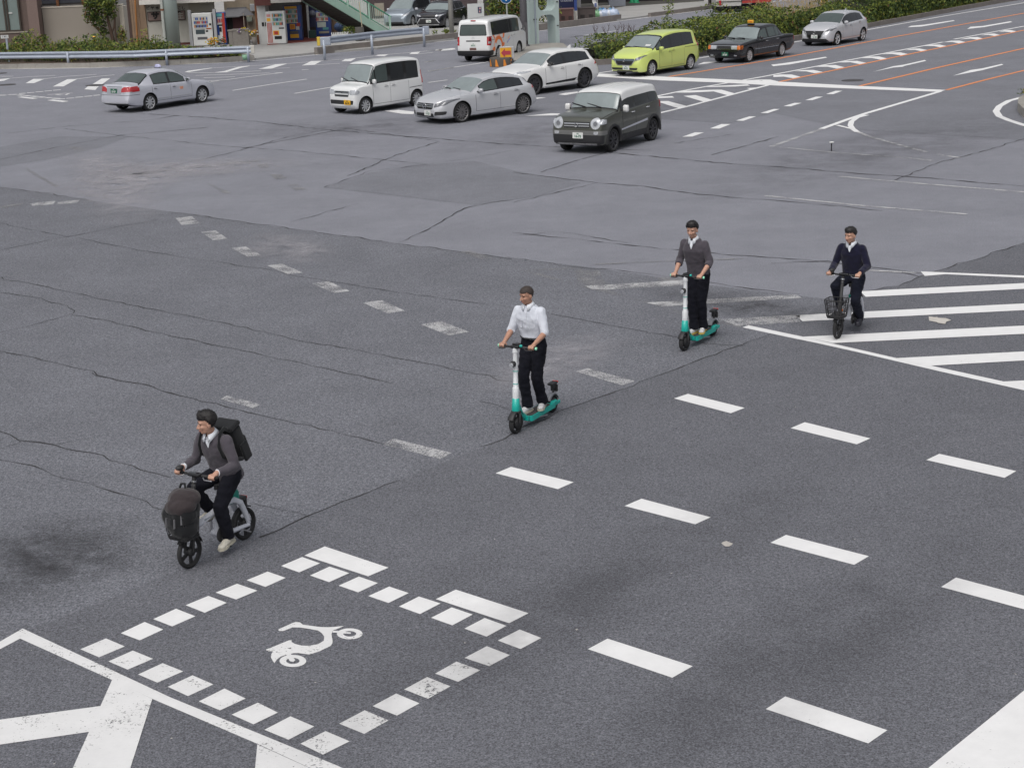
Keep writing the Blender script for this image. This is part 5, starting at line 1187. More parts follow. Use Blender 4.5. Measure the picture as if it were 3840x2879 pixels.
def ebike(loc, heading, label, a_deg, seat):
    s = empty('electric_bicycle', loc, heading, label, 'bicycle', 'small electric bicycles')
    fx, rx, r = .46, -.46, .185
    wheel_obj(s, 'front_wheel', fx, r, .055, .045, 5, BRAKE); wheel_obj(s, 'rear_wheel', rx, r, .055, .06, 5, BRAKE)
    A, T = Vector((.415, 0, .40)), Vector((.275, 0, .97)); P = lambda t: A.lerp(T, t)
    b = MB(); b.tube([P(0), P(.3), P(.31), P(1.0)], [.034, .034, .027, .025], 12); b.build('steering_post', BLACKP, s)
    b = MB(); b.tube([P(.90), P(.93)], .031, 12); b.tube([P(.84), P(.845)], .029, 12); b.build('post_clamp', CHROME, s)
    b = MB(); b.box((.42, 0, .395), (.06, .13, .04), .015)
    for sd in (-1, 1): b.tube([(.425, sd * .055, .39), (.445, sd * .055, .30), (fx, sd * .055, r)], [.018, .017, .014], 8)
    b.build('fork', BLACKP, s)
    fender(fx, r, r + .008, R(40), R(165), .07).build('front_fender', BLACKP, s)
    b = MB(); b.tube([(.235, -.29, .985), (.265, -.14, .99), (.275, 0, .985), (.265, .14, .99), (.235, .29, .985)], .0145, 10); b.build('handlebar', BLACKP, s)
    b = MB(); b.box((.285, .02, 1.002), (.07, .16, .04), .014); b.build('display', GLOSSB, s)
    b = MB(); b.ball((.30, -.17, 1.055), (.055, .04, .03)); b.tube([(.275, -.15, .995), (.295, -.165, 1.05)], .012, 6); b.build('phone_holder', BLACKP, s)
    for sd in (-1, 1):
        g = MB(); g.tube([(.262, sd * .165, .989), (.236, sd * .288, .985)], .018, 10); g.build('grip', RUBBER, s)
        g = MB(); g.tube([(.285, sd * .13, .98), (.315, sd * .17, .965), (.30, sd * .26, .96)], .007, 6); g.build('brake_lever', STEEL, s)
    # frame
    b = MB()
    b.tube([(.40, 0, .44), (.30, 0, .43), (.05, 0, .475), (-.14, 0, .535)], [.046, .044, .042, .038], 12, sy=.8)
    b.tube([(-.07, 0, .51), (-.035, 0, .38), (.0, 0, .235)], [.040, .038, .038], 12)
    for sd in (-1, 1):
        b.tube([(-.12, sd * .03, .535), (-.25, sd * .055, .545), (-.35, sd * .062, .48), (-.42, sd * .064, .33), (rx, sd * .064, .205)], [.034, .036, .036, .032, .024], 10)
        b.tube([(.0, sd * .045, .235), (-.2, sd * .06, .20), (rx, sd * .064, .185)], [.030, .028, .022], 10)
    b.tube([(.0, -.06, .235), (.0, .06, .235)], .036, 12)
    b.build('frame', SILT, s)
    b = MB(); b.tube([(-.09, 0, .50), (-.155, 0, seat - .07)], .030, 12); b.build('seat_tube', BLACKP, s)
    b = MB(); b.box((-.265, 0, .565), (.20, .13, .15), .04); b.box((-.13, 0, .56), (.10, .09, .08), .02); b.build('battery_cover', TEAL_D, s)
    b = MB(); b.prism(rounded([(-.33, -.095), (-.33, .095), (-.13, .05), (-.03, .022), (-.03, -.022), (-.13, -.05)], .03, 3), seat - .07, seat - .02); b.build('saddle', BLACKP, s)
    b = MB(); b.box((-.43, 0, .49), (.12, .10, .05), .015); b.box((-.47, 0, .445), (.03, .10, .12), .01); b.build('plate_holder', BLACKP, s)
    b = MB(); b.box((-.492, 0, .495), (.015, .08, .03)); b.build('tail_reflector', REDR, s)
    fender(rx, r, r + .012, R(10), R(120), .075).build('rear_fender', BLACKP, s)
    b = MB(); b.lathe([(.0001, -.006), (.085, -.006), (.092, 0), (.085, .006), (.0001, .006)], 24, 'Y', (.0, .072, .235)); b.build('chainring', BLACKP, s)
    an = R(a_deg)
    for sd in (-1, 1):
        down = sd > 0
        a = an if down else an + math.pi
        e = (math.cos(a) * .13, sd * .09, .235 + math.sin(a) * .13)
        b = MB(); b.beam((0, sd * .085, .235), e, .018, .025, (0, 1, 0)); o = b.build('crank', STEEL, s)
        b = MB(); b.box((e[0], sd * .135, e[2]), (.08, .085, .022), .006); b.build('pedal', BLACKP, o)
    b = MB(); b.beam((-.30, .075, .19), (-.42, .12, .12), .014, .014); b.build('kickstand', STEEL, s)
    b = MB(); b.box((.40, .042, .455), (.03, .012, .03)); b.build('side_reflector', mat('amber_reflector', (.75, .22, .04), .3, var=.1), s)
    b = MB(); b.box((.16, .0385, .463), (.12, .004, .02)); o = b.build('frame_label', mat('label_grey', (.30, .34, .38), .5, var=0), s)
    # wire basket
    k = MB(); bx, bz, bl, bw, bh = .525, .375, .115, .135, .25
    k.box((bx - .01, 0, bz), (.22, .25, .035), .012)
    def loop(z, e): 
        p = rounded([(bx - bl - e * .3, -bw - e), (bx + bl + e, -bw - e), (bx + bl + e, bw + e), (bx - bl - e * .3, bw + e)], .05, 3)
        return [(x, y, z) for x, y in p + p[:1]]
    for t in (0, .35, .68, 1.0): k.tube(loop(bz + .03 + bh * t, .03 * t), .0065 if t in (0, 1) else .0045, 6)
    for lo, hi in zip(loop(bz + .01, 0), loop(bz + .03 + bh, .03)): k.tube([lo, hi], .0042, 5)
    for t in (.2, .4, .6, .8):
        for e0, e1 in (((bx + bl, -bw + 2 * bw * t), (bx + bl + .03, (-bw - .03) + 2 * (bw + .03) * t)), ((bx - bl, -bw + 2 * bw * t), (bx - bl - .01, (-bw - .03) + 2 * (bw + .03) * t)),
                       ((bx - bl + 2 * bl * t, bw), (bx - bl + 2 * (bl + .02) * t, bw + .03)), ((bx - bl + 2 * bl * t, -bw), (bx - bl + 2 * (bl + .02) * t, -bw - .03))):
            k.tube([(e0[0], e0[1], bz + .01), (e1[0], e1[1], bz + .03 + bh)], .0042, 5)
    k.beam((.40, 0, .46), (bx - bl, 0, .46), .03, .03); k.build('basket', BLACKP, s)
    return s
# ------------------------------------------------------------------ people
from mathutils.bvhtree import BVHTree
SKIN = mat('skin', (.50, .285, .205), .5, var=.10, scale=22); SKIN2 = mat('skin_tan', (.45, .245, .17), .5, var=.10, scale=22)
HAIRM = mat('hair_black', (.012, .010, .010), .45, var=.3, scale=60, bump=.5, bscale=240); HAIRB = mat('hair_buzzed', (.045, .034, .030), .7, var=.3, scale=120, bump=.4, bscale=400)
def knit(name, c, ws=420, sheen=.2):
    k = NT(name); p = k.n('ShaderNodeTexCoord').outputs['Object']
    f = k.noise(p, 9, 4, .6)
    k.col(k.mix(f, tuple(x * .82 for x in c), tuple(x * 1.2 for x in c))); k.set(Roughness=.95)
    k.b.inputs['Specular IOR Level'].default_value = .2; k.b.inputs['Sheen Weight'].default_value = sheen
    k.bump(k.noise(p, ws, 2), .35, .003); return k.m
KGREY = knit('knit_grey', (.078, .070, .084)); KNAVY = knit('knit_navy', (.010, .010, .028)); SHIRT = knit('shirt_white', (.64, .67, .74), 120); COLLAR = knit('collar_white', (.72, .75, .80), 120)
TROU = knit('trouser_black', (.009, .0095, .015), 260, .02); BACKP = knit('bag_black', (.012, .013, .015), 200); BAGB = knit('bag_brown', (.040, .032, .034), 200)
SHOEW = mat('shoe_white', (.62, .62, .63), .6, var=.15, scale=30); SHOEC = mat('shoe_cream', (.58, .55, .47), .6, var=.15, scale=30); SHOEK = mat('shoe_dark', (.02, .02, .03), .5, var=.2); SOLE = mat('shoe_sole', (.55, .52, .42), .7, var=.1); SOLEY = mat('shoe_sole_yellow', (.62, .45, .10), .7, var=.1)
EYE = mat('eye_dark', (.012, .009, .008), .25, var=0); LIP = mat('lip', (.27, .085, .075), .5, var=.1); TEETH = mat('teeth', (.72, .70, .66), .3, var=0)
def fuse(mb, name, voxel, smooth, mats, parent=None, fold=0.0, fold_s=9.0, dz=1.0, seed=0, sharp=None):
    """fuse overlapping volumes into one continuous skin"""
    me = mb.mesh('f'); ob = bpy.data.objects.new('f', me); COL.objects.link(ob)
    m = ob.modifiers.new('r', 'REMESH'); m.mode = 'VOXEL'; m.voxel_size = voxel
    if smooth:
        q = ob.modifiers.new('s', 'SMOOTH'); q.factor = .5; q.iterations = smooth
    bpy.context.view_layer.update()
    res = bpy.data.meshes.new_from_object(ob.evaluated_get(bpy.context.evaluated_depsgraph_get()))
    bpy.data.objects.remove(ob); bpy.data.meshes.remove(me)
    if fold:
        off = Vector((seed * 3.1, seed * 1.7, 0))
        for v in res.vertices:
            p = v.co
            a = noise.noise(Vector((p.x * fold_s, p.y * fold_s, p.z * fold_s * dz)) + off); b = noise.noise(Vector((p.x * fold_s * 2.3 + p.z * 9, p.y * fold_s * 2.3, p.z * fold_s * 2.1 * dz)) + off)
            v.co = p + v.normal * (fold * ((1 - abs(a) * 2.2) * .9 + b * .6))
    for p in res.polygons: p.use_smooth = True
    res.name = name; res.materials.append(mats)
    o = bpy.data.objects.new(name, res); COL.objects.link(o)
    if parent: o.parent = parent
    return o
def limb(b, pts, rs, n=14):
    b.tube(pts, rs, n)
    b.ball(pts[0], rs[0] * .995, 12, 8); b.ball(pts[-1], rs[-1] * .995, 12, 8)
def spine(b, rings, L, n=22):
    """closed loft: rings of (centre, fore-aft radius, lateral radius)"""
    vs = []; fs = []; m = len(rings); cs = [Vector(r[0]) for r in rings]
    for i, (c, ra, rb) in enumerate(rings):
        d = (cs[min(i + 1, m - 1)] - cs[max(i - 1, 0)]).normalized(); l = (L - d * L.dot(d)).normalized(); f = l.cross(d)
        for k in range(n):
            t = 2 * math.pi * k / n; ct, st = math.cos(t), math.sin(t)
            e = .82
            vs.append(Vector(c) + f * (ra * math.copysign(abs(ct) ** e, ct)) + l * (rb * math.copysign(abs(st) ** e, st)))
    for i in range(m - 1):
        for k in range(n): fs.append((i * n + k, i * n + (k + 1) % n, (i + 1) * n + (k + 1) % n, (i + 1) * n + k))
    fs += [tuple(range(n))[::-1], tuple(range((m - 1) * n, m * n))]
    b.add(vs, fs, True)
def joint(a, c, l1, l2, hint):
    a, c = Vector(a), Vector(c); d = c - a; D = min(d.length, (l1 + l2) * .999); u = d.normalized()
    x = (l1 * l1 - l2 * l2 + D * D) / (2 * D); h = math.sqrt(max(0, l1 * l1 - x * x))
    p = Vector(hint) - u * u.dot(Vector(hint)); p.normalize()
    return a + u * x + p * h
def hand(b, wrist, gp, a, f, u):
    """hand closed round a bar at gp; a points outward along the bar"""
    w = Vector(wrist); gp, a, f, u = Vector(gp), Vector(a), Vector(f), Vector(u)
    pc = gp + u * .020 - f * .034
    limb(b, [w, w.lerp(pc, .5), pc - f * .004], [.027, .029, .030])
    M = Matrix((a, f, u)).transposed().to_4x4()
    b.ball(pc + f * .010, (.043, .036, .021), 14, 9, M.to_3x3())
    for i, (k, l) in enumerate(((-.034, .95), (-.0115, 1.06), (.0115, 1.0), (.033, .84))):
        q = gp + a * k
        limb(b, [q + u * .026 - f * .012, q + u * (.031 * l) + f * .014, q + u * (.004) + f * (.034 * l), q - u * (.020 * l) + f * .020], [.0098, .0092, .0085, .0075], 9)
    t = gp - a * .040
    limb(b, [t - f * .034 + u * .010, t - a * .010 - f * .010 - u * .008, t - a * .004 + f * .012 - u * .024], [.0125, .0108, .0085], 9)
class Person:
    def __init__(s, loc, heading, J, label, skin, spec):
        """J: joints in the frame of the vehicle ridden (x forward, y left, z up from the road)"""
        s.J = J; V = Vector; L = V((0, 1, 0)); s.spec = spec
        P, C, N, Hc = V(J['pelvis']), V(J['chest']), V(J['neck']), V(J['head'])
        up = (C - P).normalized()
        yaw, tilt = R(J.get('yaw', 0)), R(J.get('tilt', 0))
        s.HM = Matrix.Rotation(yaw, 3, 'Z') @ Matrix.Rotation(tilt, 3, 'Y'); HM = s.HM; s.Hc = Hc
        g = J.get('k', 1.0)
        el = {}; kn = {}
        for sd, n in ((1, 'L'), (-1, 'R')):
            sh = V(J['sh' + n]); wr = V(J['wr' + n]); el[n] = joint(sh, wr, .285, .262, V((-.45, sd * .42, -.8)))
            hp = V(J['hip' + n]); an = V(J['an' + n]); kn[n] = joint(hp, an, .43 * J.get('lk', 1), .425 * J.get('lk', 1), V((1, sd * J.get('kout', .15), .1)))
        s.el, s.kn = el, kn
        # --- body: one continuous skin
        b = MB()
        spine(b, [(P - up * .09, .085, .12), (P, .105, .155), (P.lerp(C, .35), .092, .138), (P.lerp(C, .7), .102, .155), (C, .105, .17), (C.lerp(N, .55), .085, .14), (N - up * .015, .062, .085)], L)
        limb(b, [N - up * .05, N + up * .03, Hc - V((.005, 0, .06))], [.062, .055, .053])
        hb = lambda c, r: b.ball(Hc + HM @ V(c), r, 18, 12, HM)
        hb((-.004, 0, .030), (.093, .076, .088)); hb((.022, 0, -.028), (.066, .063, .082)); hb((.052, 0, -.088), (.028, .030, .024)); hb((.030, 0, -.070), (.045, .052, .038))
        for sd in (-1, 1):
            hb((.050, sd * .034, -.026), (.034, .028, .028)); hb((-.008, sd * .077, -.012), (.020, .011, .033)); hb((.074, sd * .030, .024), (.016, .026, .010))
        nz = [Hc + HM @ V(p) for p in ((.082, 0, .010), (.098, 0, -.016), (.106, 0, -.034))]
        limb(b, nz, [.009, .0115, .0135], 10)
        for sd in (-1, 1): hb((.092, sd * .013, -.037), (.012, .010, .009))
        hb((.082, 0, -.060), (.015, .022, .008)); hb((.081, 0, -.071), (.014, .019, .008))
        for sd, n in ((1, 'L'), (-1, 'R')):
            sh, wr, e = V(J['sh' + n]), V(J['wr' + n]), el[n]
            limb(b, [sh, sh.lerp(e, .5), e], [.054, .047, .040]); limb(b, [e, e.lerp(wr, .35), wr], [.040, .039, .0275])
            b.ball(sh - L * sd * .03, .056)
            hand(b, wr, J['gr' + n], (0, sd, 0), (1, 0, 0), (0, 0, 1))
            hp, an, k = V(J['hip' + n]), V(J['an' + n]), kn[n]
            limb(b, [hp, hp.lerp(k, .5), k], [.086, .072, .053]); limb(b, [k, k.lerp(an, .35), an], [.053, .052, .036])
            fd = V(J['ft' + n]).normalized(); limb(b, [an - V((0, 0, .03)) - fd * .035, an - V((0, 0, .045)) + fd * .06, an - V((0, 0, .055)) + fd * .14], [.034, .036, .028])
        s.body = fuse(b, 'person', .0064, 2, skin)
        s.body.location = loc; s.body.rotation_euler = (0, 0, heading)
        tag(s.body, label, 'person')
        s.face(spec); s.clothes(P, C, N, up, L)
    def face(s, spec):
        Hc, HM = s.Hc, s.HM; V = Vector
        me = s.body.data; bv = BVHTree.FromPolygons([v.co for v in me.vertices], [p.vertices for p in me.polygons])
        def on(y, z, d=.0):
            o = Hc + HM @ V((.25, y, z)); h = bv.ray_cast(o, HM @ V((-1, 0, 0)))
            return (h[0] if h[0] is not None else Hc + HM @ V((.08, y, z))) + HM @ V((d, 0, 0))
        for sd in (-1, 1):
            b = MB(); b.ball(on(sd * .031, .002, .001), (.0045, .0135, .0045), 12, 8, HM); b.build('eye', EYE, s.body)
            b = MB(); b.tube([on(sd * .015, .022, .0), on(sd * .032, .027, .0), on(sd * .049, .020, .0)], [.0035, .0042, .0028], 6); b.build('eyebrow', EYE, s.body)
        b = MB(); sm = spec.get('smile', 0)
        b.tube([on(y, -.066 + sm * .010 * (abs(y) / .022) ** 2, .0) for y in (-.022, -.011, 0, .011, .022)], [.003, .0052 + sm * .002, .0058 + sm * .003, .0052 + sm * .002, .003], 8); o = b.build('mouth', LIP, s.body)
        if sm > .6:
            b = MB(); b.tube([on(y, -.063 + .008 * (abs(y) / .017) ** 2, .005) for y in (-.017, -.008, 0, .008, .017)], [.0015, .0035, .004, .0035, .0015], 6); b.build('teeth', TEETH, o)
        # hair
        t = spec.get('hair', .022); hm = spec.get('hair_m', HAIRM); b = MB(); nu, nv = 44, 30; vs = []; keep = {}
        for j in range(nv + 1):
            for i in range(nu):
                a, c = 2 * math.pi * i / nu, math.pi * j / nv
                d = V((math.cos(a) * math.sin(c), math.sin(a) * math.sin(c), math.cos(c)))
                th = t * (1.0 if d.z > .1 else max(.25, 1 - (.1 - d.z) * 1.6)) * (1.15 if d.z > .55 else 1) * (1.25 if d.x > .35 and d.z > .25 else 1)
                hz = d.z * .0885 + .030 - (.062 if d.x * .0935 > .02 else .062 - (.02 - d.x * .0935) * 2.7); th = min(th, .006 + max(0, hz) * .9) if t > .01 else th
                th += (noise.noise(d * 6.5) * .28 + noise.noise(d * 21) * .16) * min(t, .03)
                p = V((-.004 + d.x * (.0935 + th), d.y * (.0765 + th), .030 + d.z * (.0885 + th)))
                vs.append(p)
                line = .060 + noise.noise(d * 9) * .006 if p.x > .02 else (.062 - (.02 - p.x) * 2.7)
                keep[len(vs) - 1] = p.z > max(line, -.075) and not (abs(p.y) > .055 and p.x > .022 and p.z < .050)
        fs = []
        for j in range(nv):
            for i in range(nu):
                q = [j * nu + i, (j + 1) * nu + i, (j + 1) * nu + (i + 1) % nu, j * nu + (i + 1) % nu]
                if sum(keep[k] for k in q) >= 3: fs.append(q)
        b.add([Hc + HM @ v for v in vs], fs, True)
        inner = [Hc + HM @ (v * .86) for v in vs]
        b.add(inner, [f[::-1] for f in fs], True)
        ec = {}
        for f in fs:
            for x, y in zip(f, f[1:] + f[:1]): ec[(x, y)] = 1
        n0 = len(vs); rim = [(x, y) for (x, y) in ec if (y, x) not in ec]
        base = len(b.v) - 2 * n0
        for x, y in rim: b.f.append([base + y, base + x, base + n0 + x, base + n0 + y]); b.mi.append(0); b.sm.append(True)
        o = b.build('hair', hm, s.body)
        bm = bmesh.new(); bm.from_mesh(o.data); bmesh.ops.delete(bm, geom=[v for v in bm.verts if not v.link_faces], context='VERTS'); bm.to_mesh(o.data); bm.free()
    def clothes(s, P, C, N, up, L):
        J, sp = s.J, s.spec; V = Vector; el, kn = s.el, s.kn
        # trousers
        b = MB(); w = .014
        spine(b, [(P - up * .115, .10, .125), (P - up * .06, .118, .158), (P + up * .02, .118, .165), (P + up * .10, .106, .150), (P + up * .125, .104, .148)], L)
        for sd, n in ((1, 'L'), (-1, 'R')):
            hp, an, k = V(J['hip' + n]), V(J['an' + n]), kn[n]
            a2 = an + (k - an).normalized() * .02
            limb(b, [hp, hp.lerp(k, .5), k], [.102, .090, .074]); b.tube([k, k.lerp(a2, .3), k.lerp(a2, .7), a2, a2 + (a2 - k).normalized() * .03], [.074, .074, .066, sp.get('cuff', .062), sp.get('cuff', .062)], 16)
            b.ball(k, .074)
        fuse(b, 'trousers', .009, 4, sp.get('trousers', TROU), s.body, .010, 7.5, 1.5, sp.get('seed', 1))
        # upper garment
        b = MB()
        hem = P + up * sp.get('hem', -.03)
        spine(b, [(hem - up * .012, sp.get('hr', .122), sp.get('hr', .122) + .048), (hem + up * .03, sp.get('hr', .122) + .008, .176), (P.lerp(C, .35), .116, .168), (P.lerp(C, .7), .122, .180), (C, .122, .185), (C.lerp(N, .5), .100, .150), (C.lerp(N, .80), .078, .106), (N - up * .012, .070, .084)], L)
        for sd, n in ((1, 'L'), (-1, 'R')):
            sh, wr, e = V(J['sh' + n]), V(J['wr' + n]), el[n]; q = sp.get('sleeve', .96)
            b.ball(sh - L * sd * .03 - V((0, 0, .006)), .066)
            limb(b, [sh, sh.lerp(e, .5), e], [.066, .059, .053])
            if q > 0:
                x = e.lerp(wr, q); b.tube([e, e.lerp(x, .6), x], [.053, .053 if q < .6 else .047, .053 if q < .6 else .040], 14)
                if q < .7: b.tube([e.lerp(wr, max(0, q - .22)), x], [.058, .057], 14)
        top = fuse(b, sp.get('top_name', 'sweater'), .0085, 4, sp['top'], s.body, sp.get('fold', .010), 8, .9, sp.get('seed', 1) + 5)
        bv = BVHTree.FromPolygons([v.co for v in top.data.vertices], [p.vertices for p in top.data.polygons])
        fwd = L.cross(up).normalized()
        def on(y, h, d=.004):
            o = P + up * h + L * y + fwd * .6; hit = bv.ray_cast(o, -fwd)
            return hit[0] + fwd * d if hit[0] is not None else P + up * h + L * y + fwd * .12
        T = (N - P).dot(up)
        if sp.get('vneck'):
            b = MB(); rows = []
            for i in range(8):
                t = i / 7; h = T - .006 - .115 * t; ww = .047 * (1 - t) + .003
                rows.append([on(ww * k / 3, h, .004) for k in range(-3, 4)])
            vs = [p for r in rows for p in r]; fs = [(i * 7 + k, i * 7 + k + 1, i * 7 + k + 8, i * 7 + k + 7) for i in range(7) for k in range(6)]
            b.add(vs, fs, True); b.build('shirt_front', COLLAR, s.body)
        if sp.get('buttons'):
            b = MB(); b.tube([on(.012, T - .04 - .42 * i / 12, .0015) for i in range(13)], .0035, 5); b.build('placket', COLLAR, s.body)
            for sd in (-1, 1):
                b = MB(); b.tube([on(sd * .055, T - .175, .002), on(sd * .055, T - .275, .002), on(sd * .085, T - .29, .002), on(sd * .115, T - .275, .002), on(sd * .115, T - .175, .002), on(sd * .055, T - .175, .002)], .003, 5); b.build('shirt_pocket', COLLAR, s.body)
            b = MB(); pts = []
            for i in range(25):
                t = 2 * math.pi * i / 24; pts.append(P + up * .108 + fwd * (math.cos(t) * .120) + L * (math.sin(t) * .166))
            b.tube(pts, .014, 6); b.build('belt', BLACKP, s.body)
        # collar: folded band with two points
        b = MB(); vs = []; n = 24; ax = (N + up * .03 - (N - up * .03)).normalized()
        for i in range(n + 1):
            t = R(16) + R(328) * i / n; dr = fwd * math.cos(t) + L * math.sin(t)
            tip = max(0, 1 - abs(min(t, 2 * math.pi - t) - R(24)) / R(40))
            vs += [N + up * (.042 - .022 * (abs(math.cos(t / 2)) ** 2)) + dr * .057 + fwd * .008, N + up * (.045 - .022 * (abs(math.cos(t / 2)) ** 2)) + dr * .063 + fwd * .010, N + up * (-.010 - .042 * tip) + dr * (.088 + .010 * tip) + fwd * (.010 + .026 * tip), N + up * (-.014 - .042 * tip) + dr * (.080 + .010 * tip) + fwd * (.008 + .022 * tip)]
        fs = [(i * 4 + k, (i + 1) * 4 + k, (i + 1) * 4 + (k + 1) % 4, i * 4 + (k + 1) % 4) for i in range(n) for k in range(4)] + [(0, 1, 2, 3), tuple(n * 4 + k for k in (3, 2, 1, 0))]
        b.add(vs, fs, True); b.build('shirt_collar', COLLAR, s.body)
        if sp.get('cuffs'):
            for n in 'LR':
                wr, e = V(J['wr' + n]), el[n]; b = MB(); b.tube([wr.lerp(e, .02), wr.lerp(e, .10)], [.038, .040], 14); b.build('shirt_cuff', COLLAR, s.body)
        # shoes
        for n in 'LR':
            an = V(J['an' + n]); fd = V(J['ft' + n]).normalized(); z = an - V((0, 0, .078)); l = V((0, 0, 1)).cross(fd).normalized(); uu = fd.cross(l)
            b = MB(); Mx = Matrix((fd, l, uu)).transposed()
            b.ball(z + fd * -.035 + uu * .045, (.052, .040, .050), 14, 9, Mx); b.ball(z + fd * .055 + uu * .040, (.090, .044, .042), 14, 9, Mx); b.ball(z + fd * .125 + uu * .030, (.062, .046, .032), 14, 9, Mx); b.ball(an - V((0, 0, .02)), (.044, .040, .045), 12, 8, Mx)
            o = fuse(b, 'shoe', .006, 3, sp.get('shoe', SHOEW), s.body)
            b = MB(); out = [(-.085, .030), (-.05, .040), (.05, .042), (.12, .050), (.17, .035), (.19, 0), (.17, -.038), (.12, -.048), (.05, -.040), (-.05, -.040), (-.085, -.028)]
            b.M = Matrix.Translation(z) @ Mx.to_4x4(); b.prism(out, -.006, .020); b.build('sole', sp.get('sole', SOLE), o)
            b = MB()
            for k in range(4): q = z + fd * (.03 + .026 * k) + uu * (.083 - .010 * k); b.tube([q - l * .026, q + uu * .004, q + l * .026], .004, 5)
            b.build('lace', sp.get('lace', SHOEW), o)
def mid(f, r):
    a, c = Vector(f), Vector(r); d = a - c; m = (a + c) / 2; return (m.x, m.y, 0), math.atan2(d.y, d.x)
Q5 = ZM(560, 1480, 480, 1170); Q6 = ZM(1800, 1040, 360, 963); Q7 = ZM(2460, 790, 300, 904); Q8 = ZM(3040, 800, 280, 928)
def stand(k, lean=0.0, front='R', px=-.08, gz=1.16):
    """standing on a scooter deck, hands on the bar"""
    z0 = .172; ff, fb = ('R', 'L') if front == 'R' else ('L', 'R'); h = lambda q: z0 + q * k
    J = {'pelvis': (px, 0, h(.93)), 'chest': (px + .05 + lean, 0, h(1.31)), 'neck': (px + .065 + lean * 1.15, 0, h(1.475)), 'head': (px + .10 + lean * 1.3, 0, h(1.60)), 'k': k}
    for sd, n in ((1, 'L'), (-1, 'R')):
        J['sh' + n] = (px + .05 + lean, sd * .168, h(1.375)); J['gr' + n] = (.40, sd * .218, gz - .008); J['wr' + n] = (.33, sd * .222, gz + .028)
        J['hip' + n] = (px, sd * .085, h(.89))
    J['an' + ff] = (.085, (-.045 if ff == 'R' else .045), z0 + .085); J['an' + fb] = (-.165, (.045 if fb == 'L' else -.045), z0 + .085)
    J['ft' + ff] = (1, -.12 if ff == 'R' else .12, 0); J['ft' + fb] = (1, .28 if fb == 'L' else -.28, 0); J['kout'] = .05
    return J
def ride(k, lean, seat, down='L', px=-.20, a_deg=-100, lk=1.0):
    z0 = seat; J = {'pelvis': (px, 0, z0 + .09), 'k': k, 'lk': lk}
    t = Vector((math.sin(R(lean)), 0, math.cos(R(lean))))
    p = Vector(J['pelvis']); J['chest'] = tuple(p + t * .38 * k); n_ = p + t * .545 * k; J['neck'] = tuple(n_); J['head'] = tuple(n_ + Vector((.045 + .03 * math.sin(R(lean)), 0, .120)))
    for sd, n in ((1, 'L'), (-1, 'R')):
        J['sh' + n] = tuple(p + t * .448 * k + Vector((.0, sd * .168, 0))); J['gr' + n] = (.25, sd * .235, .980); J['wr' + n] = (.180, sd * .238, 1.015)
        J['hip' + n] = (px, sd * .088, z0 + .06)
        a = R(a_deg) + (0 if n == down else math.pi); px_, pz = math.cos(a) * .13, .235 + math.sin(a) * .13
        J['an' + n] = (px_ - .06, sd * .128, pz + .09); J['ft' + n] = (1, sd * .1, -.12 if n == down else -.05)
    J['kout'] = .12
    return J
# nearest: cyclist with a backpack
lo, hd = mid(Q5(392, 1572), Q5(872, 1322)); 
ebike(lo, hd, 'nearest small white electric bicycle, its front basket filled by a dark bag', -80, .79)
J = ride(.96, 21, .79, 'L', -.24, -80, .94); J['yaw'] = -38; J['tilt'] = 6
E1 = Person(lo, hd, J, 'cyclist in a grey V-neck sweater with a black backpack, nearest the camera at lower left', SKIN, dict(top=KGREY, vneck=1, cuffs=1, hem=-.085, hr=.130, hair=.030, shoe=SHOEC, sole=SOLE, lace=SHOEC, seed=2))
def backpack(loc, hd, P, t, label):
    s = empty('backpack', loc, hd, label, 'backpack'); f = Vector((t.z, 0, -t.x))
    o = Vector(P)
    M = Matrix((f, Vector((0, 1, 0)), t)).transposed().to_4x4()
    def mk(name, fn, m, par): b = MB(); b.M = Matrix.Translation(o) @ M; fn(b); ob = b.build(name, m, par); return ob
    body = mk('bag_body', lambda b: b.box((-.09, 0, .23), (.15, .29, .42), .035), BACKP, s)
    for p in body.data.polygons: p.use_smooth = True
    body.data.set_sharp_from_angle(angle=R(40))
    mk('top_flap', lambda b: b.box((-.085, 0, .455), (.185, .30, .055), .022), BACKP, s)
    mk('front_pocket', lambda b: b.box((-.175, 0, .14), (.05, .25, .24), .022), BACKP, s)
    for sd in (-1, 1):
        mk('side_pocket', lambda b: b.box((-.09, sd * .155, .12), (.12, .035, .22), .015), BACKP, s)
        mk('shoulder_strap', lambda b: b.tube([(-.02, sd * .10, .44), (.05, sd * .115, .53), (.15, sd * .125, .52), (.235, sd * .135, .42), (.245, sd * .150, .30), (.15, sd * .178, .18), (.0, sd * .16, .08)], .0145, 8, sy=1.6), BACKP, s)
    mk('buckle', lambda b: b.box((-.20, .04, .33), (.012, .03, .12), .004), GLOSSB, s)
    return s
t = Vector((math.sin(R(21)), 0, math.cos(R(21)))); backpack(lo, hd, Vector(J['pelvis']) - t * .0 - Vector((t.z, 0, -t.x)) * .14, t, 'black square backpack worn by the nearest cyclist')
s = empty('rucksack', lo, hd, 'brown and black rucksack bulging out of the basket of the nearest bicycle', 'rucksack')
b = MB(); b.ball((.525, 0, .55), (.165, .185, .19)); b.ball((.50, .01, .70), (.165, .185, .16)); b.ball((.545, .03, .50), (.15, .165, .13)); b.ball((.56, .05, .66), (.14, .16, .14)); b.ball((.53, -.06, .62), (.16, .16, .16)); b.ball((.62, .0, .60), (.08, .14, .12))
o = fuse(b, 'bag_body', .010, 6, BACKP, s, .008, 7, 1.0, 3)
b = MB(); b.ball((.485, .03, .80), (.165, .175, .10)); b.ball((.56, .09, .745), (.13, .12, .10)); b.ball((.61, .03, .73), (.105, .15, .095)); b.ball((.47, -.04, .79), (.14, .14, .10)); o2 = fuse(b, 'top_flap', .010, 6, BAGB, s, .007, 8, 1, 4)
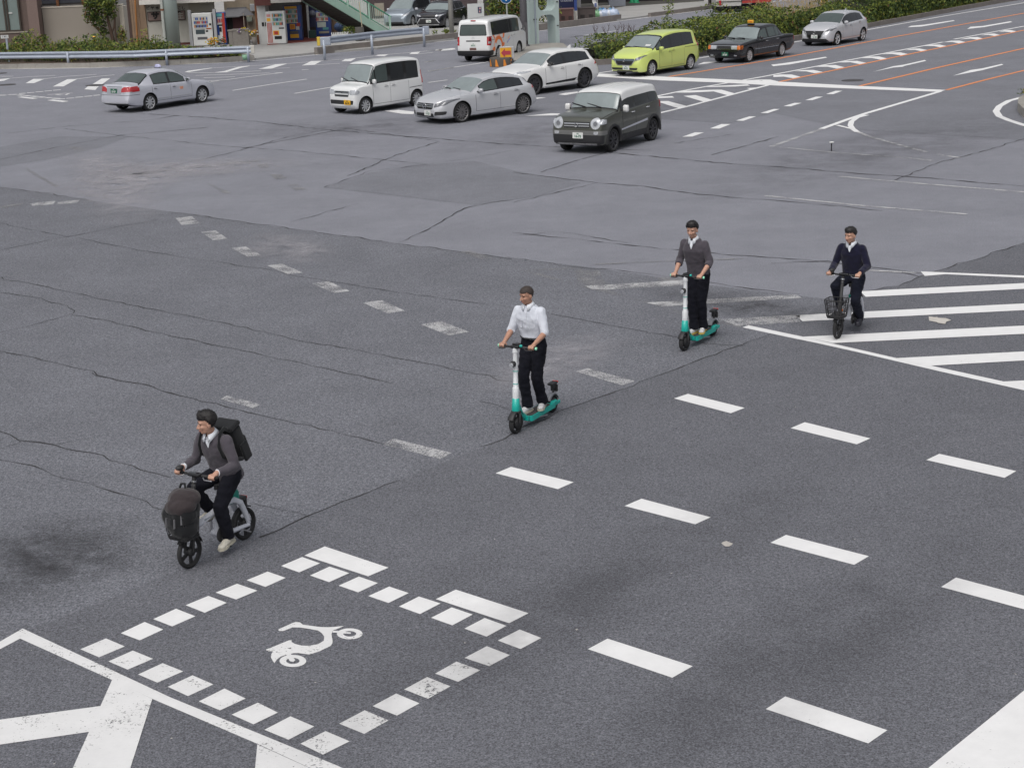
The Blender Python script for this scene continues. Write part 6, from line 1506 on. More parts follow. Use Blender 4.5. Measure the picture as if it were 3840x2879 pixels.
b = MB(); b.tube([(.44, -.09, .84), (.42, -.06, .93), (.43, .0, .94), (.46, .03, .87)], .013, 8); b.build('carry_handle', BACKP, s)
for y, z, x in ((.06, .60, .705), (-.05, .60, .705), (.13, .64, .67)):
    b = MB(); b.beam((x, y, z + .04), (x + .012, y, z - .06), .02, .006, (0, 1, 0)); b.build('strap_end', mat('strap_grey', (.20, .20, .21), .6, var=.2), s)
b = MB(); b.tube([(.40, .13, .66), (.52, .16, .64), (.66, .10, .63), (.70, 0, .63), (.66, -.10, .63), (.52, -.16, .64)], .006, 6); b.build('zip', BLACKP, s)
# scooter rider in a white shirt
lo, hd = mid(Q6(365, 1562), Q6(722, 1352))
scooter(lo, hd, 'teal and white electric scooter ridden by the man in the white shirt', False)
J = stand(1.0, .03, 'R', -.06); J['yaw'] = -28; J['tilt'] = 9
Person(lo, hd, J, 'man with buzzed hair and rolled white shirt sleeves standing on an electric scooter', SKIN2, dict(top=SHIRT, top_name='shirt', buttons=1, hem=.10, hr=.112, sleeve=.10, hair=.007, hair_m=HAIRB, shoe=SHOEW, seed=3, fold=.008, smile=.3, cuff=.075))
# scooter rider in a grey sweater
lo, hd = mid(Q7(320, 1582), Q7(642, 1408))
scooter(lo, hd, 'teal electric scooter with yellow deck marks, ridden by the man in grey', True)
J = stand(1.04, .09, 'R', -.02); J['yaw'] = 4; J['tilt'] = 8; J['anL'] = (-.06, .045, .172 + .085); J['anR'] = (.085, -.04, .172 + .085)
Person(lo, hd, J, 'smiling man in a grey V-neck sweater with pushed-up sleeves standing on an electric scooter', SKIN, dict(top=KGREY, vneck=1, hem=-.055, hr=.126, sleeve=.34, hair=.026, shoe=SHOEW, sole=SOLEY, lace=YEL, seed=7, smile=1.0, cuff=.078))
# far cyclist in navy
lo, hd = mid(Q8(345, 1557), Q8(592, 1402))
ebike(lo, hd, 'small white electric bicycle with an empty black wire basket, ridden over the zebra stripes', -135, .80)
J = ride(1.03, 12, .80, 'L', -.19, -135); J['yaw'] = -20; J['tilt'] = 6
Person(lo, hd, J, 'cyclist in a navy V-neck sweater crossing the white zebra stripes at right', SKIN, dict(top=KNAVY, trousers=knit('trouser_navy', (.009, .0105, .020), 260, .02), vneck=1, hem=-.04, hr=.128, hair=.022, shoe=SHOEK, sole=SHOEK, lace=SHOEK, seed=9))
# ------------------------------------------------------------------ far side of the junction
def proj(p):
    d = Vector(p) - Vector((0, 0, CAM_H)); w = d.dot(FW)
    return W_PX / 2 + F_PX * d.dot(AX_R) / w, H_PX / 2 - F_PX * d.dot(AX_U) / w
def xat(px, Y, z):
    x = 0.0
    for _ in range(5): x += (px - proj((x, Y, z))[0]) / ((proj((x + 1, Y, z))[0] - proj((x, Y, z))[0]))
    return x
def zat(py, X, Y):
    z = 1.0
    for _ in range(5): z += (py - proj((X, Y, z))[1]) / ((proj((X, Y, z + 1))[1] - proj((X, Y, z))[1]))
    return z
def rect(px0, py0, px1, py1, Y):
    """facade rectangle on the plane y = Y: x0, x1, z0, z1"""
    X = xat((px0 + px1) / 2, Y, 1.2); z1 = zat(py0, X, Y); z0 = zat(py1, X, Y); zm = (z0 + z1) / 2
    return xat(px0, Y, zm), xat(px1, Y, zm), z0, z1
def fbox(b, x0, x1, z0, z1, Y, t, bev=0): return b.box(((x0 + x1) / 2, Y + t / 2, (z0 + z1) / 2), (x1 - x0, t, z1 - z0), bev)
CONC = asphalt('concrete_walk', .36, .10, 30, (1, .985, .95), 0, .12); KERB = mat('kerb_stone', (.30, .285, .26), .85, var=.35, scale=3, bump=.4, bscale=40); KERB_D = mat('kerb_dark', (.20, .18, .165), .9, var=.4, scale=2.5, bump=.4, bscale=40)
SOIL = mat('soil', (.09, .065, .05), .95, var=.4, scale=5, bump=.6, bscale=20); GALV = mat('galvanised_steel', (.36, .40, .47), .5, .25, var=.15, scale=2); GREENP = mat('pale_green_paint', (.47, .56, .54), .5, var=.10, scale=1.2); GREEN_R = mat('rail_green', (.10, .34, .22), .5, var=.2, scale=3)
GREENL = mat('stair_green', (.36, .53, .44), .5, var=.12, scale=2); DARKC = mat('dark_concrete', (.075, .072, .065), .9, var=.3, scale=2); BEIGE = mat('beige_wall', (.30, .27, .235), .85, var=.10, scale=.5); BEIGE_L = mat('beige_coping', (.50, .46, .40), .85, var=.1)
RUST = mat('rust', (.20, .085, .04), .85, var=.5, scale=5); WOODB = mat('weathered_board', (.27, .19, .13), .85, var=.35, scale=2.2); CREAM = mat('cream_wall', (.52, .51, .46), .8, var=.10, scale=.8); DARKB = mat('dark_brown', (.07, .042, .035), .7, var=.25); BROWNR = mat('red_brown', (.13, .042, .035), .6, var=.2)
INK = mat('sign_black', (.02, .018, .018), .7, var=0); DARKI = mat('dark_interior', (.018, .017, .017), .9, var=.3); WHITEW = mat('white_panel', (.62, .63, .62), .6, var=.08); BLUEV = mat('machine_blue', (.012, .055, .26), .35, var=.1, coat=.4); NAVYS = mat('sign_navy', (.010, .014, .055), .4, var=.1); REDT = mat('red_tile', (.24, .055, .04), .7, var=.25, scale=6)
STOREY = 5.5
# paved strips, kerbs
b = MB(); b.prism([G(x, y, 0) for x, y in [(960, 226), (1195, 203), (1420, 186), (1700, 150), (1860, 130), (2009, 117), (2150, 100), (2300, 81), (2480, 58), (2700, 30), (2850, 10)]] + [Vector((40, 190, 0)), Vector((-80, 190, 0)), Vector((-80, 89.5, 0)), G(-200, 252), G(0, 249), G(400, 244), G(834, 229)], -.2, .10)
tag(b.build('pavement', CONC), kind='structure')
def kerb(pts, w, h, m, name='kerb', z0=-.05, ends=True):
    b = MB()
    for a, c in zip(pts, pts[1:]):
        a, c = Vector((a.x, a.y, 0)), Vector((c.x, c.y, 0)); d = (c - a); L_ = d.length; d.normalize(); nn = Vector((-d.y, d.x, 0)); n = max(1, round(L_ / 1.0))
        for i in range(n):
            p, q = a + d * (L_ * i / n + .006), a + d * (L_ * (i + 1) / n - .006)
            b.prism([p, q, q + nn * w, p + nn * w], z0, h + random.uniform(-.006, .006))
    return tag(b.build(name, m), kind='structure')
kerb([G(-200, 265), G(0, 260), G(339, 255.4), G(600, 247), G(834, 235.5), G(955, 227.5)], .18, .24, KERB)
kerb([G(1190, 206), G(1215, 203), G(1330, 190), G(1520, 171), G(1704, 149.5), G(1860, 131), G(2010, 117), G(2150, 100.5), G(2290, 82.5), G(2330, 77)], .22, .36, KERB_D)
kerb([G(2440, 65), G(2600, 44), G(2750, 24), G(2900, 2)], .2, .25, KERB_D)
# planting bed on the left
b = MB(); b.prism([G(-200, 262), G(0, 257), G(339, 252), G(600, 244), G(834, 232.5), G(940, 225), Vector((-12.6, 86.6, 0)), Vector((-16.5, 94.5, 0)), Vector((-24, 102.4, 0)), Vector((-48, 102.4, 0))], -.1, .17)
tag(b.build('planting_bed', SOIL), kind='structure')
# ------------------------------------------------------------------ foliage
def leafmat(name, c, v=.35):
    k = NT(name); p = k.pos(); f = k.noise(p, 7, 3, .7); g = k.noise(p, 1.3, 2)
    c1 = k.mix(f, tuple(x * (1 - v) for x in c), tuple(x * (1 + v) for x in c))
    k.col(k.mix(g, c1, tuple(x * q for x, q in zip(c, (1.25, 1.1, .8))), 'MIX')); k.set(Roughness=.6); k.b.inputs['Specular IOR Level'].default_value = .3
    tr = k.n('ShaderNodeBsdfTranslucent'); k.l(c1, tr.inputs['Color']); ms = k.n('ShaderNodeMixShader'); ms.inputs['Fac'].default_value = .3
    k.l(k.b.outputs[0], ms.inputs[1]); k.l(tr.outputs[0], ms.inputs[2]); k.l(ms.outputs[0], k.o.inputs['Surface']); return k.m
LF = [leafmat('leaf_mid', (.11, .165, .045)), leafmat('leaf_light', (.20, .255, .06)), leafmat('leaf_dark', (.045, .078, .030)), leafmat('leaf_yellow', (.22, .21, .05)), leafmat('leaf_bronze', (.16, .085, .05))]
DRY = leafmat('dry_grass', (.42, .34, .21), .25); BARK = mat('bark', (.085, .055, .04), .9, var=.4, scale=8); CORE = mat('twig_core', (.03, .034, .018), .95, var=.4)
def leaf(b, p, s, nrm=None, mi=0, asp=1.6):
    a = Vector((random.gauss(0, 1), random.gauss(0, 1), random.gauss(0, .7)))
    if nrm is not None: a = a * .55 + nrm
    a.normalize(); t = a.cross(Vector((random.gauss(0, 1), random.gauss(0, 1), random.gauss(0, 1)))).normalized(); u = a.cross(t)
    b.cur = mi; p = Vector(p)
    b.add([p - t * s * .5 * asp, p + u * s * .42, p + t * s * .5 * asp, p - u * s * .42], [(0, 1, 2, 3)])
def blob(b, c, r, n, s, mix, top=.25, rough=.35):
    """leaves through the outer part of an uneven ellipsoid"""
    c = Vector(c); r = Vector(r); sd = random.uniform(0, 50)
    for _ in range(n):
        d = Vector((random.gauss(0, 1), random.gauss(0, 1), random.gauss(0, 1))).normalized()
        k = (random.random() ** .45) * (1 + rough * noise.noise(d * 2.3 + Vector((sd, 0, 0))))
        p = c + Vector((d.x * r.x, d.y * r.y, d.z * r.z)) * k
        if p.z < .12: continue
        m = random.choices(range(5), mix)[0]
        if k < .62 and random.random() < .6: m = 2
        leaf(b, p, s * random.uniform(.6, 1.35), d * .6 + Vector((0, 0, top)), m)
def stalk(b, p, h, s, n, mi, lean=.25):
    p = Vector(p); q = p + Vector((random.uniform(-lean, lean) * h, random.uniform(-lean, lean) * h, h))
    b.cur = 2; b.tube([p, p.lerp(q, .5) + Vector((random.uniform(-.03, .03), 0, 0)), q], [.012, .009, .004], 4, False)
    for i in range(n):
        t = random.uniform(.15, 1); leaf(b, p.lerp(q, t) + Vector((random.gauss(0, s), random.gauss(0, s), random.gauss(0, s * .4))), s * random.uniform(.7, 1.3), None, mi, 2.0)
# ---- median with its hedges
KL = [G(2205, 268), G(2240, 246), G(2420, 232), G(2630, 215), G(2950, 160), G(3260, 105), G(3700, 22), G(4100, -45)]
KN = [Vector((p.x, p.y, 0)) for p in KL]
def along(u, w):
    """point u metres along the median kerb, w metres in"""
    for a, c in zip(KN[1:], KN[2:]):
        l = (c - a).length
        if u <= l or c is KN[-1]:
            d = (c - a).normalized(); return a + d * u + Vector((-d.y, d.x, 0)) * w
        u -= l
tot = sum((c - a).length for a, c in zip(KN[1:], KN[2:]))
b = MB(); us = [i * tot / 14 for i in range(15)]
b.prism([along(u, .12) for u in us] + [along(u, 4.4 if u > 3 else 3.2) for u in us[::-1]], -.1, .20)
tag(b.build('median_soil', SOIL), kind='structure')
kerb([along(-.0, 3.3), along(0, 0)] + [along(u, 0) for u in us[1:]], .18, .24, KERB_D, 'median_kerb')
b = MB(); b.prism(rounded([Vector((q[0], q[1])) for q in [G(1845, 252), G(1960, 238), G(2140, 200), G(2110, 172), G(1960, 178), G(1860, 205)]], .6, 4), -.1, .16); tag(b.build('median_nose', KERB), kind='structure')
def hedge(name, label, u0, u1, w0, w1, h, dens, s, mix, bump=.3, group=None):
    b = MB(); sd = random.uniform(0, 40)
    ar = (u1 - u0) * ((w1 - w0) + h * 1.2)
    hh = lambda u, w: h * (1 + bump * noise.noise(Vector((u * .55 + sd, w * .7, 0))) + bump * .5 * noise.noise(Vector((u * 1.7 + sd, w * 1.9, 3)))) * (1 - .35 * (2 * (w - w0) / (w1 - w0) - 1) ** 4)
    for _ in range(int(ar * dens)):
        if random.random() < .55:
            u, w = random.uniform(u0, u1), random.uniform(w0, w1); z = hh(u, w) * (1 - random.random() ** 2 * .35); nr = Vector((0, 0, .9))
        else:
            u = random.uniform(u0, u1); w = w0 + random.random() ** 2 * .5; z = hh(u, w0 + .3) * random.uniform(.1, 1); dd = along(u, 0) - along(u, 1); w += -.12 + .3 * (z / h) ** 2 + .18 * noise.noise(Vector((u * 2.2, z * 2.2, sd))); nr = dd * .6 + Vector((0, 0, .35))
        if u - u0 < .6 or u1 - u < .6: z *= random.uniform(.5, 1)
        p = along(u, w); k = noise.noise(Vector((p.x * 1.1, p.y * 1.1, z * 1.5 + sd)))
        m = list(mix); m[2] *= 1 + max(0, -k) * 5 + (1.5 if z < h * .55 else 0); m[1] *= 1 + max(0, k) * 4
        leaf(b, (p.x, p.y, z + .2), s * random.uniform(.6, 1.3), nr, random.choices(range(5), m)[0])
    o = b.build(name, LF); c = MB(); n = max(2, int((u1 - u0) / .5)); vs = []; fs = []
    for i in range(n + 1):
        u = u0 + .25 + (u1 - u0 - .5) * i / n; e = .8 if 0 < i < n else .5
        for w, z in ((w0 + .22, .15), (w0 + .26, hh(u, w0 + .4) * .55 * e), (w0 + .5, hh(u, w0 + .5) * .82 * e), ((w0 + w1) / 2, hh(u, (w0 + w1) / 2) * .84 * e), (w1 - .2, hh(u, w1 - .3) * .7 * e), (w1 - .1, .15)):
            p = along(u, w); vs.append((p.x, p.y, z + .2))
    for i in range(n):
        for k in range(5): fs.append((i * 6 + k, i * 6 + k + 1, i * 6 + k + 7, i * 6 + k + 6))
    c.add(vs, fs + [tuple(range(6)), tuple(range(n * 6, n * 6 + 6))], True); c.build('branches', CORE, o)
    return tag(o, label, 'hedge', group)
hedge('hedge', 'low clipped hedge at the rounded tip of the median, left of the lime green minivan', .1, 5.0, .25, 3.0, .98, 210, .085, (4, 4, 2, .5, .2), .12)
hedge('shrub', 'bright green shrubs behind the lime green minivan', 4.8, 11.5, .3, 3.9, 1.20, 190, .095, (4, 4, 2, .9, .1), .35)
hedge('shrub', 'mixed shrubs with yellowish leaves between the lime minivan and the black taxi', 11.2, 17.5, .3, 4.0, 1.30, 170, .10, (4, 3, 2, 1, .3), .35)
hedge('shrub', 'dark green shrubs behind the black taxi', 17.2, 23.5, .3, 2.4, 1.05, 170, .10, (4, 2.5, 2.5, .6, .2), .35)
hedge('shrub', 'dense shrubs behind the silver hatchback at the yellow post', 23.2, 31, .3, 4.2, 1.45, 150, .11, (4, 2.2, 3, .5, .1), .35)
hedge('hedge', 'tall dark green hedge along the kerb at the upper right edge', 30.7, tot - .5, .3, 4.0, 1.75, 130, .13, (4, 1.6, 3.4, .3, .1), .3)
b = MB()
for _ in range(700):
    u, w = random.uniform(16.5, 24), random.uniform(2.5, 4.2); p = along(u, w); h = random.uniform(.8, 1.75); q = Vector((p.x + random.uniform(-.25, .25), p.y + random.uniform(-.25, .25), h))
    d = Vector((.012, 0, 0)); b.add([p + d, p - d, q], [(0, 1, 2)]); r = Vector((.018, .0, 0)); b.add([q - r, q + r, q + Vector((random.uniform(-.06, .06), 0, random.uniform(.08, .2)))], [(0, 1, 2)])
tag(b.build('dry_grass', DRY), kind='stuff')
b = MB()
for _ in range(2600):
    u, w = random.uniform(.2, tot - 1), random.uniform(.15, .5); p = along(u, w); q = Vector((p.x + random.gauss(0, .06), p.y + random.gauss(0, .06), .2 + random.uniform(.08, .38)))
    d = Vector((.014, 0, 0)); b.cur = random.choice((0, 1, 0, 3)); b.add([Vector((p.x, p.y, .18)) + d, Vector((p.x, p.y, .18)) - d, q], [(0, 1, 2)])
tag(b.build('kerb_grass', LF), kind='stuff')
def tall_weed(px, py, h, label, r=.16, n=150, mi=(4, 3, 1, .3, 0)):
    p = G(px, py, 1.0); b = MB(); top = Vector((p.x + .22 * h * .4, p.y, .2 + h)); b.cur = 2; b.tube([(p.x, p.y, .15), top], [.02, .008], 5, False)
    for _ in range(n):
        t = random.uniform(.3, 1.03); c = Vector((p.x, p.y, .15)).lerp(top, t); leaf(b, c + Vector((random.gauss(0, r), random.gauss(0, r), 0)), .07 * random.uniform(.7, 1.3), None, random.choices(range(5), mi)[0], 2.2)
    return tag(b.build('tall_weed', LF), label, 'plant')
tall_weed(2498, 78, 2.2, 'tall leafy weed rising above the shrubs behind the lime minivan', .13, 170)
tall_weed(2665, 92, 1.75, 'bushy sapling standing in the shrubs left of the black taxi', .28, 190)
def bare_weed(px, py, h): 
    p = G(px, py, .9)
    for _ in range(3):
        q = Vector((p.x + random.uniform(-.25, .25), p.y, .9 + h * random.uniform(.6, 1))); bw.tube([(p.x, p.y, .8), q], [.012, .006], 4, False)
        for k in range(4): c = Vector((p.x, p.y, .8)).lerp(q, random.uniform(.3, .9)); bw.tube([c, c + Vector((random.uniform(-.12, .12), 0, .13))], [.007, .003], 4, False)
bw = MB()
for x in (2235, 2275, 2315, 2335, 2360, 2375): bare_weed(x, 128, .55)
tag(bw.build('bare_twigs', mat('dead_twig', (.09, .06, .06), .9, var=.3)), kind='stuff')
# ---- weeds over the left planting bed
b = MB()
for _ in range(9500):
    px = random.uniform(-60, 740) if random.random() < .8 else random.uniform(700, 900); Y0 = Vector(G(px, 250 - max(0, px - 340) * .035, 0)).y; dep = random.random() ** .9
    Y = Y0 + .2 + dep * (3.4 if px < 560 else 1.5); X = xat(px, Y, .4); g = noise.noise(Vector((X * .5, Y * .5, 1)))
    h = max(.10, (.62 if dep < .35 else .95) * (1 + 1.1 * g)) * (1 if px < 560 else .62) * random.uniform(.25, 1)
    mi = random.choices(range(5), (4, 2 + 4 * max(0, g), 2.2, 1.2 * max(0, noise.noise(Vector((X * .35, 7, 0)))) * 3, .5))[0]
    leaf(b, (X, Y, .17 + h), random.uniform(.06, .14), Vector((0, -.2, .6)), mi, 1.7)
for _ in range(260):
    px = random.uniform(-40, 620); Y = Vector(G(px, 250 - max(0, px - 340) * .035, 0)).y + random.uniform(.3, 3.6); stalk(b, (xat(px, Y, .3), Y, .15), random.uniform(.4, 1.2), .06, 12, random.choice((0, 1, 2, 3)))
tag(b.build('weeds', LF), kind='stuff')
# tree in front of the beige wall
b = MB(); Yt = 101.6
def tp(px, py): 
    X = xat(px, Yt, 1.5); return Vector((X, Yt, zat(py, X, Yt)))
t0, t1 = tp(405, 168), tp(418, 165)
b.tube([t0, tp(385, 140), tp(360, 105), tp(345, 85)], [.10, .085, .07, .05], 8); b.tube([t1, tp(412, 125), tp(405, 80), tp(400, 40)], [.12, .10, .08, .05], 8); b.tube([tp(428, 165), tp(428, 110), tp(432, 60)], [.06, .05, .04], 8); b.tube([tp(412, 130), tp(425, 100), tp(430, 70)], [.06, .05, .03], 6)
tr = b.build('tree', BARK); tag(tr, 'small multi-stemmed tree in front of the beige wall', 'tree')
b = MB()
for px, py, rx, rz, n, mx in ((380, 8, .95, .75, 900, (4, 2, 3, .3, .5)), (345, 58, .55, .5, 420, (3, 1, 4, .2, 1.2)), (410, 45, .55, .55, 420, (4, 2, 3, .2, .3)), (372, 85, .45, .45, 300, (3, 1, 4, .3, 1)), (415, 5, .6, .5, 420, (4, 3, 2, .4, .3)), (340, 15, .45, .4, 260, (3, 2, 3, .3, 1.4)), (385, -45, 1.1, .8, 700, (4, 3, 3, .3, .4)), (385, 118, .28, .28, 120, (3, 1, 4, 0, .6))):
    blob(b, tp(px, py), (rx, .7, rz), n, .10, mx)
b.build('crown', LF, tr)
b = MB(); blob(b, tp(452, 128), (.30, .3, .5), 260, .09, (2, 2, 1, 3, 2)); tag(b.build('bush', LF), 'yellowish bush at the right end of the beige wall', 'bush')
b = MB(); blob(b, tp(150, 145), (.35, .3, .3), 200, .08, (3, 1, 2, 1, 2)); tag(b.build('bush', LF), 'greyish bush at the foot of the dark gate', 'bush')

# ------------------------------------------------------------------ guard rails
def guard_rail(top, label, posts, cap=None, zt=.80):
    root = empty('guard_rail', (0, 0, 0), 0, label, 'guard rail'); pts = [G(x, y, zt) for x, y in top]
    prof = [(0, .0), (.055, -.03), (.07, -.085), (.035, -.135), (.01, -.175), (.035, -.215), (.07, -.265), (.055, -.32), (0, -.35), (-.012, -.35), (.043, -.315), (.058, -.265), (.02, -.21), (-.005, -.175), (.02, -.14), (.058, -.085), (.043, -.035), (-.012, 0)]
    b = MB(); vs = []; fs = []; m = len(prof)
    for i, p in enumerate(pts):
        d = (pts[min(i + 1, len(pts) - 1)] - pts[max(i - 1, 0)]).normalized(); nn = Vector((d.y, -d.x, 0))
        for o, z in prof: vs.append(p + nn * o + Vector((0, 0, z)))
    for i in range(len(pts) - 1):
        for k in range(m): fs.append((i * m + k, i * m + (k + 1) % m, (i + 1) * m + (k + 1) % m, (i + 1) * m + k))
    b.add(vs, fs + [tuple(range(m)), tuple(range((len(pts) - 1) * m, len(pts) * m))[::-1]]); b.build('beam', GALV, root)
    for px, py in posts:
        p = G(px, py, zt - .1); b = MB(); b.lathe([(.0001, zt - .02), (.065, zt - .02), (.065, .0), (.0001, 0)], 14, c=(p.x, p.y + .14, 0)); b.build('post', GALV, root)
    return root, pts
gr, pts = guard_rail([(-120, 200), (0, 197), (180, 195), (362, 193), (500, 191), (720, 181), (850, 176), (940, 173)], 'long guard rail half hidden in weeds at left, ending by the driveway', [(250, 203), (620, 194), (927, 182)])
e = pts[-1]; b = MB(); b.box((e.x + .05, e.y + .02, .62), (.25, .10, .42), .02); b.build('end_cap', mat('cap_cream', (.55, .53, .47), .6, var=.15), gr)
b = MB(); b.lathe([(.0001, .38), (.18, .38), (.15, .12), (.0001, .12)], 16, c=(e.x - .32, e.y + .12, 0)); tag(b.build('bucket', mat('bucket_green', (.22, .40, .27), .5, var=.1)), 'pale green bucket at the end of the left guard rail', 'bucket')
qk = G(1392, 168, .36); ZR = zat(120, qk.x, qk.y)
gr, pts = guard_rail([(1203, 142), (1240, 137), (1390, 120), (1500, 109.5), (1588, 102)], 'short guard rail on the raised kerb below the green stair', [(1213, 158), (1392, 138), (1588, 112)], zt=ZR)
for q, m, nm in ((pts[0], mat('cap_yellow', (.62, .45, .06), .5, var=.2), 'yellow_end'), (pts[-1], GALV, 'end_cap')):
    b = MB(); b.box((q.x - (.12 if nm == 'yellow_end' else -.12), q.y, ZR - .18), (.16 if nm == 'yellow_end' else .34, .14, .44), .02); b.build(nm, m, gr)
b = MB(); b.box((pts[0].x + .22, pts[0].y - .03, ZR - .18), (.52, .13, .42), .03); b.build('end_cap', GALV, gr)
# ------------------------------------------------------------------ buildings on the left
def quad(root, name, px0, py0, px1, py1, Y, t, m, bev=0):
    b = MB(); fbox(b, *rect(px0, py0, px1, py1, Y), Y, t, bev); return b.build(name, m, root)
def tiles(name, c, c2, sx, sz):
    k = NT(name); p = k.pos(); mp = k.n('ShaderNodeCombineXYZ'); sp_ = k.n('ShaderNodeSeparateXYZ'); k.l(p, sp_.inputs[0])
    k.l(k.math('ADD', sp_.outputs['X'], sp_.outputs['Y']), mp.inputs['X']); k.l(sp_.outputs['Z'], mp.inputs['Y'])
    br = k.n('ShaderNodeTexBrick'); br.inputs['Scale'].default_value = 1; br.inputs['Brick Width'].default_value = sx; br.inputs['Row Height'].default_value = sz; br.inputs['Mortar Size'].default_value = sz * .06; br.offset = 0
    br.inputs['Color1'].default_value = (*c, 1); br.inputs['Color2'].default_value = (*[x * .85 for x in c], 1); br.inputs['Mortar'].default_value = (*c2, 1); k.l(mp.outputs[0], br.inputs['Vector'])
    k.col(k.mix(k.noise(p, 2, 3), br.outputs['Color'], tuple(x * .8 for x in c))); k.set(Roughness=.7); return k.m
TILE = tiles('brown_tile', (.24, .175, .155), (.15, .11, .10), .10, .05); TILE_D = tiles('brown_tile_dark', (.17, .125, .11), (.11, .08, .07), .10, .05)
Yb = 102.6
r = empty('tiled_building', (xat(60, Yb, 0), Yb, 0), 0, 'brown tiled building with a tall window at the upper left corner', 'building'); 
def loc(o, root):
    """keep a part's own place under a root that is not at the origin"""
    o.location = (-root.location.x, -root.location.y, -root.location.z); return o
def part(root, name, fn, m):
    b = MB(); fn(b); return loc(b.build(name, m, root), root)
def pq(root, name, px0, py0, px1, py1, Y, t, m, bev=0): return loc(quad(root, name, px0, py0, px1, py1, Y, t, m, bev), root)
x0, x1, z0, z1 = rect(102, -170, 141, 172, Yb)
part(r, 'corner_pillar', lambda b: fbox(b, x0, x1, -.1, STOREY, Yb - .25, 1.1), TILE)
xl = xat(-160, Yb, 1)
sx0, sx1, sz0, sz1 = rect(-160, 128, 101, 175, Yb)
part(r, 'wall', lambda b: (fbox(b, xl, x0 - .004, -.1, sz1, Yb, .5), fbox(b, xl, x0 - .004, STOREY - 1.2, STOREY, Yb + .003, .5), fbox(b, xl, x0 - .004, -.1, STOREY, Yb + .52, .3)), TILE_D)
part(r, 'sill', lambda b: fbox(b, xl, x0 - .01, sz1 + .001, sz1 + .06, Yb - .05, .5), BEIGE)
wx1 = xat(68, Yb, 2); WG = mat('window_glass_green', (.20, .25, .24), .12, var=.2, scale=.8, spec=.7)
wn = part(r, 'window', lambda b: fbox(b, xl + .3, wx1, sz1 + .08, STOREY - 1.25, Yb + .40, .05), WG)
FRB = mat('bronze_frame', (.07, .06, .05), .5, .4, var=.1)
def wfr(b):
    for px in (12, 22, 66): x = xat(px, Yb, 2); fbox(b, x - .05, x + .05, sz1 + .08, STOREY - 1.25, Yb + .32, .07)
    fbox(b, xl + .3, wx1, sz1 + .07, sz1 + .16, Yb + .33, .06)
f = part(r, 'window_frame', wfr, FRB)
part(r, 'window_bar', lambda b: fbox(b, xat(20, Yb, 2), xat(40, Yb, 2), zat(54, xat(30, Yb, 2), Yb), zat(49, xat(30, Yb, 2), Yb), Yb + .36, .03), WHITEW)
# gate
Yg = 103.2; r = empty('gate', (xat(150, Yg, 0), Yg, 0), 0, 'dark metal gate between the tiled building and the beige wall', 'gate')
gx0, gx1, gz0, gz1 = rect(131, 20, 163, 160, Yg)
part(r, 'gate_frame', lambda b: (fbox(b, gx0, gx0 + .06, 0, gz1, Yg, .06), fbox(b, gx1 - .12, gx1, 0, gz1, Yg, .06), fbox(b, gx0 + .06, gx1 - .12, gz1 - .14, gz1 - .01, Yg + .002, .05), fbox(b, gx0 + .06, gx1 - .12, gz1 * .40, gz1 * .46, Yg + .002, .05), fbox(b, gx0 + .06, gx1 - .12, 0.02, .12, Yg + .002, .05)), mat('gate_black', (.018, .018, .024), .5, .3, var=.1))
part(r, 'gate_panel', lambda b: fbox(b, gx0 + .06, gx1 - .12, .12, gz1 * .40, Yg + .02, .02), mat('gate_brown', (.05, .038, .036), .6, var=.2))
part(r, 'gate_bars', lambda b: [b.box((gx0 + .09 + (gx1 - gx0 - .24) * i / 9, Yg + .02, gz1 * .72), (.02, .02, gz1 * .5)) for i in range(10)], GALV)
# beige wall
r = empty('garden_wall', (xat(320, Yg, 0), Yg, 0), 0, 'smooth beige garden wall with a pale coping behind the small tree', 'wall')
bx0, bx1, bz0, bz1 = rect(164, 26, 468, 172, Yg)
part(r, 'wall_panel', lambda b: fbox(b, bx0, bx1, -.1, bz1, Yg, .18), BEIGE)
part(r, 'coping', lambda b: fbox(b, bx0 - .01, bx1 + .02, bz1 + .001, bz1 + .07, Yg - .03, .25), BEIGE_L)
ex0, ex1, ez0, ez1 = rect(461, 30, 482, 175, 101.8)
part(r, 'end_pier', lambda b: fbox(b, bx1 - .0, bx1 + .26, -.1, bz1 - .02, Yg - 1.2, 1.19), BEIGE_L)
# old house behind the wall
Yh = 106.5; r = empty('old_house', (xat(330, Yh, 0), Yh, 0), 0, 'dark old house with rusty posts behind the beige wall', 'building')
hx0, hx1 = xat(120, Yh, 3), xat(490, Yh, 3)
part(r, 'wall', lambda b: fbox(b, hx0, hx1, -.1, 4.6, Yh, .4), mat('house_wall', (.20, .185, .175), .9, var=.25))
part(r, 'dark_panel', lambda b: fbox(b, hx0 + .05, hx1 - .05, zat(10, xat(300, Yh, 3), Yh), 4.4, Yh - .08, .07), mat('slate_panel', (.055, .06, .075), .7, var=.3))
for px in (132, 215, 310): part(r, 'post', lambda b: b.box((xat(px, Yh, 3), Yh - .18, 1.9), (.16, .16, 4.9)), RUST)
part(r, 'roof', lambda b: b.add([(hx0 - .4, Yh - .9, 4.55), (hx1 + .2, Yh - .9, 4.55), (hx1 + .2, Yh + 3, 5.9), (hx0 - .4, Yh + 3, 5.9), (hx0 - .4, Yh - .9, 4.45), (hx1 + .2, Yh - .9, 4.45), (hx1 + .2, Yh + 3, 5.8), (hx0 - .4, Yh + 3, 5.8)], [(0, 1, 2, 3), (7, 6, 5, 4), (0, 4, 5, 1), (1, 5, 6, 2), (2, 6, 7, 3), (3, 7, 4, 0)]), mat('roof_tile_grey', (.10, .10, .105), .7, var=.2))
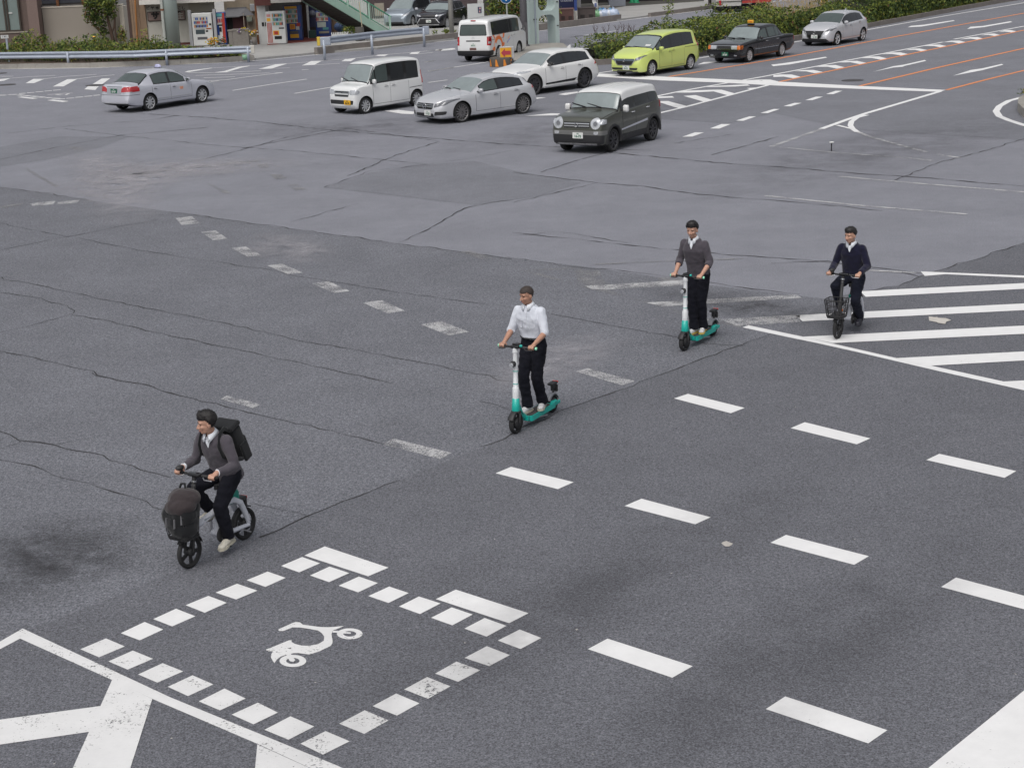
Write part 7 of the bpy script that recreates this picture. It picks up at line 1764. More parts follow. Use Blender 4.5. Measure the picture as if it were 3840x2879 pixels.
# shop
Ys = 97.6; r = empty('shop_building', (xat(650, Ys, 0), Ys, 0), 0, 'old cream shop with Japanese lettering and a white awning, behind the green pillar', 'building')
part(r, 'side_wall', lambda b: fbox(b, xat(438, 104.5, 2), xat(492, 104.5, 2), -.1, STOREY, 104.5, 2), mat('grey_render', (.20, .20, .205), .9, var=.2))
def boards(b):
    xs = [xat(486 + 60 * i / 5, Ys - .1, 2) for i in range(6)]
    for i in range(5): fbox(b, xs[i] + .004, xs[i + 1] - .004, -.1, STOREY, Ys - .10 + .02 * (i % 2), .2)
part(r, 'board_cladding', boards, WOODB)
part(r, 'drain_pipe', lambda b: b.tube([(xat(516, Ys - .3, .2), Ys - .3, .1), (xat(512, Ys - .3, 2), Ys - .3, 3.0), (xat(508, Ys - .3, 4), Ys - .3, STOREY)], .05, 8), mat('rust_orange', (.36, .16, .05), .8, var=.4, scale=4))
part(r, 'corner_post', lambda b: fbox(b, xat(484, Ys, 2) - .06, xat(490, Ys, 2), -.1, STOREY, Ys - .14, .3), DARKB)
fx0, fx1, fz0, fz1 = rect(533, 8, 712, 158, Ys)
part(r, 'front_wall', lambda b: fbox(b, fx0, fx1, -.1, STOREY, Ys, .3), CREAM)
part(r, 'base_band', lambda b: fbox(b, fx0 + .01, fx1, -.1, zat(160, xat(690, Ys, 0), Ys), Ys - .03, .029), BROWNR)
part(r, 'side_panel', lambda b: fbox(b, fx1 + .004, xat(803, Ys, 2), zat(46, xat(760, Ys, 2), Ys), STOREY, Ys - .05, .3), mat('cream_panel', (.42, .40, .34), .8, var=.12))
part(r, 'door_frame', lambda b: [fbox(b, xat(p, Ys, 1), xat(p + 6, Ys, 1), -.1, zat(46, xat(760, Ys, 2), Ys), Ys - .10, .12) for p in (713, 799)], RUST)
part(r, 'doorway', lambda b: fbox(b, xat(719, Ys, 1), xat(799, Ys, 1), -.1, zat(46, xat(760, Ys, 2), Ys), Ys + .2, .1), DARKI)
ax0, ax1, az0, az1 = rect(522, -6, 880, 12, Ys - 1.1)
part(r, 'awning', lambda b: (b.box(((ax0 + ax1) / 2, Ys - .55, az0 + .12), (ax1 - ax0, 1.1, .20)), b.box(((ax0 + ax1) / 2, Ys - 1.115, az0 + .12), (ax1 - ax0 + .01, .03, .26))), mat('awning_white', (.66, .64, .60), .6, var=.1))
def let(root, name, txt, px, py, Y, size, m, bold=.01):
    X = xat(px, Y, 2); b = MB(); add_text(b, txt, size, (X, Y, zat(py, X, Y)), (1, 0, 0), (0, 0, 1), bold); return loc(b.build(name, m, root), root)
for ch, px in zip('ピヤホおこし', (556, 573, 591, 658, 673, 688)): let(r, 'shop_letter', ch, px, 32, Ys - .012, .21, INK, .006)
sb = pq(r, 'sign_board', 553, 43, 695, 79, Ys - .06, .055, mat('sign_frame_brown', (.07, .045, .04), .6, var=.1))
pq(r, 'sign_face', 556, 46, 692, 76, Ys - .075, .03, mat('sign_pinkish', (.28, .205, .185), .7, var=.12))
let(r, 'sign_letter', 'サ', 581, 61, Ys - .09, .46, INK, .03); let(r, 'sign_letter', '主', 674, 61, Ys - .088, .46, INK, .035); let(r, 'sign_letter', '主', 674, 61, Ys - .094, .42, CREAM, .004)
# vending machines
CAN = [mat('can_' + n, c, .35, var=.05) for n, c in (('red', (.45, .04, .03)), ('blue', (.03, .09, .35)), ('green', (.06, .28, .10)), ('orange', (.60, .20, .03)), ('cream', (.55, .50, .38)), ('dark', (.05, .04, .05)), ('teal', (.10, .36, .38)))]
def vending(px0, py0, px1, py1, Y, body, label, face=None, rows=3, disp=(.08, .50, .62, .95), t=.68, pick=None, group='drink vending machines'):
    x0, x1, z0, z1 = rect(px0, py0, px1, py1, Y); z0 = .12; W_, H_ = x1 - x0, z1 - z0
    s = empty('vending_machine', ((x0 + x1) / 2, Y, 0), 0, label, 'vending machine', group); ox, oy = (x0 + x1) / 2, Y
    def q(name, fn, m, par=None): b = MB(); b.M = Matrix.Translation((-ox, -oy, 0)); fn(b); return b.build(name, m, par or s)
    q('cabinet', lambda b: b.box((ox, Y + t / 2, z0 + H_ / 2), (W_, t, H_), .02), body)
    q('foot', lambda b: [b.box((ox + i * W_ * .42, Y + .1, .06 + .035), (.08, .1, .13)) for i in (-1, 1)], DARKI)
    F = lambda a, c, d, e, dy, th=.012: (lambda b: fbox(b, x0 + W_ * a, x0 + W_ * d, z0 + H_ * c, z0 + H_ * e, Y - dy, th))
    if face: q('door_panel', F(.03, .02, .97, .98, .012), face)
    w = q('display_window', F(disp[0], disp[1], disp[2], disp[3], .018), mat('display_back', (.40, .43, .45), .3, var=.1))
    for r_ in range(rows):
        zz = z0 + H_ * (disp[1] + (disp[3] - disp[1]) * (r_ + .12) / rows); hh = H_ * (disp[3] - disp[1]) / rows * .62; n = 9
        b = MB(); b.M = Matrix.Translation((-ox, -oy, 0))
        for i in range(n):
            b.cur = random.randrange(7) if pick is None else random.choice(pick); xx = x0 + W_ * (disp[0] + (disp[2] - disp[0]) * (i + .5) / n)
            b.box((xx, Y - .028, zz + hh / 2), (W_ * (disp[2] - disp[0]) / n * .72, .02, hh), .0)
        b.build('can_row', CAN, s)
        q('shelf', lambda b: b.box((x0 + W_ * (disp[0] + disp[2]) / 2, Y - .03, zz - .02), (W_ * (disp[2] - disp[0]), .03, .03)), WHITEW)
    return s, q, F
s, q, F = vending(722, 51, 797, 181, 95.9, WHITEW, 'tall white vending machine in the cream shop doorway', WHITEW, 3, (.10, .55, .80, .90), pick=(0, 3, 5, 1, 4))
q('price_panel', F(.16, .36, .62, .50, .02), mat('panel_slate', (.05, .07, .08), .5, var=.2)); q('coin_unit', F(.86, .62, .96, .68, .02), DARKI); q('pickup_slot', F(.22, .19, .72, .27, .02), mat('slot_grey', (.10, .10, .11), .4, var=.2)); q('sticker', F(.66, .42, .78, .47, .02), DARKI); q('card_reader', F(.70, .50, .95, .54, .02), mat('sticker_rust', (.35, .10, .03), .5, var=.3))
for sd in (-1, 1): q('side_frame', lambda b: b.box((xat(760, 95.9, 1) + sd * .70, 95.9 + .2, 1.05), (.16, .3, 2.1)), mat('frame_grey', (.42, .43, .45), .5, .3, var=.1))
s, q, F = vending(812, 48, 848, 176, 96.2, BLUEV, 'narrow vending machine in blue, white and red beside the little shrine', None, 1, (.18, .66, .68, .86), pick=(0, 4, 1))
q('front_panel', F(.12, .05, .72, .66, .012), WHITEW); q('red_panel', F(.62, .05, .92, .98, .016), mat('machine_red', (.42, .045, .03), .4, var=.1)); q('top_sign', F(.1, .88, .70, .97, .02), CAN[6]); q('blue_panel', F(.05, .30, .30, .62, .02), BLUEV); q('coin_unit', F(.3, .40, .55, .54, .022), DARKI); q('pickup_slot', F(.22, .58, .62, .63, .022), DARKI)
s, q, F = vending(999, 44, 1070, 173, 94.9, WHITEW, 'white vending machine with red vertical stripes at the front of the drinks shop', WHITEW, 3, (.34, .56, .90, .95))
for i in range(4): q('red_stripe', F(.06 + .065 * i, .04, .095 + .065 * i, .66, .02), mat('machine_red', (.42, .045, .03), .4, var=.1))
q('sticker', F(.06, .70, .25, .80, .02), SIGNY); q('sticker', F(.34, .27, .66, .41, .02), SIGNY); q('sticker', F(.40, .29, .60, .39, .03), CAN[0]); q('pickup_slot', F(.40, .14, .78, .24, .02), DARKI); q('coin_unit', F(.66, .46, .94, .50, .02), DARKI); q('badge', F(.06, .84, .26, .92, .02), mat('badge_pink', (.55, .25, .25), .5, var=.3))
s, q, F = vending(1066, 22, 1131, 166, 97.2, BLUEV, 'tall blue vending machine with a yellow top strip inside the drinks shop', None, 3, (.10, .50, .80, .90), pick=(0, 2, 3, 4, 6))
q('top_sign', F(.08, .91, .78, .98, .02), SIGNY); q('sticker', F(.32, .32, .62, .47, .02), SIGNY); q('sticker', F(.36, .34, .58, .45, .03), CAN[3]); q('notice', F(.66, .30, .86, .40, .02), WHITEW); q('notice', F(.72, .40, .92, .50, .022), CAN[0]); q('pickup_slot', F(.30, .19, .78, .27, .02), mat('slot_grey', (.10, .10, .11), .4, var=.2)); q('lower_sign', F(.30, .07, .80, .18, .02), SIGNY)
s, q, F = vending(1184, 42, 1240, 146, 99.7, BLUEV, 'blue vending machine half hidden under the green stair', None, 2, (.06, .60, .84, .96), pick=(0, 4, 2, 1))
q('notice', F(.10, .36, .68, .56, .02), mat('notice_pale', (.50, .58, .54), .6, var=.2)); q('notice', F(.46, .26, .84, .35, .02), CAN[6]); q('pickup_slot', F(.20, .12, .86, .20, .02), mat('slot_beige', (.36, .34, .28), .5, var=.2))
# drinks shop
Yd = 95.6; r = empty('drinks_shop', (xat(1080, 98, 0), 98, 0), 0, 'open-fronted shop full of vending machines under a brown and white canopy', 'building')
part(r, 'back_wall', lambda b: fbox(b, xat(1005, 101, 1), xat(1260, 101.2, 1), 0, 4.2, 101, .2), DARKI)
part(r, 'side_panel', lambda b: b.box((xat(985, Yd, 1), Yd + .75, 1.15), (xat(1000, Yd, 1) - xat(970, Yd, 1), 1.5, zat(22, xat(985, Yd, 1), Yd) * 1.0), 0), WHITEW)
for px in (983, 995): part(r, 'meter_plate', lambda b: fbox(b, xat(px, Yd, 1), xat(px + 8, Yd, 1), zat(100, xat(985, Yd, 1), Yd), zat(85, xat(985, Yd, 1), Yd), Yd - .02, .03), DARKI)
part(r, 'rust_post', lambda b: fbox(b, xat(961, Yd, 1), xat(968, Yd, 1), 0, 3.4, Yd - .05, .12), RUST)
cz = zat(21, xat(985, Yd, 2), Yd); part(r, 'canopy', lambda b: fbox(b, xat(958, Yd, 2.5), xat(1017, Yd, 2.5), cz, cz + 1.4, Yd - .45, 3), BROWNR)
cz2 = zat(11, xat(1060, Yd, 2), Yd - .3); part(r, 'white_canopy', lambda b: fbox(b, xat(1017.5, Yd, 2.5), xat(1130, Yd, 2.5), cz2, cz2 + 1.2, Yd - .4, 4), mat('awning_white', (.66, .64, .60), .6, var=.1))
part(r, 'floor', lambda b: b.prism([(xat(1003, 94.4, 0), 94.5), (xat(1250, 96.5, 0), 97.0), (xat(1260, 101, 0), 101), (xat(1000, 101, 0), 101)], .08, .13), REDT)
part(r, 'white_post', lambda b: b.box((xat(1156, 98.6, 1), 98.6, 1.6), (.12, .12, 3.2)), WHITEW)
part(r, 'navy_panel', lambda b: fbox(b, xat(1159, 99.4, 1), xat(1184, 99.4, 1), .7, 3.0, 99.4, .1), NAVYS)
part(r, 'panel_disc', lambda b: b.lathe([(.0001, -.01), (.20, -.01), (.20, 0)], 18, 'Y', (xat(1168, 99.38, 2), 99.38, zat(53, xat(1168, 99.4, 2), 99.4))), mat('disc_grey', (.12, .13, .17), .6, var=.3))
part(r, 'dark_column', lambda b: fbox(b, xat(1133, 99, 1), xat(1150, 99, 1), .1, 3.2, 99, .4), DARKB)
b = MB(); b.box((0, 0, .28), (.42, .34, .46), .03); o = b.build('bin', mat('bin_green', (.02, .07, .06), .5, var=.1)); o.location = (xat(1174, 98.6, 0), 98.6, .05); tag(o, 'dark green bin beside the navy panel in the drinks shop', 'bin')
b = MB(); fbox(b, *rect(1240, 70, 1262, 140, 100.6), 100.6, .06); [fbox(b, xat(1240 + i * 4, 100.5, 1), xat(1242 + i * 4, 100.5, 1), .1, 2.2, 100.52, .05) for i in range(6)]; tag(b.build('timber_fence', WOODB), 'short timber fence under the green stair', 'fence')
b = MB(); fbox(b, *rect(1263, 88, 1294, 122, 101.2), 101.2, .1); o = b.build('notice_board', WHITEW); tag(o, 'blank white board under the green stair', 'board')
b = MB(); b.ball((xat(1278, 99.6, .7), 99.6, .62), (.42, .3, .30)); tag(b.build('tarpaulin', mat('tarp_blue', (.07, .12, .24), .6, var=.2)), 'blue tarpaulin bundle under the green stair', 'tarpaulin')
# wall behind the shrine, meters
b = MB(); fbox(b, xat(846, 99.6, 1), xat(962, 99.6, 1), -.1, 4.6, 99.6, .2)
for i in range(12): fbox(b, xat(848 + i * 9.4, 99.55, 1), xat(850 + i * 9.4, 99.55, 1), 0, 4.55, 99.57, .03)
o = b.build('corrugated_wall', mat('corrugated_beige', (.30, .25, .19), .8, var=.3, scale=2)); tag(o, 'rusty beige corrugated wall behind the little shrine', 'wall')
for i, px in enumerate((934, 946)):
    b = MB(); b.box((0, 0, 0), (.20, .14, .42), .03); b.box((0, -.075, .08), (.12, .02, .14), .0); o = b.build('electric_meter', mat('meter_grey', (.33, .34, .36), .5, var=.15)); o.location = (xat(px + 6, 99.4, 2.7), 99.4, zat(30, xat(px, 99.4, 2.7), 99.4)); tag(o, ('left' if i == 0 else 'right') + ' one of two grey electric meters above the shrine', 'meter', 'electric meters')
b = MB(); fbox(b, *rect(922, 64, 945, 82, 99.3), 99.3, .2); o = b.build('planter_box', mat('box_green', (.22, .25, .21), .7, var=.2)); tag(o, 'grey-green box on the wall right of the shrine', 'box')
# shrine
Yr = 96.8; sx = xat(888, Yr, 1); s = empty('wayside_shrine', (sx, Yr, 0), 0, 'little wooden wayside shrine with a grey gabled roof and dark red inside', 'shrine'); zr = zat(60, sx, Yr)
b = MB(); b.box((0, .25, zr * .5), (1.05, .5, zr * .98)); b.build('back', mat('shrine_red', (.075, .022, .026), .7, var=.3), s)
for x in (-.55, .55): b = MB(); b.box((x, -.12, zr * .5), (.10, .10, zr)); b.build('post', DARKB, s)
b = MB(); b.box((-.36, -.02, zr * .5), (.3, .06, zr * .9)); b.build('curtain', DARKI, s)
b = MB(); h = .42; vs = [(-.95, -.55, zr - .02), (.55, -.75, zr - .08), (.72, .55, zr + .03), (-.8, .55, zr + .03), (-.62, .1, zr + h), (.42, -.05, zr + h)]
b.add([(-.90, -.60, zr), (.30, -.60, zr), (.62, .0, zr + h), (-.45, .0, zr + h), (-.90, -.60, zr - .06), (.30, -.60, zr - .06), (.62, .0, zr + h - .06), (-.45, .0, zr + h - .06)], [(0, 1, 2, 3), (7, 6, 5, 4), (0, 4, 5, 1), (1, 5, 6, 2), (2, 6, 7, 3), (3, 7, 4, 0)])
b.add([(.62, .0, zr + h), (1.05, -.25, zr), (.95, .6, zr), (-.45, .6, zr + .02), (-.45, 0, zr + h), (.30, -.60, zr)], [(0, 5, 1), (0, 1, 2), (0, 2, 3, 4)]); b.box((.08, 0, zr + h), (1.12, .10, .08)); b.build('roof', mat('shingle_grey', (.13, .13, .14), .8, var=.25, scale=7), s)
b = MB(); b.box((.50, -.45, zr - .25), (.04, .04, .75)); b.build('brace', mat('pale_wood', (.36, .30, .25), .8, var=.2), s)
STONE = mat('stone_grey', (.24, .22, .20), .9, var=.3, scale=6, bump=.3, bscale=60)
for i, (px, w_, h_) in enumerate(((867, .24, .82), (893, .55, .85), (922, .40, .86))):
    b = MB(); b.box((0, 0, h_ * .5), (w_, .3, h_), .03); b.box((0, 0, h_ + .03), (w_ + .08, .36, .09), .02); o = b.build('stone_pedestal', STONE); o.location = (xat(px, 95.4, .5), 95.4, .08)
    tag(o, ('narrow stone post left of the shrine', 'broad stone pedestal carrying pansies before the shrine', 'stone pedestal with a plaque at the right of the shrine')[i], 'pedestal', 'stone pedestals before the shrine')
def flowers(px, py, Y, rx, rz, pet, n, label, leafy=120, pot=None, zb=None):
    X = xat(px, Y, .8); z = zat(py, X, Y); o = empty('flower_pot', (X, Y, 0), 0, label, 'flowers')
    b = MB(); blob(b, (0, 0, z - rz * .3), (rx, rx * .8, rz), leafy, .06, (4, 2, 2, .5, 0)); b.build('leaves', LF, o)
    b = MB()
    for i in range(n):
        d = Vector((random.gauss(0, .5) * rx, -abs(random.gauss(0, .4)) * rx, random.uniform(-.5, 1) * rz)); b.cur = random.randrange(len(pet)); b.ball((d.x, d.y, z + d.z), (.045, .03, .04), 6, 4)
    b.build('blossoms', pet, o)
    b = MB(); zz = max(.1, z - rz * 1.2); z0 = zb if zb is not None else .1; b.lathe([(.0001, z0), (rx * .45, z0), (rx * .62, zz), (.0001, zz)], 14); b.build('pot', pot or STONE, o); return o
PY_, PP_, PO_, PW_, PR_ = mat('petal_yellow', (.70, .52, .02), .5, var=.1), mat('petal_purple', (.22, .12, .32), .5, var=.2), mat('petal_orange', (.70, .28, .04), .5, var=.1), mat('petal_white', (.65, .62, .60), .5, var=.1), mat('petal_pink', (.60, .16, .14), .5, var=.1)
flowers(797, 158, 94.6, .36, .24, [PY_, PY_, PO_], 46, 'pot of bright yellow lilies in front of the white vending machine')
flowers(832, 150, 94.7, .30, .20, [PR_, PR_, PW_], 7, 'pot of pink roses right of the yellow lilies')
flowers(898, 118, 95.35, .22, .12, [PP_, PY_, PW_], 16, 'purple and cream pansies on the broad pedestal', 40, None, .86); flowers(919, 113, 95.35, .18, .12, [PY_, PP_], 14, 'yellow and violet pansies on the plaque pedestal', 40, None, .86)
flowers(952, 125, 95.2, .24, .18, [PO_, PY_, PW_], 22, 'orange and yellow flowers in a vase right of the shrine', 60)
b = MB(); b.cur = 0; b.lathe([(.0001, .02), (.085, .02), (.085, .48), (.0001, .48)], 14); o = b.build('bollard', SIGNY); o.location = (xat(357, 100.5, 0), 100.5, .15); b = MB(); b.lathe([(.0001, 0), (.088, 0), (.088, .10), (.0001, .10)], 14, c=(0, 0, .10)); b.lathe([(.0001, 0), (.088, 0), (.088, .10), (.0001, .10)], 14, c=(0, 0, .32)); b.build('band', DARKI, o); tag(o, 'small yellow and black bollard by the beige wall', 'bollard')
# little sign post at the far left
q0 = G(20, 193, .75); s = empty('sign_post', (q0.x, q0.y + .4, 0), 0, 'small white name plate on a grey post in the weeds at far left', 'sign'); zt_ = zat(142, q0.x, q0.y + .4)
b = MB(); b.box((.02, 0, zt_ * .5), (.10, .06, zt_)); b.build('post', GALV, s); b = MB(); b.box((-.05, -.05, zt_ + .05), (.40, .03, .17)); pl = b.build('plate', WHITEW, s); b = MB(); add_text(b, '城町2', .12, (-.05, -.067, zt_ + .05), (1, 0, 0), (0, 0, 1), .003); b.build('plate_text', mat('ink_grey', (.18, .18, .2), .6, var=0), pl)

# ------------------------------------------------------------------ footbridge: stair, pillar and pier
ft = Vector((-6.35, 99.3, 0)); u = Vector((-.643, -.766, 0)); v = Vector((-.766, .643, 0)); sl = .5; Ls = 13.0; Wd = 1.9
s = empty('footbridge_stair', ft, 0, 'pale green footbridge stair with green railings running up to the upper left', 'stairs')
P3 = lambda t, w, z: u * t + v * w + Vector((0, 0, z + sl * t))
for w in (0, Wd):
    b = MB(); b.beam(P3(-.25, w, .02), P3(Ls, w, .02), .08, .42, (0, 0, 1)); b.build('stringer', GREENL, s)
b = MB(); n = int(Ls / .30)
for i in range(n):
    t = i * .30; b.prism([tuple((u * t + v * .05)[:2]), tuple((u * (t + .33) + v * .05)[:2]), tuple((u * (t + .33) + v * (Wd - .05))[:2]), tuple((u * t + v * (Wd - .05))[:2])], sl * t - .03, sl * t + .06)
    b.prism([tuple((u * (t) + v * .05)[:2]), tuple((u * (t + .03) + v * .05)[:2]), tuple((u * (t + .03) + v * (Wd - .05))[:2]), tuple((u * t + v * (Wd - .05))[:2])], sl * t - .11, sl * t - .031)
b.build('steps', DARKC, s)
b = MB(); b.add([P3(0, .06, -.17), P3(Ls, .06, -.17), P3(Ls, Wd - .06, -.17), P3(0, Wd - .06, -.17), P3(0, .06, -.13), P3(Ls, .06, -.13), P3(Ls, Wd - .06, -.13), P3(0, Wd - .06, -.13)], [(3, 2, 1, 0), (4, 5, 6, 7), (0, 1, 5, 4), (1, 2, 6, 5), (2, 3, 7, 6), (3, 0, 4, 7)]); b.build('soffit', DARKC, s)
for w in (0, Wd):
    rl = MB(); rl.tube([P3(-.2, w, 1.20), P3(Ls, w, 1.20)], .045, 8); rl.tube([P3(-.2, w, .34), P3(Ls, w, .34)], .03, 6); ro = rl.build('hand_rail', GREEN_R, s)
    b = MB()
    for i in range(int(Ls / .16)): t = i * .16; b.beam(P3(t, w, .30), P3(t, w, 1.18), .035, .025)
    b.build('balusters', GREENL, ro)
    for i in range(8): b = MB(); b.beam(P3(-.1 + i * 1.7, w, .1), P3(-.1 + i * 1.7, w, 1.22), .10, .10); b.build('rail_post', GREENL, ro)
b = MB(); b.tube([P3(-.9, Wd + .35, 1.0), P3(Ls, Wd + .35, 1.25)], .05, 8); b.tube([P3(-.9, Wd + .35, 1.0), u * -1.3 + v * (Wd + .35)], .05, 8); b.build('outer_rail', GALV, s)
b = MB(); b.box(tuple(u * .5 + v * Wd * .5 + Vector((0, 0, .06))), (2.4, 1.6, .3)); b.build('base', mat('base_stone', (.20, .185, .165), .9, var=.35), s)
# green pillar with its pipe
Yp = 95.2; x0, x1, _, _ = rect(610, 20, 671, 185, Yp); s = empty('footbridge_pillar', ((x0 + x1) / 2, Yp, 0), 0, 'round pale green footbridge pillar in front of the cream shop', 'pillar')
b = MB(); b.lathe([(.0001, -.1), ((x1 - x0) / 2, -.1), ((x1 - x0) / 2, 8.0), (.0001, 8.0)], 32); b.build('shaft', GREENP, s)
b = MB(); xx = xat(616, Yp - .45, 1) - (x0 + x1) / 2; b.tube([(xx, -.45, .25), (xx, -.45, 8)], .085, 10); pp = b.build('drain_pipe', mat('pipe_pale', (.44, .47, .44), .6, var=.2, scale=3), s)
for z in (.45, 2.2, 3.9): b = MB(); b.tube([(xx, -.45, z), (xx, -.45, z + .10)], .10, 10); b.build('pipe_clip', RUST if z == 2.2 else WHITEW, pp)
# pier with two openings
A, B = G(1990, 180), G(2094, 176); A.z = B.z = 0; d = Vector((.85, .527, 0)); nn = Vector((-d.y, d.x, 0)); wid = 1.8
s = empty('footbridge_pier', A, 0, 'pale green footbridge pier with two round-cornered openings on the median', 'pillar'); T = .75
hz = lambda py: zat(py, A.x + d.x * wid * .5, A.y + d.y * wid * .5)
o0, o1 = .30 * wid, .875 * wid; zt1, zb2 = hz(57), hz(43)
def face(b, y):
    pass
def slab(b, poly):
    """poly in (along, z) extruded through the pier"""
    vs = [d * p[0] + Vector((0, 0, p[1])) for p in poly] + [d * p[0] + nn * T + Vector((0, 0, p[1])) for p in poly]; n = len(poly)
    b.add(vs, [tuple(range(n)), tuple(range(n, 2 * n))[::-1]] + [(i, n + i, n + (i + 1) % n, (i + 1) % n) for i in range(n)])
b = MB(); slab(b, [(0, -.1), (o0, -.1), (o0, 8), (0, 8)]); b.build('left_leg', GREENP, s)
b = MB(); slab(b, [(o1, -.1), (wid, -.1), (wid, 8), (o1, 8)]); b.build('right_leg', GREENP, s)
rc = .34; arc = lambda cx, cz, a0, a1: [(cx + rc * math.cos(a0 + (a1 - a0) * i / 7), cz + rc * math.sin(a0 + (a1 - a0) * i / 7)) for i in range(8)]
b = MB(); slab(b, [(o0, zt1 - rc)] + arc(o0 + rc, zt1 - rc, math.pi, math.pi / 2) + arc(o1 - rc, zt1 - rc, math.pi / 2, 0) + [(o1, zb2 + rc)] + arc(o1 - rc, zb2 + rc, 0, -math.pi / 2) + arc(o0 + rc, zb2 + rc, -math.pi / 2, -math.pi)); b.build('cross_beam', GREENP, s)
b = MB(); b.tube([tuple(d * .28 * wid * .6 + nn * -.06 + Vector((0, 0, z))) for z in (.2, 3, 8)], .035, 8); b.build('cable_pipe', GALV, s)
b = MB()
for z in (1.4, 2.6): b.beam(d * .12 * wid + nn * -.03 + Vector((0, 0, z)), d * .22 * wid + nn * -.03 + Vector((0, 0, z)), .05, .05); b.beam(d * .92 * wid + nn * -.02 + Vector((0, 0, z - .4)), d * .97 * wid + nn * -.02 + Vector((0, 0, z - .4)), .04, .05)
b.build('pipe_bracket', DARKC, s)
# poles
def pole(px, py, r0, r1, h, m, label, name='street_pole', extra=None):
    p = G(px, py); s = empty(name, p, 0, label, 'pole'); b = MB(); b.lathe([(.0001, -.05), (r0, -.05), (r0 * .98, 1.5), (r1, h), (.0001, h)], 20); b.build('shaft', m, s)
    b = MB(); b.lathe([(.0001, .0), (r0 * 1.5, .0), (r0 * 1.5, .18), (r0, .26)], 20); b.build('base_collar', m, s); return s
pole(1695, 141, .14, .12, 8, mat('pole_grey', (.26, .255, .24), .55, .3, var=.12), 'grey street pole in front of the parked black car')
s = pole(1968, 186, .185, .17, 9, mat('pole_charcoal', (.105, .10, .11), .5, .2, var=.12), 'thick charcoal street pole on the median beside the pale green pier')
b = MB(); b.box((.10, -.19, .9), (.16, .04, .9), .0); b.build('cover_plate', mat('pole_charcoal', (.105, .10, .11), .5), s)
p = G(2655, 27); 
for i, (px, lab) in enumerate(((2661, 'left of two dark posts at the kerb before the truck'), (2674, 'right of two dark posts at the kerb before the truck'))): pole(px, 28, .10 + .05 * i, .10 + .05 * i, 7, mat('pole_dark', (.075, .065, .06), .6, var=.2), lab)
p = G(3091, 64); s = empty('striped_pole', p, 0, 'yellow and black striped post rising from the hedge behind the silver hatchback', 'pole')
for i, x in enumerate((-.17, 0, .17)): b = MB(); b.tube([(x, 0, 0), (x, 0, 7)], .045, 8); b.build('tube', mat('post_yellow', (.58, .34, .03), .5, var=.15), s)
b = MB(); b.box((0, .06, 3.5), (.36, .05, 7)); b.build('backing', DARKI, s)
# round blue sign on a thin pole
p = G(1907, 195); s = empty('traffic_sign', p, 0, 'round blue traffic sign high on a thin pale pole above the arrow board', 'sign'); zc = zat(-8, p.x, p.y)
b = MB(); b.tube([(0, 0, 0), (0, 0, 6)], .038, 10); b.build('pole', mat('pole_pale', (.46, .47, .44), .5, .3, var=.1), s); b = MB(); b.lathe([(.0001, -.02), (.28, -.02), (.28, .0), (.0001, .0)], 32, 'Y', (-.02, -.05, zc)); sg = b.build('disc', mat('sign_blue', (.015, .17, .48), .4, var=.05), s)
b = MB(); b.lathe([(.275, -.025), (.30, -.025), (.30, .005), (.275, .005)], 32, 'Y', (-.02, -.05, zc), close=True); b.build('rim', WHITEW, sg); b = MB(); b.beam((-.02, -.08, zc - .16), (-.02, -.08, zc + .10), .07, .012, (0, 1, 0)); b.add([(-.14, -.08, zc + .06), (.10, -.08, zc + .06), (-.02, -.08, zc + .2)], [(0, 1, 2)]); b.build('arrow', WHITEW, sg)
b = MB(); z0, z1 = zat(178, p.x, p.y), zat(110, p.x, p.y); b.box((-.06, -.03, (z0 + z1) / 2), (.15, .12, z1 - z0), .01); b.build('white_wrap', WHITEW, s)
# barrel and arrow board
p = G(1884, 250); Yb2 = p.y; x0 = xat(1835, Yb2, .4); x1 = xat(1925, Yb2, .4); rr = (x1 - x0) / 2; zt_ = zat(216, p.x, Yb2)
s = empty('crash_barrel', ((x0 + x1) / 2, Yb2 + .25, 0), 0, 'low dark round crash barrel with orange stripes at the median tip', 'barrier')
b = MB(); b.lathe([(.0001, zt_), (rr * .92, zt_), (rr, zt_ - .06), (rr, 0)], 32); b.build('drum', mat('drum_dark', (.085, .075, .065), .85, var=.3, scale=3), s)
b = MB()
for k in range(9):
    a = 2 * math.pi * k / 9; b.add([(math.cos(a + t) * (rr + .006), math.sin(a + t) * (rr + .006), z) for t, z in ((-.02, .02), (.26, .02), (.12, zt_ - .08), (.0, zt_ - .08))], [(0, 1, 2, 3)])
b.build('stripe', mat('stripe_orange', (.75, .26, .03), .6, var=.15), s)
Ya = Yb2 + .02; x0, x1, z0, z1 = rect(1874, 178, 1919, 220, Ya); s = empty('arrow_board', ((x0 + x1) / 2, Ya, 0), 0, 'orange board with a red arrow pointing left, in a silver frame', 'sign'); w_ = x1 - x0
b = MB(); b.box((.05, .09, (z0 + z1) / 2), (w_ + .12, .14, z1 - z0 + .06), .015); b.build('frame', mat('frame_silver', (.50, .51, .53), .4, .4, var=.1), s)
b = MB(); b.box((0, .0, (z0 + z1) / 2), (w_ - .03, .03, z1 - z0 - .05)); bd = b.build('panel', mat('board_orange', (.72, .36, .02), .5, var=.15), s)
zc = (z0 + z1) / 2; b = MB(); b.add([(-w_ * .40, -.02, zc), (-w_ * .06, -.02, zc + .20), (-w_ * .06, -.02, zc + .09), (w_ * .42, -.02, zc + .09), (w_ * .42, -.02, zc - .09), (-w_ * .06, -.02, zc - .09), (-w_ * .06, -.02, zc - .20)], [tuple(range(7))[::-1]]); b.build('arrow', mat('arrow_red', (.42, .045, .07), .5, var=.1), bd)
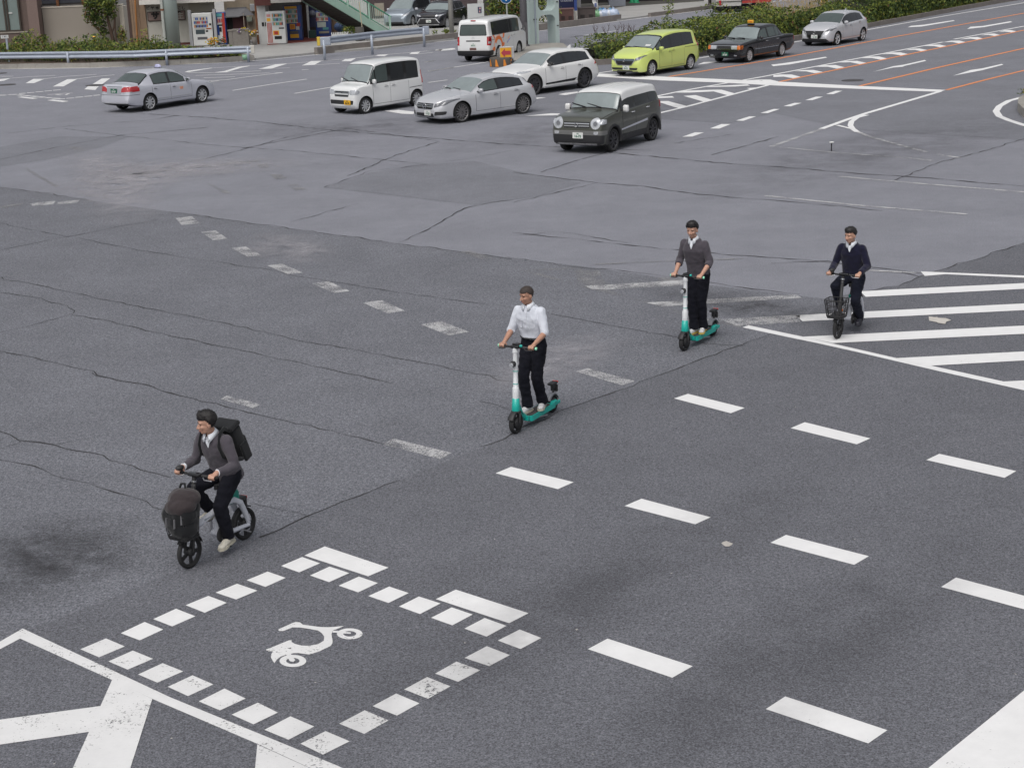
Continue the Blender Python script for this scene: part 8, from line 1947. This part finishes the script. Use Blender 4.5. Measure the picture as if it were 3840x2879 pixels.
b = MB(); b.ball((w_ * .28, -.09, z0 - .02), (.075, .07, .075)); b.build('lamp', mat('lamp_blue_black', (.03, .04, .08), .15, .2, var=.3, coat=.6), s); b = MB(); b.beam((0, .09, z0), (0, .09, .3), .08, .08); b.build('stand', GALV, s)

# ------------------------------------------------------------------ forecourt on the far right
Yf = 107.5; r = empty('tyre_shop', (xat(2250, 112, 0), 112, 0), 0, 'dark open-fronted tyre shop with a navy sign across the far road', 'building')
part(r, 'navy_sign', lambda b: fbox(b, *rect(2095, -70, 2153, 34, 106.0), 106.0, .15), NAVYS)
let(r, 'sign_text', 'Tyre Performance', 2123, 4.5, 105.98, .105, mat('sign_text_pale', (.45, .47, .52), .6, var=0), .002)
part(r, 'back_wall', lambda b: fbox(b, xat(2150, 116, 1), xat(2640, 124, 1), 0, 7, 124, .3), DARKI)
part(r, 'side_wall', lambda b: fbox(b, xat(2165, 112, 1), xat(2178, 112, 1), 0, 7, 112, 8), mat('grey_cladding', (.13, .13, .14), .7, var=.15))
x0, x1, _, _ = rect(2285, 0, 2345, 30, 119); part(r, 'pillar', lambda b: b.box(((x0 + x1) / 2, 119.6, 3), (x1 - x0, 1.3, 6.5)), mat('pillar_grey', (.33, .34, .36), .7, var=.08)); part(r, 'pillar_base', lambda b: b.box(((x0 + x1) / 2, 119.6, .3), (x1 - x0 + .02, 1.32, .55)), mat('pillar_base', (.23, .25, .29), .7, var=.1))
part(r, 'dark_floor', lambda b: b.prism([(xat(2178, 112, 0), 112), (xat(2345, 118.5, 0), 118.6), (xat(2640, 121, 0), 121), (xat(2640, 124, 0), 124), (xat(2160, 124, 0), 124)], .06, .115), DARKC)
part(r, 'wheel_stop', lambda b: [b.box((xat(px, Y, 0), Y, .2), (1.1, .35, .18), .03) for px, Y in ((2182, 112.5), (2258, 117.0))], mat('stop_concrete', (.38, .37, .35), .8, var=.1))
for i, px in enumerate((2372, 2386)): b = MB(); b.lathe([(.0001, 0), (.28, 0), (.28, .05), (.17, .06), (.15, 1.4), (.0001, 1.4)], 18); o = b.build('green_bollard', mat('bollard_green', (.01, .28, .12), .5, var=.1)); o.location = (xat(px, 122.5 - i * .4, 0), 122.5 - i * .4, .1); tag(o, ('left' if i == 0 else 'right') + ' one of two green bollards beside the grey shop pillar', 'bollard', 'green bollards')
for i, (px0, px1, py0, Y, lab, m) in enumerate(((2098, 2152, 37, 104.6, 'reddish brown cabinet under the navy sign', mat('cabinet_red_brown', (.085, .040, .036), .6, var=.25)), (2168, 2233, 33, 105.6, 'dark brown cabinet with vents right of the blue post', mat('cabinet_brown', (.062, .048, .046), .6, var=.2)))):
    x0, x1, z0, z1 = rect(px0, py0, px1, 84, Y); s = empty('utility_cabinet', ((x0 + x1) / 2, Y, 0), 0, lab, 'cabinet', 'roadside utility cabinets'); W_ = x1 - x0
    b = MB(); b.box((0, .4, z1 / 2), (W_, .8, z1), .02); b.build('body', m, s); b = MB(); b.box((0, .4, z1 + .03), (W_ + .06, .86, .06), .01); b.build('lid', mat('lid_brown', (.15, .085, .08), .6, var=.2) if i == 0 else m, s)
    for k in (-.25, .25): b = MB(); b.box((W_ * k, -.006, z1 * .5), (W_ * .42, .02, z1 * .8)); dd = b.build('door', m, s); b = MB(); [b.box((W_ * k, -.02, z1 * (.25 + .05 * j)), (W_ * .26, .012, .02)) for j in range(6)]; b.build('vent', DARKI, dd)
p = G(2160, 84); s = empty('blue_post', p, 0, 'blue post with a pale concrete foot between the brown cabinets', 'post'); b = MB(); b.box((0, 0, 3.9), (.17, .17, 6.4)); b.build('shaft', mat('post_blue', (.025, .055, .21), .5, var=.1), s); b = MB(); b.box((0, 0, .3), (.18, .18, .8)); b.build('foot', mat('foot_pale', (.45, .43, .40), .8, var=.1), s)
x0, x1, z0, z1 = rect(2226, -40, 2237, 32, 107.0); s = empty('banner_flag', ((x0 + x1) / 2, 107, 0), 0, 'narrow white banner with blue lettering behind the brown cabinet', 'banner'); b = MB(); n = 14
vs = [((-.5 + j) * (x1 - x0) * 1.4 + .05 * math.sin(i * .9), .05 * math.sin(i * 1.3 + j * 2), z0 + (z1 - z0) * i / n) for i in range(n + 1) for j in (0, 1)]
b.add(vs + [(a, c + .012, e) for a, c, e in vs], [(2 * i, 2 * i + 1, 2 * i + 3, 2 * i + 2) for i in range(n)] + [(2 * i + 2 + 2 * n + 2, 2 * i + 3 + 2 * n + 2, 2 * i + 1 + 2 * n + 2, 2 * i + 2 * n + 2) for i in range(n)], True); b.build('cloth', WHITEW, s)
b = MB()
for i, ch in enumerate('SALE'): add_text(b, ch, .28, (.02, -.09, z0 + .2 + (3 - i) * .42), (1, 0, 0), (0, 0, 1), .012)
b.build('lettering', mat('banner_blue', (.05, .09, .32), .6, var=0), s); b = MB(); b.tube([((x1 - x0) * .8, .05, 0.1), ((x1 - x0) * .8, .05, z1 + .3)], .018, 6); b.build('mast', WHITEW, s)
# rubbish bags under a net
BAGM = [mat('bag_' + n, c, .3, var=.35, scale=9, coat=.3) for n, c in (('white', (.58, .62, .68)), ('sky', (.18, .42, .62)), ('blue', (.06, .28, .60)), ('green', (.20, .42, .22)), ('pale', (.44, .52, .66)))]
desc = [('green', 'rubbish bag at the left end of the pile beside the brown cabinet'), ('white', 'rubbish bag second from the left in the pile'), ('sky', 'rubbish bag on the top left of the pile'), ('blue', 'rubbish bag on top in the middle of the pile'), ('pale', 'rubbish bag low in the middle of the pile'), ('white', 'rubbish bag low right of the middle of the pile'), ('sky', 'rubbish bag high on the right of the pile'), ('pale', 'rubbish bag at the right of the pile near the kerb'), ('blue', 'rubbish bag at the far right end of the pile')]
for (c, t), (px, py, rr) in zip(desc, ((2239, 64, .30), (2252, 68, .28), (2250, 55, .30), (2263, 53, .27), (2268, 64, .32), (2282, 66, .30), (2288, 56, .30), (2300, 61, .34), (2309, 60, .22))):
    Y = 107.2 + (.35 if py < 60 else 0); X = xat(px, Y, .4); z = max(rr * .72, zat(py, X, Y)); b = MB(); b.ball((0, 0, 0), (rr * 1.05, rr * .9, rr * .8), 18, 12); b.tube([(0, 0, rr * .7), (.03, 0, rr * 1.0)], [.06, .09], 6)
    o = b.build('rubbish_bag', BAGM[['white', 'sky', 'blue', 'green', 'pale'].index(c)]); o.location = (X, Y, z + .1)
    for vv in o.data.vertices: vv.co *= 1 + .16 * noise.noise(vv.co * 5 + Vector((px, 0, 0)))
    tag(o, c.replace('sky', 'sky blue').replace('pale', 'pale violet') + ' ' + t, 'bag', 'rubbish bags at the kerb')
# greenery and house walls behind the parked cars
b = MB(); fbox(b, xat(1375, 116, 1), xat(1790, 116, 1), 0, 6, 116, .3); o = b.build('dark_wall', mat('wall_purple_brown', (.075, .055, .058), .8, var=.15)); tag(o, 'plain dark purple-brown wall behind the parked cars', 'wall')
b = MB(); fbox(b, *rect(1405, 14, 1440, 60, 112), 112, .3, 0); o = b.build('gate_pier', mat('pier_beige', (.30, .27, .22), .8, var=.2)); tag(o, 'beige block pier behind the stair rail', 'pier')
b = MB()
for i in range(9): fbox(b, xat(1812 + i * 5, 112, 1), xat(1815.5 + i * 5, 112, 1), 0, 3.2, 112, .06)
fbox(b, xat(1812, 112, 1), xat(1857, 112, 1), 0.2, 3.1, 112.06, .05); tag(b.build('slat_fence', DARKC), 'dark slatted fence left of the leafy hedge behind the van', 'fence')
Yw = 101.5; x0, x1, z0, z1 = rect(1753, 18, 1815, 66, Yw); s = empty('pet_sign', ((x0 + x1) / 2, Yw, 0), 0, 'white sign board with a small dark picture, seen above the delivery van roof', 'sign'); w_ = x1 - x0
b = MB(); b.box((0, .05, (z1 + .1) / 2), (w_, .1, z1)); b.build('board', mat('board_greywhite', (.52, .54, .54), .6, var=.06), s); b = MB(); b.box((w_ * .24, -.01, z1 * .78), (w_ * .22, .02, z1 * .24)); pc = b.build('picture', mat('picture_navy', (.05, .06, .11), .6, var=.3), s); b = MB(); b.box((w_ * .26, -.025, z1 * .84), (w_ * .10, .01, z1 * .06)); b.box((w_ * .24, -.025, z1 * .72), (w_ * .06, .01, z1 * .07)); b.build('picture_spot', mat('picture_pink', (.55, .30, .30), .6, var=.1), pc)
b = MB()
for px, py, rx, rz, n in ((1880, 10, 1.2, 1.1, 900), (1925, 30, .8, 1.0, 500), (1855, 35, .7, .6, 300), (1950, 0, .9, 1.2, 500), (1890, 48, 1.0, .5, 300)):
    X = xat(px, 109, 2); blob(b, (X, 109, zat(py, X, 109)), (rx, .8, rz), n, .12, (4, 2.5, 3, .8, .8))
o = b.build('hedge', LF); tag(o, 'loose leafy hedge behind the white delivery van', 'hedge')
b = MB(); X = xat(2030, 104, .8)
blob(b, (X, 104, .9), (1.2, .7, .75), 700, .10, (3, 5, 2, 1, 0)); o = b.build('bush', LF); tag(o, 'round bright green bush seen through the lower opening of the pier', 'bush')
b = MB(); blob(b, (xat(1390, 114, 4), 114, 4.0), (1.2, .8, .8), 260, .14, (4, 2, 3, 0, 0)); tag(b.build('tree', LF), 'bit of dark tree above the stair at the top edge', 'tree')
b = MB()
for px in (1672, 1678, 1630, 1700): X = xat(px, 97.6, .3); blob(b, (X, 97.6, .25), (.22, .2, .16), 60, .07, (2, 5, 1, 2, 0))
tag(b.build('verge_weeds', LF), kind='stuff')
# white lorry nose seen through the upper opening, lorry behind the hedge
def lorry_nose():
    Y = 112.5; x0, x1, z0, z1 = rect(1990, -60, 2062, 60, Y); s = empty('lorry', ((x0 + x1) / 2, Y, 0), 0, 'white lorry nose with a striped grille seen through the upper opening of the pier', 'lorry'); w_ = x1 - x0
    X = (x0 + x1) / 2; zg0, zg1 = zat(41, X, Y), zat(19, X, Y)
    b = MB(); b.box((0, 1.0, (.4 + zg1 + .02) / 2), (w_, 2.0, zg1 - .4), .08); b.build('cab', WHT, s); b = MB(); b.box((0, 1.0, zg1 + .62), (w_ * .94, 1.9, 1.2), .12); b.build('windscreen', GLOSSB, s)
    b = MB(); b.box((w_ * .30, -.06, zg1 + .6), (.16, .1, 1.3)); b.build('mirror_arm', ALLOY, s)
    for i in range(4): b = MB(); b.box((-.05, -.02, zg0 + .05 + (zg1 - zg0) * (i + .5) / 4.4), (w_ * .5, .03, (zg1 - zg0) * .10)); b.build('grille_slot', DARKI, s)
    b = MB(); [b.lathe([(.0001, -.12), (.42, -.12), (.42, .12), (.0001, .12)], 20, 'X', (sd * w_ * .42, 1.0, .42)) for sd in (-1, 1)]; b.build('wheels', RUBBER, s)
lorry_nose()
Yl = 108.5; x0, x1, z0, z1 = rect(2684, -70, 2780, 25, Yl); s = empty('lorry', (x0, Yl, 0), 0, 'pale lorry on the far road half hidden by the shrubs left of the yellow post', 'lorry')
b = MB(); b.box(((x1 - x0) / 2, 1.1, z0 + 1.2), (x1 - x0, 2.2, 2.4), .03); b.build('body', mat('lorry_grey', (.48, .47, .44), .6, var=.12), s)
b = MB(); b.box(((x1 - x0) / 2, -.02, z0 + .30), (x1 - x0, .03, .05)); b.build('side_rail', DARKC, s)
xr = xat(2888, Yl, 1) - x0; b = MB(); b.box(((x1 - x0 + xr) / 2 + .05, 1.1, z0 + 1.35), (xr - (x1 - x0), 2.2, 2.2), .03); b.build('dark_body', mat('lorry_navy', (.035, .04, .06), .5, var=.2), s); b = MB(); b.box(((x1 - x0 + xr) / 2 + .05, -.02, z0 + .24), (xr - (x1 - x0), .04, .16)); b.build('red_rail', mat('rail_red', (.38, .04, .03), .5, var=.1), s)
b = MB(); b.box(((xr) / 2, 1.1, z0 - .12), (xr, 1.8, .24)); b.build('chassis', DARKI, s)
for px in (2714, 2728, 2850):
    b = MB(); b.lathe([(.0001, -.14), (.46, -.14), (.46, .14), (.0001, .14)], 22, 'Y'); o = b.build('wheel', RUBBER, s); o.location = (xat(px, Yl, .5) - x0, .2, .46); b = MB(); b.lathe([(.0001, -.15), (.24, -.15), (.24, -.1)], 16, 'Y'); b.build('rim', ALLOY_D, o)
b = MB(); b.box((xat(2700, Yl, .6) - x0, -.02, .62), (.14, .05, .30)); b.build('tail_light', RED_L, s)
# small street clutter at the stair foot
for i, (px, w_, lab) in enumerate(((1275, .5, 'white slatted planter under the short guard rail'),)):
    s = empty('planter', (xat(px, 95.2, .3), 95.2, .1), 0, lab, 'planter'); b = MB(); [b.box((-.45 + .1 * k, 0, .25), (.05, .03, .5)) for k in range(10)]; b.box((0, .03, .25), (.95, .03, .3)); b.build('slats', WHITEW, s)
for i, (px, lab) in enumerate(((1298, 'grey pot with drooping leaves beside the slatted planter'), (1322, 'second leafy grey pot right of the slatted planter'))):
    s = empty('plant_pot', (xat(px, 95.6, .3), 95.6, .1), 0, lab, 'plant'); b = MB(); b.lathe([(.0001, 0), (.14, 0), (.19, .34), (.0001, .34)], 14); b.build('pot', mat('pot_grey', (.30, .30, .29), .8, var=.2), s); b = MB(); blob(b, (0, 0, .55), (.25, .22, .28), 110, .09, (4, 2, 1, 1, 0)); b.build('leaves', LF, s)
for i, (px, r_, lab) in enumerate(((1385, .34, 'white plastic bag bundle by the middle rail post'), (1350, .2, 'dark tree stump beside the rail post'))):
    b = MB(); b.ball((0, 0, r_ * .6), (r_, r_ * .8, r_ * .6), 16, 10) if i == 0 else b.lathe([(.0001, 0), (.28, 0), (.24, .75), (.0001, .75)], 14); o = b.build('plastic_bag' if i == 0 else 'stump', WHITEW if i == 0 else DARKC); o.location = (xat(px, 95.0, .3), 95.0, .1); tag(o, lab, 'bag' if i == 0 else 'stump')
b = MB(); b.tube([(0, 0, 0), (-.12, 0, 2.2)], .03, 6); o = b.build('stake', mat('stake_cream', (.48, .42, .30), .7, var=.1)); o.location = (xat(1364, 95.5, 0), 95.5, 0); tag(o, 'thin cream stake standing before the green stair', 'stake')
# covers and litter on the road
for px, py, rr, lab in ((25, 319, .42, 'dark manhole cover at the left edge of the road'), (355, 321, .40, 'manhole cover half hidden behind the silver taxi'), (3197, 303, .42, 'manhole cover in the lane beyond the white stop line'), (0, 276, .35, 'manhole cover by the left kerb')):
    p = G(px, py); b = MB(); b.lathe([(.0001, .014), (rr * .86, .014), (rr * .9, .010), (rr, .014), (rr, .0)], 28); o = b.build('manhole_cover', mat('iron_cover', (.075, .072, .075), .7, .3, var=.3, scale=14, bump=.6, bscale=60)); o.location = p; tag(o, lab, 'manhole cover', 'manhole covers')
p = G(3118, 567); s = empty('lane_marker', p, 0, 'tiny reflector stud on a thin stem by the worn white line', 'marker'); b = MB(); b.tube([(0, 0, 0), (0, 0, .22)], .015, 6); b.build('stem', DARKI, s); b = MB(); b.ball((0, 0, .24), (.07, .07, .025)); b.build('cap', WHITEW, s)
b = MB()
for _ in range(90):
    px, py = random.uniform(0, 3840), random.uniform(700, 2879); p = G(px, py); r_ = random.uniform(.008, .022); b.add([(p.x + random.uniform(-r_, r_), p.y + random.uniform(-r_, r_), .013) for _ in range(4)], [(0, 1, 2)]) 
p = G(2725, 2042); b.sheet([(p.x + .07 * math.cos(t) * random.uniform(.5, 1), p.y + .09 * math.sin(t) * random.uniform(.5, 1)) for t in [i * .7 for i in range(9)]], .013)
for q, zq in ((M2(1830, 922), .013), (M2(1850, 928), .0155)): b.sheet([(q.x + .18 * math.cos(t) * random.uniform(.4, 1), q.y + .25 * math.sin(t) * random.uniform(.4, 1)) for t in [i * .7 for i in range(9)]], zq)
tag(b.build('road_litter', mat('litter_pale', (.55, .52, .48), .8, var=.2)), kind='stuff')
# island at the right edge
ip = [G(3818, 400), G(3815, 418), G(3835, 440), G(3880, 460), G(4100, 420), G(4100, 330), G(3860, 375)]; b = MB(); b.prism([Vector((p.x, p.y)) for p in ip], -.05, .28); tag(b.build('traffic_island', KERB), kind='structure')
b = MB(); c = G(3890, 405)
for _ in range(900): p = Vector((c.x + random.uniform(-.25, 2.0), c.y + random.uniform(-1.5, 1.5), .28)); leaf(b, p + Vector((0, 0, random.uniform(0, .2))), .07, Vector((0, 0, .6)), random.choice((0, 1, 2, 3)), 2)
tag(b.build('island_grass', LF), kind='stuff')
